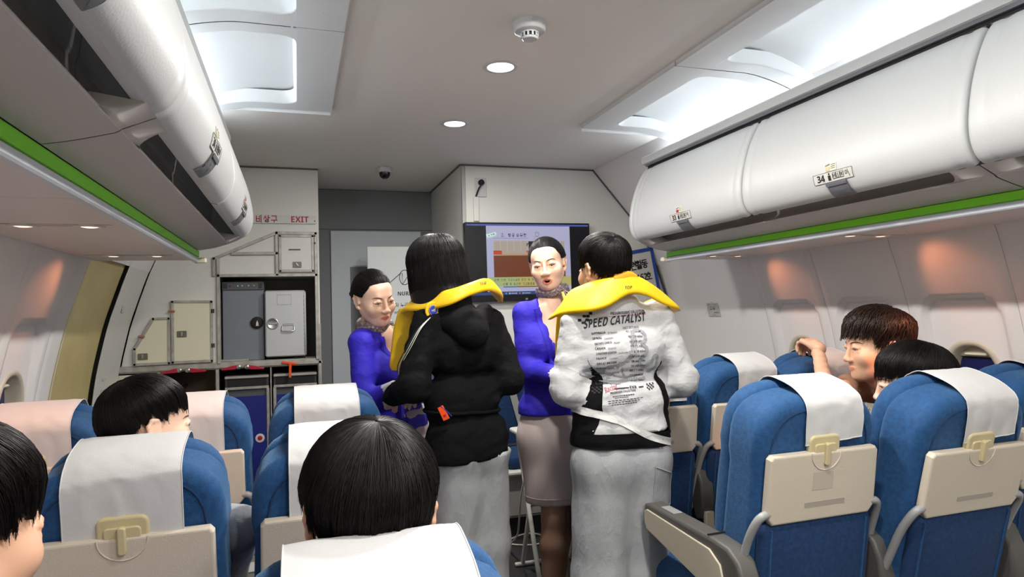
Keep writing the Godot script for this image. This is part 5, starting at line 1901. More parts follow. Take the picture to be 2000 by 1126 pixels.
func people_materials() -> void:
	mat("skin", rgb(232, 192, 168), .48, 0, {"vertex_color_use_as_albedo": true, "subsurf_scatter_enabled": true, "subsurf_scatter_strength": .08})
	mat("skin_tan", rgb(220, 172, 142), .48, 0, {"vertex_color_use_as_albedo": true, "subsurf_scatter_enabled": true, "subsurf_scatter_strength": .08})
	mat("eye_white", rgb(232, 228, 224), .3)
	mat("iris", rgb(30, 20, 16), .15)
	mat("hair", rgb(17, 14, 13), .44, 0, {"metallic_specular": .35})
	mat("hair_brown", rgb(38, 25, 19), .4, 0, {"metallic_specular": .35})
	mat("brow", rgb(92, 70, 60), .8)
	var wf := FastNoiseLite.new()
	wf.noise_type = FastNoiseLite.TYPE_SIMPLEX_SMOOTH; wf.fractal_type = FastNoiseLite.FRACTAL_RIDGED; wf.seed = 31; wf.frequency = .008; wf.fractal_octaves = 3; wf.domain_warp_enabled = true; wf.domain_warp_amplitude = 40.0; wf.domain_warp_frequency = .006
	var weave := NoiseTexture2D.new()      # soft creases of knitted cloth
	weave.width = 512; weave.height = 512; weave.seamless = true; weave.noise = wf; weave.as_normal_map = true; weave.bump_strength = 14.0
	var cl := {"uv1_triplanar": true, "uv1_scale": Vector3(2.2, 3.0, 2.2), "normal_enabled": true, "normal_texture": weave, "normal_scale": .34, "rim_enabled": true, "rim": .15, "rim_tint": .8}
	var bl := cl.duplicate(); bl["rim"] = .04; bl["metallic_specular"] = .25
	mat("jacket_blue", rgb(38, 24, 176), .75, 0, cl)
	mat("blouse", rgb(226, 218, 222), .7, 0, cl)
	mat("skirt", rgb(186, 172, 168), .8, 0, {"rim_enabled": true, "rim": .1})
	mat("tights", rgb(160, 122, 100), .55)
	mat("black_knit", rgb(17, 17, 19), .9, 0, bl)
	mat("sweat_white", rgb(196, 196, 196), .85, 0, cl)
	mat("knit_black", rgb(16, 16, 18), .9, 0, bl)
	mat("heather", rgb(176, 178, 180), .9, 0, {"uv1_triplanar": true, "uv1_scale": Vector3(4, 1.6, 4), "albedo_texture": noise_tex(.3, rgb(205, 205, 205), Color.WHITE, 512, 3, 33), "normal_enabled": true, "normal_texture": weave, "normal_scale": .16})
	mat("tan_shirt", rgb(150, 112, 90), .85, 0, cl)
	mat("grey_shirt", rgb(170, 172, 178), .85, 0, cl)
	mat("scarf", rgb(226, 214, 206), .6, 0, {"uv1_triplanar": true, "uv1_scale": Vector3(14, 14, 14), "albedo_texture": noise_tex(.035, rgb(60, 50, 70), rgb(255, 252, 248), 256, 1, 41, false, 4.0, FastNoiseLite.TYPE_CELLULAR)})
	mat("scarf_yellow", rgb(222, 220, 120), .6)
	mat("vest_yellow", rgb(244, 196, 18), .5, 0, {"uv1_triplanar": true, "uv1_scale": Vector3(9, 9, 9), "normal_enabled": true, "normal_texture": noise_tex(.06, Color.WHITE, Color.WHITE, 256, 4, 43, true, 5.0), "normal_scale": .18})
	mat("vest_inside", rgb(226, 150, 16), .55)
	mat("strap", rgb(214, 214, 210), .7, 0, cl)
	mat("emblem_blue", rgb(44, 60, 170), .45)
	mat("shoe_black", rgb(22, 21, 21), .35)
	mat("shoe_white", rgb(216, 214, 210), .6)
	mat("print_grey", rgb(150, 151, 154), .85)
	mat("print_ink", rgb(44, 45, 48), .85)
	mat("print_red", rgb(170, 40, 60), .85)

func lerp_table(tb: Array, x: float) -> float:
	for i in tb.size() - 1:
		if x <= tb[i + 1][0]: return lerpf(tb[i][1], tb[i + 1][1], clampf((x - tb[i][0]) / (tb[i + 1][0] - tb[i][0]), 0, 1))
	return tb[-1][1]

const HAIR_C := Vector3(0, .025, -.010)
const HAIR_R := Vector3(.0770, .0930, .0975)

func hair_path(st: Dictionary, az: float, m: int) -> Array:
	var pole: Vector3 = st.pole
	var e1 := pole.cross(Vector3.RIGHT if absf(pole.x) < .8 else Vector3.UP).normalized()
	var e2 := pole.cross(e1)
	var tang := e1 * cos(az) + e2 * sin(az)
	var raw := []
	var ph := 2.0
	var falls := false
	var jit: float = st.get("jag", 3.0) * (sin(az * 37.0) + sin(az * 61.0 + 1.0) + sin(az * 17.0))
	while ph < 172.0:
		var d := pole * cos(deg_to_rad(ph)) + tang * sin(deg_to_rad(ph))
		var el := rad_to_deg(asin(clampf(d.y, -1, 1)))
		var al := absf(rad_to_deg(atan2(d.x, d.z)))
		if ph > 14.0 and el < lerp_table(st.el, al) + jit: break
		raw.append(d)
		if st.has("fall") and al > st.fall_alpha and el < st.fall_from and ph > 40.0:
			falls = true
			break
		ph += 2.0
	var n := raw.size()
	var th: float = st.th
	var out := []
	var total := float(n)
	for i in n:
		var s := i / maxf(1.0, n - 1.0)
		var k: float = th * (.55 + .45 * sin(PI * minf(1.0, .15 + s * .8)))
		if st.tuck: k *= 1.0 - .92 * smoothstep(.72, 1.0, s)
		elif not st.has("fall"): k *= 1.0 - .55 * smoothstep(.72, 1.0, s)
		var d: Vector3 = raw[i]
		if st.has("side"): k *= lerpf(st.side, 1.0, smoothstep(-.05, .55, d.y + maxf(0.0, d.z) * .45))
		if st.has("front_th") and d.z > 0: k += st.front_th * d.z * d.z * smoothstep(.2, .7, s)
		out.append(HAIR_C + d * (HAIR_R + Vector3.ONE * k))
	if falls:
		var last: Vector3 = out[-1]
		var fy: float = st.fall
		for j in range(1, 9):
			var f := j / 8.0
			var side := Vector3(last.x, 0, last.z).normalized()
			out.append(Vector3(last.x, lerpf(last.y, fy, f), last.z) + side * (.010 * sin(f * PI * .8) - .006 * f))
	# resample
	return curve(out, m) if out.size() > 1 else [out[0], out[0]]

func hair(t: Node3D, xf: Transform3D, st: Dictionary, m: Material) -> MeshInstance3D:
	var mb := MB.new()
	var na: int = st.get("na", 72)
	var M_ := 16
	var rows := []
	var n := FastNoiseLite.new(); n.seed = st.seed; n.frequency = 1.0
	for a in na:
		var p := hair_path(st, TAU * a / na, M_)
		var rid: float = n.get_noise_1d(a * 1.7) * st.get("ridge", .0012)
		for i in p.size(): p[i] = HAIR_C + (p[i] - HAIR_C) * (1.0 + rid * 10.0 * i / M_)
		var inn: Vector3 = p[-1] - HAIR_C
		p.append(HAIR_C + Vector3(inn.x * .9, inn.y + (.004 if st.has("fall") else .0), inn.z * .9))
		rows.append(p)
	rows.append(rows[0])
	mb.grid(rows)
	# strands
	var r := RandomNumberGenerator.new(); r.seed = st.seed
	var cnt: int = st.get("strands", 900)
	var wv: float = st.get("wave", .0)
	for q in cnt:
		var az := r.randf() * TAU
		var p := hair_path(st, az, 12)
		var p2 := hair_path(st, az + r.randf_range(-.12, .12) * st.get("mess", 1.0), 12)
		var s0 := r.randi_range(0, 6)
		var s1 := 11 if r.randf() < .75 else r.randi_range(s0 + 4, 11)
		var lift: float = r.randf_range(.0005, .0035) * st.get("mess", 1.0)
		var w: float = r.randf_range(.0006, .0013) * st.get("thick", 1.0)
		var phs := r.randf() * TAU
		var base := mb.v.size()
		var np := s1 - s0 + 1
		for i in np:
			var k := s0 + i
			var f := i / float(np - 1)
			var c: Vector3 = (p[k] as Vector3).lerp(p2[k], f)
			var o := (c - HAIR_C).normalized()
			var tg: Vector3 = ((p[mini(11, k + 1)] as Vector3) - p[maxi(0, k - 1)]).normalized()
			var sd := o.cross(tg).normalized()
			c += o * (lift * sin(PI * (.12 + .8 * f)) + wv * .5 * sin(phs + k * 1.1)) + sd * wv * sin(phs * 2.0 + k * .9)
			if st.has("flick") and i == np - 1: c += o * r.randf() * st.flick
			if i == np - 1 and s1 == 11 and not st.tuck: c += tg * r.randf() * .012
			var ww: float = w * (1.0 - .75 * f)
			mb.p(c + o * ww); mb.p(c - o * ww * .4 + sd * ww); mb.p(c - o * ww * .4 - sd * ww)
		for i in np - 1:
			var a0 := base + i * 3
			for j in 3:
				var j2 := (j + 1) % 3
				mb.t(a0 + j, a0 + 3 + j2, a0 + j2); mb.t(a0 + j, a0 + 3 + j, a0 + 3 + j2)
	if st.has("bun"):
		var c: Vector3 = st.bun
		mb.ball(c, Vector3(.036, .034, .026), Basis.IDENTITY, 20, 12)
		for k in 5: mb.tube(curve([c + Vector3(cos(k) * .03, sin(k) * .03, -.01), c + Vector3(cos(k + 1.2) * .03, sin(k + 1.2) * .03, -.022), c + Vector3(cos(k + 2.4) * .02, sin(k + 2.4) * .02, -.026), c + Vector3(cos(k + 3.4) * .03, sin(k + 3.4) * .03, -.012)], 14), .006, 6)
	return wp("hair", mb.move(xf), m, t)

const EL_SLICK := [[0, 33], [25, 32], [45, 25], [62, 8], [74, -10], [82, -2], [96, -4], [110, -24], [135, -36], [180, -40]]
const EL_SHORT := [[0, 14], [25, 13], [45, 12], [60, 12], [72, -12], [80, -14], [84, 4], [96, 4], [106, -16], [125, -30], [150, -38], [180, -40]]
const EL_BOWL := [[0, 6], [30, 4], [50, 2], [66, 3], [74, -8], [100, -4], [112, -14], [135, -28], [180, -34]]
const EL_LOW := [[0, 15], [30, 14], [50, 14], [66, 12], [76, 0], [96, 4], [108, -10], [130, -26], [180, -36]]
const EL_BOB := [[0, 10], [30, 8], [40, 2], [46, -80], [180, -80]]

# one continuous skin: torso, limbs, head and hands in a single mesh
func skin_body(t: Node3D, J: Dictionary, kind: String, hx: Transform3D, m: Material, cell := .015) -> MeshInstance3D:
	var s := Sdf.new()
	s.k = .05
	var sc: float = J.get("size", 1.0)
	var ax: Vector3 = (J.SL - J.SR).normalized()
	var neck_top := hx * Vector3(0, -.10, -.024)
	s.cap(J.N, neck_top, .050 * sc, .046 * sc)
	s.cap(J.SL, J.SR, .036 * sc)
	s.cap(J.C - ax * .06, J.C + ax * .06, .070 * sc)
	s.cap(J.W - ax * .04, J.W + ax * .04, .062 * sc)
	s.cap(J.P - ax * .05, J.P + ax * .05, .070 * sc)
	s.cap(J.C, J.P, .045 * sc)
	s.cap(J.N + J.F * .015 + Vector3(0, -.03, 0), J.C + J.F * .02, .050 * sc, .055 * sc)
	for e in ["L", "R"]:
		s.cap(J["S" + e], J["E" + e], .036 * sc, .031 * sc)
		s.cap(J["E" + e], J["W" + e], .031 * sc, .023 * sc)
		var hip: Vector3 = J.P + ax * (.075 if e == "L" else -.075)
		s.cap(hip, J["K" + e], .056 * sc, .038 * sc)
		s.cap(J["K" + e], J["A" + e], .038 * sc, .026 * sc)
		var toe: Vector3 = J["A" + e] + J.F * .13 + Vector3(0, -.045, 0)
		s.cap(J["A" + e] + Vector3(0, -.03, 0), toe, .034 * sc, .026 * sc)
	s.k = .028
	var mb := s.build(cell)
	mb.use_c = true
	mb.add(head_mesh(kind), hx)
	for e in ["L", "R"]:
		var d: Vector3 = (J["W" + e] - J["E" + e]).normalized()
		if J.has("hd" + e): d = (J["hd" + e] as Vector3).normalized()
		var pn: Vector3 = J.get("palm" + e, Vector3.DOWN)
		pn = (pn - d * pn.dot(d)).normalized()
		var x := d.cross(pn)
		var fl: bool = e == "R"
		var b := Basis(-x if fl else x, d, pn)
		mb.add(hand_mesh(J.get("curl", .45)), Transform3D(b * sc, J["W" + e] + d * .012), fl)
	return wp("body", mb, m, t)

func top_sdf(J: Dictionary, o: Dictionary) -> Sdf:
	var s := Sdf.new()
	s.k = o.get("k", .030)
	var ax: Vector3 = (J.SL - J.SR).normalized()
	s.cap(J.SL.lerp(J.N, .1), J.SR.lerp(J.N, .1), o.sh)
	s.cap(J.N - ax * .03 + Vector3(0, -.03, 0), J.N + ax * .03 + Vector3(0, -.03, 0), o.get("nk", .062))
	s.cap(J.C - ax * o.cw, J.C + ax * o.cw, o.cr)
	s.cap(J.W - ax * o.ww, J.W + ax * o.ww, o.wr)
	s.cap(J.B - ax * o.bw, J.B + ax * o.bw, o.br)
	s.cap(J.B + Vector3(0, -.08, 0) - ax * o.bw, J.B + Vector3(0, -.08, 0) + ax * o.bw, o.br)
	for e in (["L", "R"] if not o.get("noarm", false) else []):
		s.cap(J["S" + e], J["E" + e], o.ur, o.er)
		if not o.get("short", false): s.cap(J["E" + e], J["W" + e].lerp(J["E" + e], o.get("cut", .04)), o.er, o.fr)
	return s

func sleeve_stop(s: Sdf, J: Dictionary, e: String, at: float) -> void:
	pass

func trousers(t: Node3D, J: Dictionary, m: Material, hip: float, knee: float, ank: float, top_y: float, sd: int, bw: float) -> Sdf:
	var s := Sdf.new()
	s.k = .03
	var ax: Vector3 = (J.SL - J.SR).normalized()
	s.cap(J.P - ax * bw, J.P + ax * bw, hip)
	s.cap(J.P + Vector3(0, .1, 0) - ax * bw * .8, J.P + Vector3(0, .1, 0) + ax * bw * .8, hip * .84)
	for e in ["L", "R"]:
		var h: Vector3 = J.P + ax * (bw if e == "L" else -bw)
		s.cap(h, J["K" + e], hip * .93, knee)
		s.cap(J["K" + e], J["A" + e], knee, ank)
	s.folds(sd, 7.0, .009, Vector3(1.5, .5, 1.5), false)
	if top_y > 0: s.planes.append([Vector3.UP, top_y])
	wp("trousers", s.build(.014), m, t)
	return s

func shoes(t: Node3D, J: Dictionary, m: Material) -> void:
	for e in ["L", "R"]:
		var s := Sdf.new(); s.k = .03
		var a: Vector3 = J["A" + e]
		var y := FLOOR + .035
		s.cap(Vector3(a.x, y + .012, a.z) - J.F * .03, Vector3(a.x, y, a.z) + J.F * .13, .040, .034)
		s.cap(a, Vector3(a.x, y + .01, a.z), .036, .04)
		s.planes.append([Vector3.DOWN, -FLOOR - .001])
		wp("shoe", s.build(.010), m, t)

func ring_band(t: Node3D, c: Vector3, b: Basis, rx: float, rz: float, h: float, th: float, m: Material, called: String) -> MeshInstance3D:
	var mb := MB.new()
	var pr := []
	for k in 9:
		var a := TAU * k / 8
		pr.append(Vector2(1.0 + cos(a) * th / rx, sin(a) * h / 2))
	var rows := []
	for q in pr:
		var row := []
		for k in 32:
			var a := TAU * k / 32
			row.append(c + b * Vector3(cos(a) * rx * q.x, q.y + .004 * sin(a * 3.0), sin(a) * rz * q.x))
		rows.append(row)
	mb.grid(rows, true)
	return wp(called, mb, m, t)

func cuff(t: Node3D, J: Dictionary, e: String, r: float, m: Material) -> void:
	var mb := MB.new()
	var d: Vector3 = (J["W" + e] - J["E" + e]).normalized()
	mb.tube([J["W" + e] - d * .05, J["W" + e] - d * .045, J["W" + e] + d * .012, J["W" + e] + d * .016], [r * .9, r, r * 1.05, r * .95], 20)
	wp("cuff", mb, m, t)

# a sheet swept along stations: centre, across vector, half width, half thickness
func sheet(stations: Array, across := 9) -> MB:
	var mb := MB.new()
	var rows := []
	for i in stations.size():
		var q: Array = stations[i]
		var c: Vector3 = q[0]; var w: Vector3 = (q[1] as Vector3).normalized()
		var tg: Vector3 = ((stations[mini(i + 1, stations.size() - 1)][0] as Vector3) - stations[maxi(0, i - 1)][0]).normalized()
		var nn := tg.cross(w).normalized()
		var row := []
		for k in across:
			var f := -1.0 + 2.0 * k / (across - 1)
			row.append(c + w * q[2] * f + nn * q[3] * sqrt(maxf(0.0, 1.0 - pow(absf(f), 3.0))))
		for k in range(across - 2, 0, -1):
			var f := -1.0 + 2.0 * k / (across - 1)
			row.append(c + w * q[2] * f - nn * q[3] * sqrt(maxf(0.0, 1.0 - pow(absf(f), 3.0))))
		rows.append(row)
	rows.insert(0, mb._dot(rows[0], stations[0][0])); rows.append(mb._dot(rows[-1], stations[-1][0]))
	mb.grid(rows, true)
	return mb

func stations(pts: Array, n: int) -> Array:     # smooth between [centre, across, half width, half thickness]
	var cs := []; var ws := []; var hw := []
	for q in pts: cs.append(q[0]); ws.append((q[1] as Vector3).normalized()); hw.append(Vector2(q[2], q[3]))
	var c2 := curve(cs, n); var w2 := curve(ws, n); var h2 := curve(hw, n)
	var out := []
	for i in n: out.append([c2[i], w2[i], h2[i].x, h2[i].y])
	return out

func on_cloth(s: Sdf, mb: MB, d: Vector3, lift: float) -> MB:      # lay flat lettering onto a garment
	for i in mb.v.size():
		mb.v[i] = s.hit(mb.v[i] - d * .3, d, lift, .8)
	return mb

func split_long(mb: MB, step: float) -> MB:      # cut long triangles so that lettering can follow folds
	for pass_ in 4:
		var out := MB.new()
		out.v = mb.v; out.u = mb.u; out.c = mb.c
		var did := false
		for k in range(0, mb.ix.size(), 3):
			var a := mb.ix[k]; var b := mb.ix[k + 1]; var c := mb.ix[k + 2]
			var l := [out.v[a].distance_to(out.v[b]), out.v[b].distance_to(out.v[c]), out.v[c].distance_to(out.v[a])]
			var m := l.find(maxf(l[0], maxf(l[1], l[2])))
			if l[m] < step: out.t(a, b, c); continue
			did = true
			var p: Array = [[a, b, c], [b, c, a], [c, a, b]][m]
			var mid := out.p((out.v[p[0]] + out.v[p[1]]) * .5)
			out.t(p[0], mid, p[2]); out.t(mid, p[1], p[2])
		mb = out
		if not did: break
	return mb

func stand_legs(J: Dictionary) -> void:
	for e in ["L", "R"]:
		if not J.has("K" + e):
			var ax: Vector3 = (J.SL - J.SR).normalized() * (.085 if e == "L" else -.085)
			J["K" + e] = Vector3(J.P.x, .50, J.P.z) + ax + J.F * .01
			J["A" + e] = Vector3(J.P.x, FLOOR + .075, J.P.z) + ax * 1.05

func seat_legs(J: Dictionary) -> void:
	for e in ["L", "R"]:
		var ax: Vector3 = Vector3(-.085 if e == "L" else .085, 0, 0)
		J["K" + e] = Vector3(J.P.x, .53, J.P.z - .40) + ax
		J["A" + e] = Vector3(J.P.x, FLOOR + .075, J.P.z - .44) + ax

func V(x: float, y: float, z: float) -> Vector3: return Vector3(x, y, z)

func people() -> void:
	people_materials()
	crew_facing()
	crew_left()
	student_white()
	student_black()
	seated()

func crew_facing() -> void:
	var t := thing("person", "person in blue jacket and taupe skirt facing the camera, talking, before the television", "person", V(.99, FLOOR, -2.54))
	var J := {"F": V(-.15, 0, .99), "N": V(.995, 1.385, -2.56), "C": V(1.0, 1.22, -2.55), "W": V(1.0, 1.06, -2.55), "B": V(1.0, .95, -2.545), "P": V(1.005, .90, -2.55),
		"SL": V(1.125, 1.345, -2.545), "SR": V(.885, 1.338, -2.575), "EL": V(1.15, 1.12, -2.50), "ER": V(.882, 1.11, -2.53), "WL": V(1.09, 1.12, -2.33), "WR": V(.955, 1.098, -2.35), "palmL": V(0, -1, .2), "palmR": V(0, -1, .2),
		"KL": V(1.012, .52, -2.56), "AL": V(1.005, FLOOR + .10, -2.60), "KR": V(.962, .52, -2.50), "AR": V(.935, FLOOR + .10, -2.49)}
	var hx := head_xf(V(.985, 1.537, -2.545), V(-.50, 0, .87), 6, 7, .93)
	skin_body(t, J, "female_open", hx, M.skin)
	head_extras("female_open", t, T(-t.position.x, -t.position.y, -t.position.z) * hx, .0028, true)
	hair(t, hx, {"pole": V(0, .10, -1).normalized(), "el": EL_SLICK, "th": .010, "tuck": true, "jag": .4, "seed": 3, "strands": 1500, "thick": .7, "mess": .35, "ridge": .0006, "bun": V(0, .0, -.125)}, M.hair)
	_crew_clothes(t, J, hx, 51)

func crew_left() -> void:
	var t := thing("person", "person in blue jacket with neck scarf looking down, before the grey alcove", "person", V(.36, FLOOR, -2.76))
	var J := {"F": V(.72, 0, .70), "N": V(.322, 1.290, -2.715), "C": V(.35, 1.14, -2.745), "W": V(.375, .99, -2.77), "B": V(.385, .89, -2.775), "P": V(.39, .86, -2.78),
		"SL": V(.432, 1.252, -2.83), "SR": V(.232, 1.245, -2.645), "EL": V(.50, 1.03, -2.74), "ER": V(.238, 1.02, -2.60), "WL": V(.43, 1.05, -2.56), "WR": V(.335, 1.065, -2.50), "palmL": V(0, -1, 0), "palmR": V(0, -1, 0)}
	stand_legs(J)
	var hx := head_xf(V(.290, 1.415, -2.67), V(.44, 0, .90), 13, 9, .93)
	skin_body(t, J, "female", hx, M.skin)
	head_extras("female", t, T(-t.position.x, -t.position.y, -t.position.z) * hx, .0012)
	hair(t, hx, {"pole": V(0, .10, -1).normalized(), "el": EL_SLICK, "th": .010, "tuck": true, "jag": .4, "seed": 4, "strands": 1500, "thick": .7, "mess": .35, "ridge": .0006, "bun": V(0, .0, -.125)}, M.hair)
	_crew_clothes(t, J, hx, 61)

func _crew_clothes(t: Node3D, J: Dictionary, hx: Transform3D, sd: int) -> void:
	var ax: Vector3 = (J.SL - J.SR).normalized()
	var f: Vector3 = J.F
	# blouse under the jacket
	var b := Sdf.new(); b.k = .03
	b.cap(J.C - ax * .058, J.C + ax * .058, .070); b.cap(J.W - ax * .045, J.W + ax * .045, .062); b.cap(J.B - ax * .05, J.B + ax * .05, .070)
	b.planes.append([Vector3.UP, J.C.y + .03]); b.planes.append([Vector3.DOWN, -(J.C.y - .13)])
	wp("blouse", b.build(.013), M.blouse, t)
	var s := top_sdf(J, {"sh": .044, "cw": .058, "cr": .088, "ww": .050, "wr": .080, "bw": .062, "br": .092, "ur": .046, "er": .042, "fr": .037, "cut": .16, "nk": .050})
	for x in [-1, 1]: s.cap(J.C + ax * x * .055 + f * .045 + Vector3(0, -.01, 0), J.C + ax * x * .05 + f * .05 + Vector3(0, -.03, 0), .045)
	s.ks = .006
	# hollow inside, open in a V at the front
	s.inner = top_sdf(J, {"sh": .024, "cw": .056, "cr": .068, "ww": .048, "wr": .060, "bw": .060, "br": .072, "ur": .03, "er": .03, "fr": .03, "nk": .040, "noarm": true})
	for x in [-1, 1]: s.inner.cap(J.C + ax * x * .055 + f * .045 + Vector3(0, -.01, 0), J.C + ax * x * .05 + f * .05 + Vector3(0, -.03, 0), .030)
	s.cap(J.N + f * .09 + Vector3(0, .02, 0), Vector3(J.C.x, J.C.y - .10, J.C.z) + f * .13, .082, .008, true)
	s.cap(J.N + Vector3(0, .08, 0), J.N + Vector3(0, .02, 0) + f * .03, .058, .056, true)
	s.planes.append([Vector3.DOWN, -(J.B.y - .02)])
	s.folds(sd, 12.0, .0035, Vector3(.8, 1.4, .8), false)
	var solid := top_sdf(J, {"sh": .044, "cw": .058, "cr": .088, "ww": .050, "wr": .080, "bw": .062, "br": .092, "ur": .046, "er": .042, "fr": .037, "cut": .16, "nk": .050})
	for x in [-1, 1]: solid.cap(J.C + ax * x * .055 + f * .045 + Vector3(0, -.01, 0), J.C + ax * x * .05 + f * .05 + Vector3(0, -.03, 0), .045)
	var jk := wp("jacket", s.build(.0078), M.jacket_blue, t)
	for x in [-1, 1]:
		var lrows := []
		for i in 22:
			var u := lerpf(.16, 1.0, i / 21.0)
			var r := lerpf(.082, .008, u)
			var yy := lerpf(J.N.y + .02, J.C.y - .10, u)
			var cx: Vector3 = J.N.lerp(J.C, u)
			var row := []
			for w in 6:
				var hw := r * .76 + .026 * w / 5.0
				var q: Vector3 = Vector3(cx.x, yy, cx.z) + ax * x * hw + f * .4
				row.append(solid.hit(q, -f, .0045 if w in [1, 2, 3, 4] else .001, .6) - t.position)
			lrows.append(row)
		var lap := MB.new(); lap.grid(lrows, false, x > 0)
		part("lapel", lap, M.jacket_blue, jk)
	# front closing edge
	var edge := []
	for i in 12:
		var q := V(J.C.x, J.C.y - .04 - i * .018, J.C.z) + f * .4
		edge.append(s.hit(q, -f, .001) - t.position)
	var mb := MB.new(); mb.tube(edge, .0022, 5)
	part("front_edge", mb, M.jacket_blue, jk)
	for e in ["L", "R"]: cuff(t, J, e, .036, M.blouse)
	# skirt
	var k := Sdf.new(); k.k = .06
	k.cap(J.P + Vector3(0, .06, 0) - ax * .055, J.P + Vector3(0, .06, 0) + ax * .055, .086)
	k.cap(J.P + Vector3(0, -.06, 0) - ax * .06, J.P + Vector3(0, -.06, 0) + ax * .06, .092)
	var mk: Vector3 = (J.KL + J.KR) / 2
	for x in [-1, 0, 1]: k.cap(J.P + Vector3(0, -.06, 0) + ax * x * .06, Vector3(mk.x, .50, mk.z) + ax * x * .046, .092, .074)
	k.planes.append([Vector3.DOWN, -.575]); k.planes.append([Vector3.UP, J.P.y + .10])
	k.folds(sd + 1, 6.0, .004, Vector3(1.5, .4, 1.5), false)
	var sk := wp("skirt", k.build(.013), M.skirt, t)
	mb = MB.new()
	var hem := []
	for i in 25:
		var a := TAU * i / 24
		var d := Vector3(cos(a), 0, sin(a))
		hem.append(k.hit(Vector3(mk.x, .606, mk.z) + d * .3, -d, .0006, .3) - t.position)
	mb.tube(hem, .0012, 5, false)
	part("hem_stitch", mb, M.skirt, sk)
	for e in ["L", "R"]:
		var g := Sdf.new(); g.k = .02
		g.cap(Vector3(J["K" + e].x, .61, J["K" + e].z), J["K" + e], .053, .0475)
		g.cap(J["K" + e], J["K" + e].lerp(J["A" + e], .3), .0455, .0495); g.cap(J["K" + e].lerp(J["A" + e], .3), J["A" + e], .0495, .030)
		g.cap(J["A" + e], J["A" + e] + f * .1 + Vector3(0, -.05, 0), .034, .028)
		wp("stocking", g.build(.011), M.tights, t)
	shoes(t, J, M.shoe_black)
	# scarf with knot and tails
	var sb := hx.basis.orthonormalized()
	var nc := hx * Vector3(0, -.118, -.016)
	var bb := Basis(sb.x, (sb.y + Vector3.UP * .6).normalized(), sb.z).orthonormalized()
	var sc := ring_band(t, nc, bb, .063, .067, .042, .008, M.scarf, "scarf")
	mb = MB.new()
	var kp := nc + bb * Vector3(.050, .0, .048)
	mb.ball(kp, Vector3(.016, .017, .014), bb, 12, 9)
	for q in [[.030, -.05, .02], [.045, -.035, .0]]:
		var pts := stations([[kp, bb * Vector3(0, .4, 1), .008, .003], [kp + bb * Vector3(q[0] * .5, q[1] * .5, .022 + q[2] * .3), bb * Vector3(.4, .2, 1), .018, .003], [kp + bb * Vector3(q[0], q[1], .024 + q[2]), bb * Vector3(.5, .2, 1), .022, .002]], 8)
		mb.add(sheet(pts, 7))
	sub_wp("scarf_knot", mb, M.scarf, t, sc)
	mb = sheet(stations([[kp + bb * Vector3(.0, -.008, .016), bb * Vector3(1, 0, .3), .008, .003], [kp + bb * Vector3(.01, -.035, .024), bb * Vector3(1, 0, .3), .014, .003], [kp + bb * Vector3(.016, -.06, .022), bb * Vector3(1, 0, .3), .016, .002]], 8), 7)
	sub_wp("scarf_tail", mb, M.scarf_yellow, t, sc)

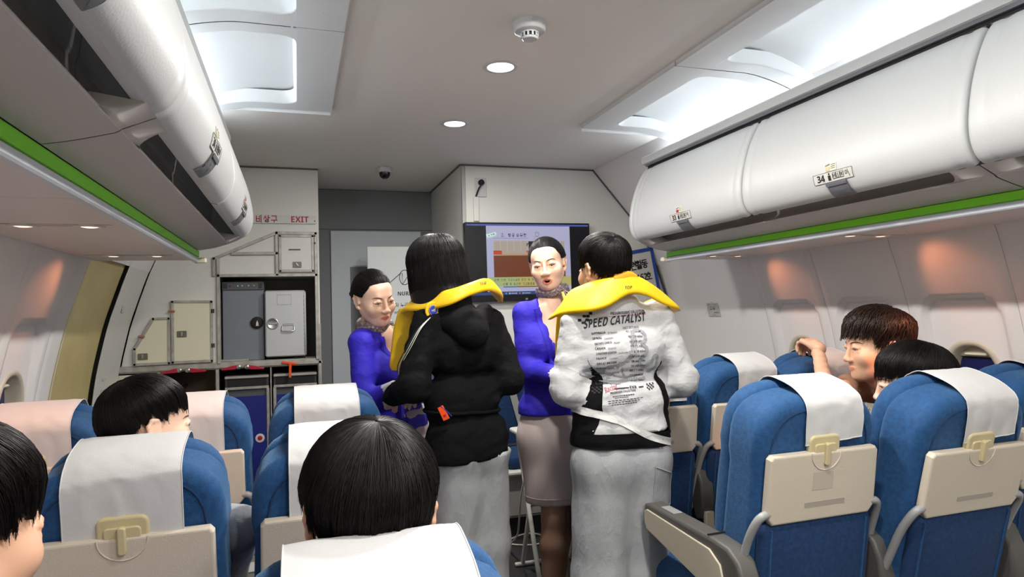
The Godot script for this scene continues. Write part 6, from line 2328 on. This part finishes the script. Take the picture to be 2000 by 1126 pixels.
func student_white() -> void:
	var t := thing("person", "student with short black hair in white printed sweatshirt and grey sweatpants from behind", "person", V(.985, FLOOR, -1.95))
	var J := {"F": V(.05, 0, -1.0), "N": V(.975, 1.380, -1.945), "C": V(.99, 1.215, -1.955), "W": V(.993, 1.05, -1.95), "B": V(.990, .955, -1.945), "P": V(.99, .86, -1.945),
		"SL": V(.854, 1.305, -1.955), "SR": V(1.140, 1.312, -1.945), "EL": V(.812, 1.10, -1.955), "ER": V(1.208, 1.105, -1.925), "WL": V(.895, 1.065, -2.12), "WR": V(1.105, 1.065, -2.10), "palmL": V(1, 0, 0), "palmR": V(-1, 0, 0)}
	J["KL"] = V(.905, .50, -1.95); J["AL"] = V(.895, FLOOR + .08, -1.93); J["KR"] = V(1.055, .49, -1.95); J["AR"] = V(1.045, FLOOR + .08, -1.93)
	var hx := head_xf(V(.953, 1.475, -1.96), V(-.20, 0, -.98), 0, -3, .91)
	skin_body(t, J, "male", hx, M.skin_tan)
	head_extras("male", t, T(-t.position.x, -t.position.y, -t.position.z) * hx, .001)
	hair(t, hx, {"pole": V(0, .80, -.60).normalized(), "el": EL_SHORT, "th": .020, "tuck": false, "seed": 12, "strands": 2200, "mess": 1.2, "side": .45, "front_th": .006, "flick": .003}, M.hair)
	var s := top_sdf(J, {"sh": .050, "cw": .062, "cr": .100, "ww": .066, "wr": .098, "bw": .066, "br": .100, "ur": .056, "er": .054, "fr": .044, "nk": .064})
	s.planes.append([V(0.05, -1, 0).normalized(), -.905])
	s.cap(J.N + V(0, .12, 0), J.N + V(0, .058, 0), .052, .050, true)
	s.folds(71, 10.0, .006, V(.8, 1.8, .8))
	var sh := wp("sweatshirt", s.build(.0105), M.sweat_white, t)
	var full := s
	s = top_sdf(J, {"sh": .050, "cw": .062, "cr": .100, "ww": .066, "wr": .098, "bw": .066, "br": .100, "ur": .056, "er": .054, "fr": .044, "nk": .064, "noarm": true})
	s.folds(71, 10.0, .006, V(.8, 1.8, .8))
	# black side panels and hem, laid round the torso
	var ctr := Vector2(.992, -1.95)
	for side in [-1, 1]:
		var rows := []
		for i in 20:
			var y := lerpf(1.205, .955, i / 19.0)
			var row := []
			var inner := lerpf(66.0, 50.0, smoothstep(0.0, .5, i / 19.0)) if i < 14 else lerpf(50.0, 60.0, (i - 13) / 6.0)
			for k in 11:
				var a: float = deg_to_rad(lerpf(inner, 120.0, k / 10.0)) * side
				var d := V(sin(a), 0, cos(a))
				row.append(s.hit(V(ctr.x, y, ctr.y) + d * .30, -d, .0016, .3) - t.position)
			rows.append(row)
		var mb := MB.new(); mb.grid(rows, false, side > 0)
		part("side_panel", mb, M.knit_black, sh)
	var band := func(y0: float, y1: float, slope: float, lift: float, m: Material, called: String, parent: Node, a0: float, a1: float) -> void:
		var rows := []
		for i in 6:
			var row := []
			for k in 41:
				var a := deg_to_rad(lerpf(a0, a1, k / 40.0))
				var d := V(sin(a), 0, cos(a))
				var y := lerpf(y0, y1, i / 5.0) + slope * sin(a) * .17
				row.append(s.hit(V(ctr.x, y, ctr.y) + d * .30, -d, lift + .0016 * sin(PI * i / 5.0), .3) - t.position)
			rows.append(row)
		var mb := MB.new(); mb.grid(rows, false, true)
		part(called, mb, m, parent)
	band.call(.962, .915, -.02, .0014, M.knit_black, "hem_band", sh, -175, 175)
	# print on the back
	var P := func(u: float, v: float) -> Vector3: return V(-1.134888 + .001756 * u - .000058 * v, 2.415182 - .000096 * u - .001576 * v, -1.75)
	var lay := func(mb: MB, m: Material, called: String) -> void:
		for i in mb.v.size(): mb.v[i].z = -1.60
		part(called, on_cloth(full, split_long(mb, .012), V(0, 0, -1), .0016).move(T(-t.position.x, -t.position.y, -t.position.z)), m, sh)
	var txt := func(str_: String, u: float, v: float, size: float, rot: float, width: float, bold: bool, ital: float, font: String) -> MB:
		var mb := text_mb(str_, size, font, bold, ital, 0.0)
		var lo := 1e3; var hi := -1e3
		for q in mb.v: lo = minf(lo, q.x); hi = maxf(hi, q.x)
		var sx := width / maxf(.001, hi - lo) if width > 0 else 1.0
		var c: Vector3 = P.call(u, v)
		mb.move(Transform3D(rotz(rot) * Basis.from_scale(V(sx, 1, 1)), c) * T(-(lo + hi) / 2, 0, 0))
		return mb
	# track drawing first, lettering above it
	var ribbon := func(pts: Array, w: float, mb: MB) -> void:
		var ps := []
		for q in pts: ps.append(P.call(q[0], q[1]))
		var c := curve(ps, pts.size() * 6)
		var r0 := []; var r1 := []
		for i in c.size():
			var tg: Vector3 = ((c[mini(i + 1, c.size() - 1)] as Vector3) - c[maxi(0, i - 1)]).normalized()
			var nn := V(-tg.y, tg.x, 0) * w / 2
			r0.append(c[i] + nn); r1.append(c[i] - nn)
		mb.grid([r0, r1], false, true)
	var tm := MB.new()
	ribbon.call([[1188, 719], [1215, 713], [1229, 700], [1236, 680], [1237, 660], [1243, 647], [1255, 645], [1263, 652], [1262, 664], [1255, 670], [1264, 680], [1262, 692], [1252, 700], [1253, 712], [1262, 717], [1272, 711], [1277, 706]], .011, tm)
	ribbon.call([[1275, 712], [1279, 697], [1285, 694], [1289, 700], [1286, 716], [1280, 724], [1272, 726]], .011, tm)
	ribbon.call([[1270, 740], [1240, 742], [1215, 748], [1190, 746], [1160, 736], [1146, 731], [1160, 726], [1188, 725]], .010, tm)
	ribbon.call([[1188, 728], [1205, 735], [1230, 738], [1266, 732]], .006, tm)
	ribbon.call([[1219, 719], [1228, 737]], .005, tm)
	ribbon.call([[1243, 655], [1243, 672], [1240, 692], [1228, 708]], .005, tm)
	lay.call(tm, M.print_grey, "track_print")
	var mb := MB.new()
	mb.add(txt.call("SPEED CATALYST", 1213, 625.5, .0265, 5.0, .222, true, .30, "Droid Sans"))
	mb.add(txt.call("PROGRESSIVE COLLECTION", 1237, 608.5, .0085, 3.0, .128, true, 0.0, "Droid Sans"))
	mb.add(txt.call("RACE DISTANCE", 1241, 639, .0075, 1.5, .056, false, 0.0, "Droid Sans"))
	var cn := [["AUSTRALIA", "Melbourne", "191.110"], ["SPAIN", "Catalunya", "188.170"], ["MONTE CARLO", "Monaco", "161.838"], ["CANADA", "Montreal", "189.695"], ["UNITED STATES", "Indianapolis", "190.139"], ["FRANCE", "Catalunya", "191.870"], ["GREAT BRITAIN", "Silverstone", "188.448"], ["EUROPE", "Nurburgring", "191.948"], ["HUNGARY", "Hungaroring", "190.551"], ["TURKEY", "Istanbul", "192.388"], ["BELGIUM", "Spa", "191.491"]]
	for i in cn.size():
		var v0 := 653.0 + i * 9.85
		var w: float = cn[i][0].length() * .0048
		mb.add(txt.call(cn[i][0], 1165 + i * .9 + w * 285, v0 - w * 30, .0065, 4.5 - i * .2, w, true, 0.0, "Droid Sans"))
		var w2: float = cn[i][1].length() * .0036
		mb.add(txt.call("/" + cn[i][1], 1168 + i * .9 + w * 570 + w2 * 285, v0 - w * 60, .0058, 4.0, w2, false, .35, "Droid Serif"))
		mb.add(txt.call(cn[i][2] + " miles", 1243 + i * .9, 647 + i * 9.7, .0068, .5, .049, true, 0.0, "Droid Sans"))
	mb.add(txt.call("EXR", 1240, 757.5, .008, 0, .022, true, .0, "Droid Sans"))
	mb.add(txt.call("PROGRESSIVE COLLECTION", 1218, 766, .0062, 3, .088, true, .0, "Droid Sans"))
	for q in [[1218, 773, .075], [1214, 777, .045], [1222, 781, .12], [1219, 785, .11], [1219, 789, .09]]:
		var c: Vector3 = P.call(q[0], q[1])
		for k in 10: mb.box(c + V((k - 4.5) * q[2] / 10, (k - 4.5) * q[2] * .005, 0), V(q[2] / 13, .0022, .0))
	ribbon.call([[1203, 760.5], [1232, 758.5]], .003, mb); ribbon.call([[1250, 757], [1260, 756]], .003, mb)
	# chequered blocks beside the title and by the lower line
	for q in [[1166, 613, 6, 5.2], [1160, 619, 7, 5.2], [1153, 619, 6, 5], [1158, 626, 7, 5], [1150, 632, 5, 4.5], [1144, 627, 6, 5]]:
		mb.box(P.call(q[0], q[1]), V(q[2] * .00176, q[3] * .0016, 0))
	for g in [[1168, 760], [1269, 752]]:
		for i in 5:
			for j in 4:
				if (i + j) % 2 == 0: mb.box(P.call(g[0] + i * 3 - j * .6, g[1] + j * 3.2 - i * .5), V(.0050, .0048, 0))
	lay.call(mb, M.print_ink, "lettering")
	var red := MB.new()
	red.add(txt.call("Racing", 1197, 759.5, .0140, 14, .048, false, .35, "Droid Serif"))
	ribbon.call([[1176, 621], [1212, 617], [1276, 611]], .0012, red)
	lay.call(red, M.print_red, "red_print")
	# trousers
	var tr := trousers(t, J, M.heather, .103, .090, .078, .935, 72, .066)
	var pk := []
	for i in 9:
		for j in 1: pk.append(tr.hit(V(1.05 + .075 * i / 8.0, .855 - .004 * i, -1.6), V(0, 0, -1), .002) - t.position)
	for i in 9: pk.append(tr.hit(V(1.125, .823 - .1 * i / 8.0, -1.6), V(0, 0, -1), .002) - t.position)
	for i in 9: pk.append(tr.hit(V(1.125 - .08 * i / 8.0, .723 - .002 * i, -1.6), V(0, 0, -1), .002) - t.position)
	for i in 9: pk.append(tr.hit(V(1.045 + .005 * i / 8.0, .707 + .148 * i / 8.0, -1.6), V(0, 0, -1), .002) - t.position)
	mb = MB.new(); mb.tube(pk, .0018, 5, false)
	part("pocket_seam", mb, M.heather, t)
	shoes(t, J, M.shoe_white)
	# life vest
	var v := thing("life_vest", "yellow life vest draped over the white printed sweatshirt, tied with a white belt", "life vest", V(.98, 1.36, -1.93), "yellow life vests")
	var n := V(.985, 1.40, -1.93)
	var yok := sheet(stations([
		[V(.845, 1.345, -2.08), V(-.5, -.35, -.2), .050, .008], [V(.832, 1.372, -2.00), V(-.45, -.60, .35), .056, .008], [V(.855, 1.386, -1.905), V(-.35, -.80, .6), .060, .008], [V(.915, 1.400, -1.868), V(-.12, -.95, .4), .050, .008],
		[V(.985, 1.425, -1.862), V(0, -.98, .3), .036, .008], [V(1.045, 1.418, -1.868), V(.1, -.95, .4), .034, .008], [V(1.11, 1.392, -1.89), V(.25, -.85, .5), .040, .008], [V(1.175, 1.372, -1.93), V(.45, -.65, .5), .045, .008], [V(1.215, 1.362, -2.00), V(.6, -.5, .2), .044, .008], [V(1.20, 1.345, -2.08), V(.6, -.4, -.1), .045, .010]], 44), 11)
	var yk := wp("yoke", yok, M.vest_yellow, v)
	mb = sheet(stations([[V(.945, 1.432, -1.872), V(0, 1, .1), .024, .005], [V(.975, 1.440, -1.866), V(0, 1, .05), .026, .005], [V(1.005, 1.440, -1.868), V(0, 1, .05), .026, .005], [V(1.03, 1.430, -1.874), V(0, 1, .1), .024, .005]], 12), 7)
	wp("collar_tab", mb, M.vest_inside, v)
	for x in [.895, 1.10]:
		mb = sheet(stations([[V(x, 1.36, -2.085), V(1, 0, 0), .055, .016], [V(x + .01, 1.26, -2.115), V(1, 0, 0), .065, .020], [V(x + .015, 1.15, -2.125), V(1, 0, 0), .068, .020], [V(x + .015, 1.03, -2.115), V(1, 0, 0), .060, .016]], 20), 9)
		wp("front_panel", mb, M.vest_yellow, v)
	mb = text_mb("TOP", .010, "Droid Sans", true, .2, 0)
	mb.move(T(.985, 1.415, -1.8495, rotx(-16)))
	sub_wp("print", mb, M.print_ink, v, yk)
	# belt round the waist
	var rows := []
	for i in 6:
		var row := []
		for k in 49:
			var a := deg_to_rad(lerpf(-180, 180, k / 48.0))
			var d := V(sin(a), 0, cos(a))
			var y := .975 - .062 * sin(a) + lerpf(.012, -.012, i / 5.0)
			row.append(s.hit(V(ctr.x, y, ctr.y) + d * .32, -d, .004, .3))
		rows.append(row)
	mb = MB.new(); mb.grid(rows, false, true)
	wp("belt", mb, M.strap, v)

func student_black() -> void:
	var t := thing("person", "student with black bob hair in a black hoodie and grey sweatpants, seen from behind", "person", V(.575, FLOOR, -2.35))
	var J := {"F": V(-.35, 0, -.94), "N": V(.545, 1.385, -2.355), "C": V(.565, 1.215, -2.35), "W": V(.562, 1.04, -2.345), "B": V(.575, .90, -2.34), "P": V(.59, .86, -2.35),
		"SL": V(.428, 1.312, -2.30), "SR": V(.692, 1.305, -2.395), "EL": V(.372, 1.105, -2.255), "ER": V(.742, 1.10, -2.345), "WL": V(.325, 1.055, -2.43), "WR": V(.655, 1.05, -2.50), "palmL": V(.6, 0, -.6), "palmR": V(-.6, 0, -.6)}
	J["KL"] = V(.525, .50, -2.36); J["AL"] = V(.52, FLOOR + .08, -2.34); J["KR"] = V(.65, .50, -2.40); J["AR"] = V(.65, FLOOR + .08, -2.38)
	var hx := head_xf(V(.480, 1.500, -2.38), V(-.62, 0, -.78), 10, 0, 1.0)
	skin_body(t, J, "female", hx, M.skin)
	head_extras("female", t, T(-t.position.x, -t.position.y, -t.position.z) * hx, .001)
	hair(t, hx, {"pole": V(0, 1, -.12).normalized(), "el": EL_BOB, "th": .024, "tuck": false, "fall": -.150, "fall_from": -2.0, "fall_alpha": 40.0, "seed": 21, "strands": 3000, "thick": .9, "mess": 1.3, "ridge": .0004, "na": 90}, M.hair)
	var s := top_sdf(J, {"sh": .050, "cw": .058, "cr": .098, "ww": .056, "wr": .096, "bw": .062, "br": .102, "ur": .056, "er": .056, "fr": .044, "nk": .054})
	s.planes.append([V(0, -1, 0), -.825])
	s.cap(J.N + V(0, .13, 0), J.N + V(0, .058, 0), .052, .050, true)
	s.folds(81, 9.0, .008, V(.8, 1.7, .8))
	wp("hoodie", s.build(.0115), M.black_knit, t)
	var h := Sdf.new(); h.k = .07
	h.cap(V(.465, 1.352, -2.31), V(.545, 1.285, -2.250), .040, .038)
	h.cap(V(.66, 1.345, -2.375), V(.60, 1.285, -2.260), .040, .038)
	h.cap(V(.545, 1.355, -2.30), V(.58, 1.275, -2.245), .046, .034)
	h.folds(83, 9.0, .006)
	wp("hood", h.build(.0105), M.black_knit, t)
	trousers(t, J, M.heather, .100, .090, .078, .85, 84, .058)
	# waist seam under the gathered hem
	var mb := MB.new()
	var seam := []
	for k in 33:
		var a := TAU * k / 32
		var d := V(sin(a), 0, cos(a))
		seam.append(s.hit(V(.562, 1.0 - .008 * sin(a), -2.345) + d * .3, -d, .003, .3) - t.position)
	mb.tube(seam, .007, 6, false)
	part("waist_cord", mb, M.knit_black, t)
	shoes(t, J, M.shoe_white)
	# life vest
	var v := thing("life_vest", "yellow life vest with blue round emblem hung round the neck of the black hoodie", "life vest", V(.5, 1.36, -2.35), "yellow life vests")
	var yok := sheet(stations([
		[V(.392, 1.372, -2.47), V(-.5, -.3, .2), .036, .009], [V(.392, 1.385, -2.40), V(-.5, -.5, .5), .040, .009], [V(.43, 1.392, -2.315), V(-.3, -.75, .55), .040, .008], [V(.50, 1.405, -2.232), V(-.1, -.9, .35), .030, .008],
		[V(.575, 1.432, -2.232), V(0, -.95, .3), .024, .008], [V(.645, 1.448, -2.272), V(.2, -.85, .5), .028, .010], [V(.70, 1.435, -2.345), V(.4, -.7, .5), .038, .011], [V(.72, 1.415, -2.42), V(.5, -.65, .2), .042, .010]], 44), 11)
	var yk := wp("yoke", yok, M.vest_yellow, v)
	mb = sheet(stations([[V(.386, 1.372, -2.455), V(.9, .0, .4), .030, .008], [V(.376, 1.30, -2.465), V(.9, .0, .4), .040, .012], [V(.366, 1.22, -2.465), V(.9, .0, .4), .042, .012], [V(.358, 1.165, -2.455), V(.9, .0, .4), .042, .011], [V(.357, 1.145, -2.45), V(.9, 0, .4), .034, .007]], 26), 11)
	wp("front_panel", mb, M.vest_yellow, v)
	mb = sheet(stations([[V(.50, 1.37, -2.545), V(.8, 0, -.3), .035, .010], [V(.49, 1.26, -2.56), V(.8, .0, -.3), .055, .018], [V(.49, 1.14, -2.55), V(.8, 0, -.3), .05, .014]], 16), 9)
	wp("front_panel", mb, M.vest_yellow, v)
	var tb := Basis(V(.9, .1, -.35).normalized(), V(0, 1, .1).normalized(), V(.35, -.1, .93).normalized()).orthonormalized()
	mb = MB.new(); mb.ext(circle(.030, 28), .006, .002, 3, Transform3D(tb, V(.443, 1.362, -2.262)))
	var tab := wp("emblem_tab", mb, M.vest_yellow, v)
	mb = MB.new(); mb.ext(circle(.0185, 28), .002, .0005, 2, Transform3D(tb, V(.443, 1.362, -2.262) + tb.z * .006))
	sub_wp("emblem", mb, M.emblem_blue, v, tab)
	mb = MB.new()
	for k in 3: mb.tube([V(.443, 1.362, -2.262) + tb * V(-.008, -.004 + k * .004, .0085), V(.443, 1.362, -2.262) + tb * V(.0, .002 - k * .003, .0085), V(.443, 1.362, -2.262) + tb * V(.008, .004 - k * .004, .0085)], .0009, 4)
	var ring := []
	for k in 25: ring.append(V(.443, 1.362, -2.262) + tb * V(cos(TAU * k / 24) * .0165, sin(TAU * k / 24) * .0165, .0084))
	mb.tube(ring, .0006, 4, false)
	sub_wp("emblem_mark", mb, M.label_white, v, tab)
	for k in 3:
		mb = MB.new()
		mb.tube(curve([V(.435, 1.338, -2.250), V(.395 - k * .004, 1.30, -2.222 - k * .003), V(.362 - k * .006, 1.24, -2.228 - k * .006), V(.335 - k * .004, 1.175, -2.285 - k * .01), V(.335, 1.13, -2.35)], 24), .0016, 6)
		wp("inflation_tube", mb, M.label_white if k < 2 else M.print_ink, v)
	mb = text_mb("TOP", .013, "Droid Sans", true, .2, 0)
	mb.move(Transform3D(Basis(V(.85, .12, -.5).normalized(), V(-.2, .75, -.5).normalized(), V(.45, .55, .7).normalized()).orthonormalized(), V(.625, 1.452, -2.243)))
	sub_wp("print", mb, M.print_ink, v, yk)
	mb = MB.new(); mb.ext(PackedVector2Array([V2(-.010, .0), V2(.010, .0), V2(.013, -.05), V2(-.011, -.05)]), .008, .002, 2, Transform3D(rotz(24) * roty(-12), V(.455, 1.035, -2.222)))
	var wh := wp("buckle_tab", mb, M.orange, v)
	mb = MB.new(); mb.ext(rr(.010, .008, .001, 1), .001, 0, 1, Transform3D(rotz(24) * roty(-12), V(.455, 1.035, -2.222)) * T(.001, -.034, .008))
	sub_wp("tab_slot", mb, M.red, v, wh)
	mb = MB.new(); mb.tube([V(.455, 1.037, -2.216), V(.478, 1.015, -2.214), V(.492, 1.0, -2.214)], .003, 6)
	wp("cord", mb, M.navy, v)

func V2(x: float, y: float) -> Vector2: return Vector2(x, y)

func seated_person(label: String, seat: Vector3, hc: Vector3, dir: Vector3, pitch: float, roll: float, sc: float, kind: String, st: Dictionary, skin: Material, shirt: Material, pants: Material, arms: Dictionary, hairm: Material, short_ := false) -> Node3D:
	var t := thing("person", label, "person", V(seat.x, FLOOR, seat.z))
	var f := V(0, 0, -1)
	var hx := head_xf(hc, dir, pitch, roll, sc)
	var nb := hx * V(0, -.155, -.03)
	var J := {"F": f, "N": nb + V(0, -.03, 0), "P": V(seat.x, .575, seat.z), "size": minf(sc, 1.0)}
	J["C"] = J.N.lerp(J.P, .30); J["W"] = J.N.lerp(J.P, .65); J["B"] = J.N.lerp(J.P, .92)
	var lx: float = arms.get("half", .135)
	var ax: Vector3 = arms.get("ax", V(-1, 0, 0))
	J["SL"] = J.N + ax * lx + V(0, -.055, 0); J["SR"] = J.N - ax * lx + V(0, -.055, 0)
	J["EL"] = J.SL + ax * .03 + V(0, -.24, -.03); J["ER"] = J.SR - ax * .03 + V(0, -.24, -.03)
	J["WL"] = J.EL + V(.04, -.02, -.2); J["WR"] = J.ER + V(-.04, -.02, -.2)
	for k in arms:
		if arms[k] is Vector3 and k != "ax": J[k] = arms[k]
	if arms.has("curl"): J["curl"] = arms.curl
	seat_legs(J)
	if seat.y > 0.0:
		for e in ["L", "R"]: J["A" + e] += V(0, seat.y, 0)
	skin_body(t, J, kind, hx, skin, .018)
	head_extras(kind, t, T(-t.position.x, -t.position.y, -t.position.z) * hx, .0008)
	hair(t, hx, st, hairm)
	var s := top_sdf(J, {"sh": .050, "cw": .060, "cr": .092, "ww": .055, "wr": .090, "bw": .055, "br": .094, "ur": .052, "er": .048, "fr": .040, "nk": .052, "short": short_})
	if short_:
		s = top_sdf(J, {"sh": .050, "cw": .060, "cr": .092, "ww": .055, "wr": .090, "bw": .055, "br": .094, "ur": .054, "er": .052, "fr": .042, "nk": .052, "short": true})
		for e in ["L", "R"]:      # sleeves end above the elbow
			var d: Vector3 = (J["E" + e] - J["S" + e]).normalized()
			s.cap(J["S" + e].lerp(J["E" + e], .92), J["E" + e] + d * .12, .075, .08, true)
	s.cap(J.N + V(0, .12, 0), J.N + V(0, .055, 0), .052, .050, true)
	s.folds(int(hc.x * 100) + 200, 10.0, .006, V(1, 1.3, 1))
	wp("shirt", s.build(.014), shirt, t)
	trousers(t, J, pants, .098, .082, .068, 0.0, int(hc.x * 100) + 300, .06)
	shoes(t, J, M.shoe_black)
	return t

func seated() -> void:
	seated_person("person with black hair seen from behind, nearest to the camera at the bottom", V(.09, 0, -1.02), V(.098, 1.050, -1.005), V(.03, 0, -1), 12, 0, 1.10, "male",
		{"pole": V(-.10, .93, -.36).normalized(), "el": EL_BOWL, "th": .018, "tuck": false, "seed": 31, "strands": 5200, "thick": .62, "mess": 1.0, "na": 120, "ridge": .0010, "flick": .004}, M.skin_tan, M.knit_black, M.navy, {}, M.hair)
	seated_person("person with dark hair cut off by the left edge of the photo", V(-.345, 0, -.98), V(-.398, 1.100, -.945), V(.55, 0, -.83), 6, 0, 1.05, "male",
		{"pole": V(0, .90, -.42).normalized(), "el": EL_BOWL, "th": .020, "tuck": false, "seed": 32, "strands": 3200, "thick": .7, "mess": 1.0, "na": 100}, M.skin_tan, M.knit_black, M.navy, {}, M.hair)
	seated_person("person with dark bowl haircut and grey top looking right, before the galley", V(-.335, 0, -1.76), V(-.336, 1.104, -1.735), V(.86, 0, -.50), 3, 0, .92, "male",
		{"pole": V(0, .88, -.46).normalized(), "el": EL_LOW, "th": .017, "tuck": false, "seed": 33, "side": .7, "strands": 2600, "thick": .8, "mess": .9, "na": 100}, M.skin, M.grey_shirt, M.heather, {"ER": V(-.135, .86, -1.70), "WR": V(-.17, .70, -1.86)}, M.hair)
	seated_person("boy in tan shirt by the right windows, arm over the seat ahead, face lit orange", V(2.03, .045, -1.60), V(1.868, 1.190, -1.76), V(-.93, 0, -.37), 0, 0, 1.0, "male",
		{"pole": V(0, .92, -.38).normalized(), "el": EL_SHORT, "th": .026, "tuck": false, "seed": 34, "strands": 2200, "wave": .006, "side": .2, "thick": 3.2, "mess": 2.2, "front_th": .008, "ridge": .003, "flick": .006}, M.skin_tan, M.tan_shirt, M.knit_black, {"ax": V(-.37, 0, .93), "half": .15, "N": V(1.935, 1.075, -1.735), "C": V(1.97, .92, -1.70), "SL": V(1.915, 1.015, -1.615), "SR": V(1.955, 1.05, -1.865), "EL": V(1.90, .80, -1.56), "WL": V(1.85, .66, -1.70), "ER": V(1.742, 1.045, -1.86), "WR": V(1.842, 1.185, -2.00), "hdR": V(.35, .25, -.9), "palmR": V(0, -1, -.3), "curl": .75}, M.hair_brown, true)
	seated_person("person with straight black fringe in profile, behind the right middle seat", V(1.66, .045, -1.56), V(1.765, 1.095, -1.535), V(-.72, 0, -.69), 4, 0, 1.0, "male",
		{"pole": V(0, .92, -.38).normalized(), "el": EL_BOWL, "th": .018, "tuck": false, "seed": 35, "strands": 2200, "thick": .9, "mess": 1.0, "front_th": .004, "na": 100, "flick": .005}, M.skin, M.knit_black, M.knit_black, {}, M.hair)
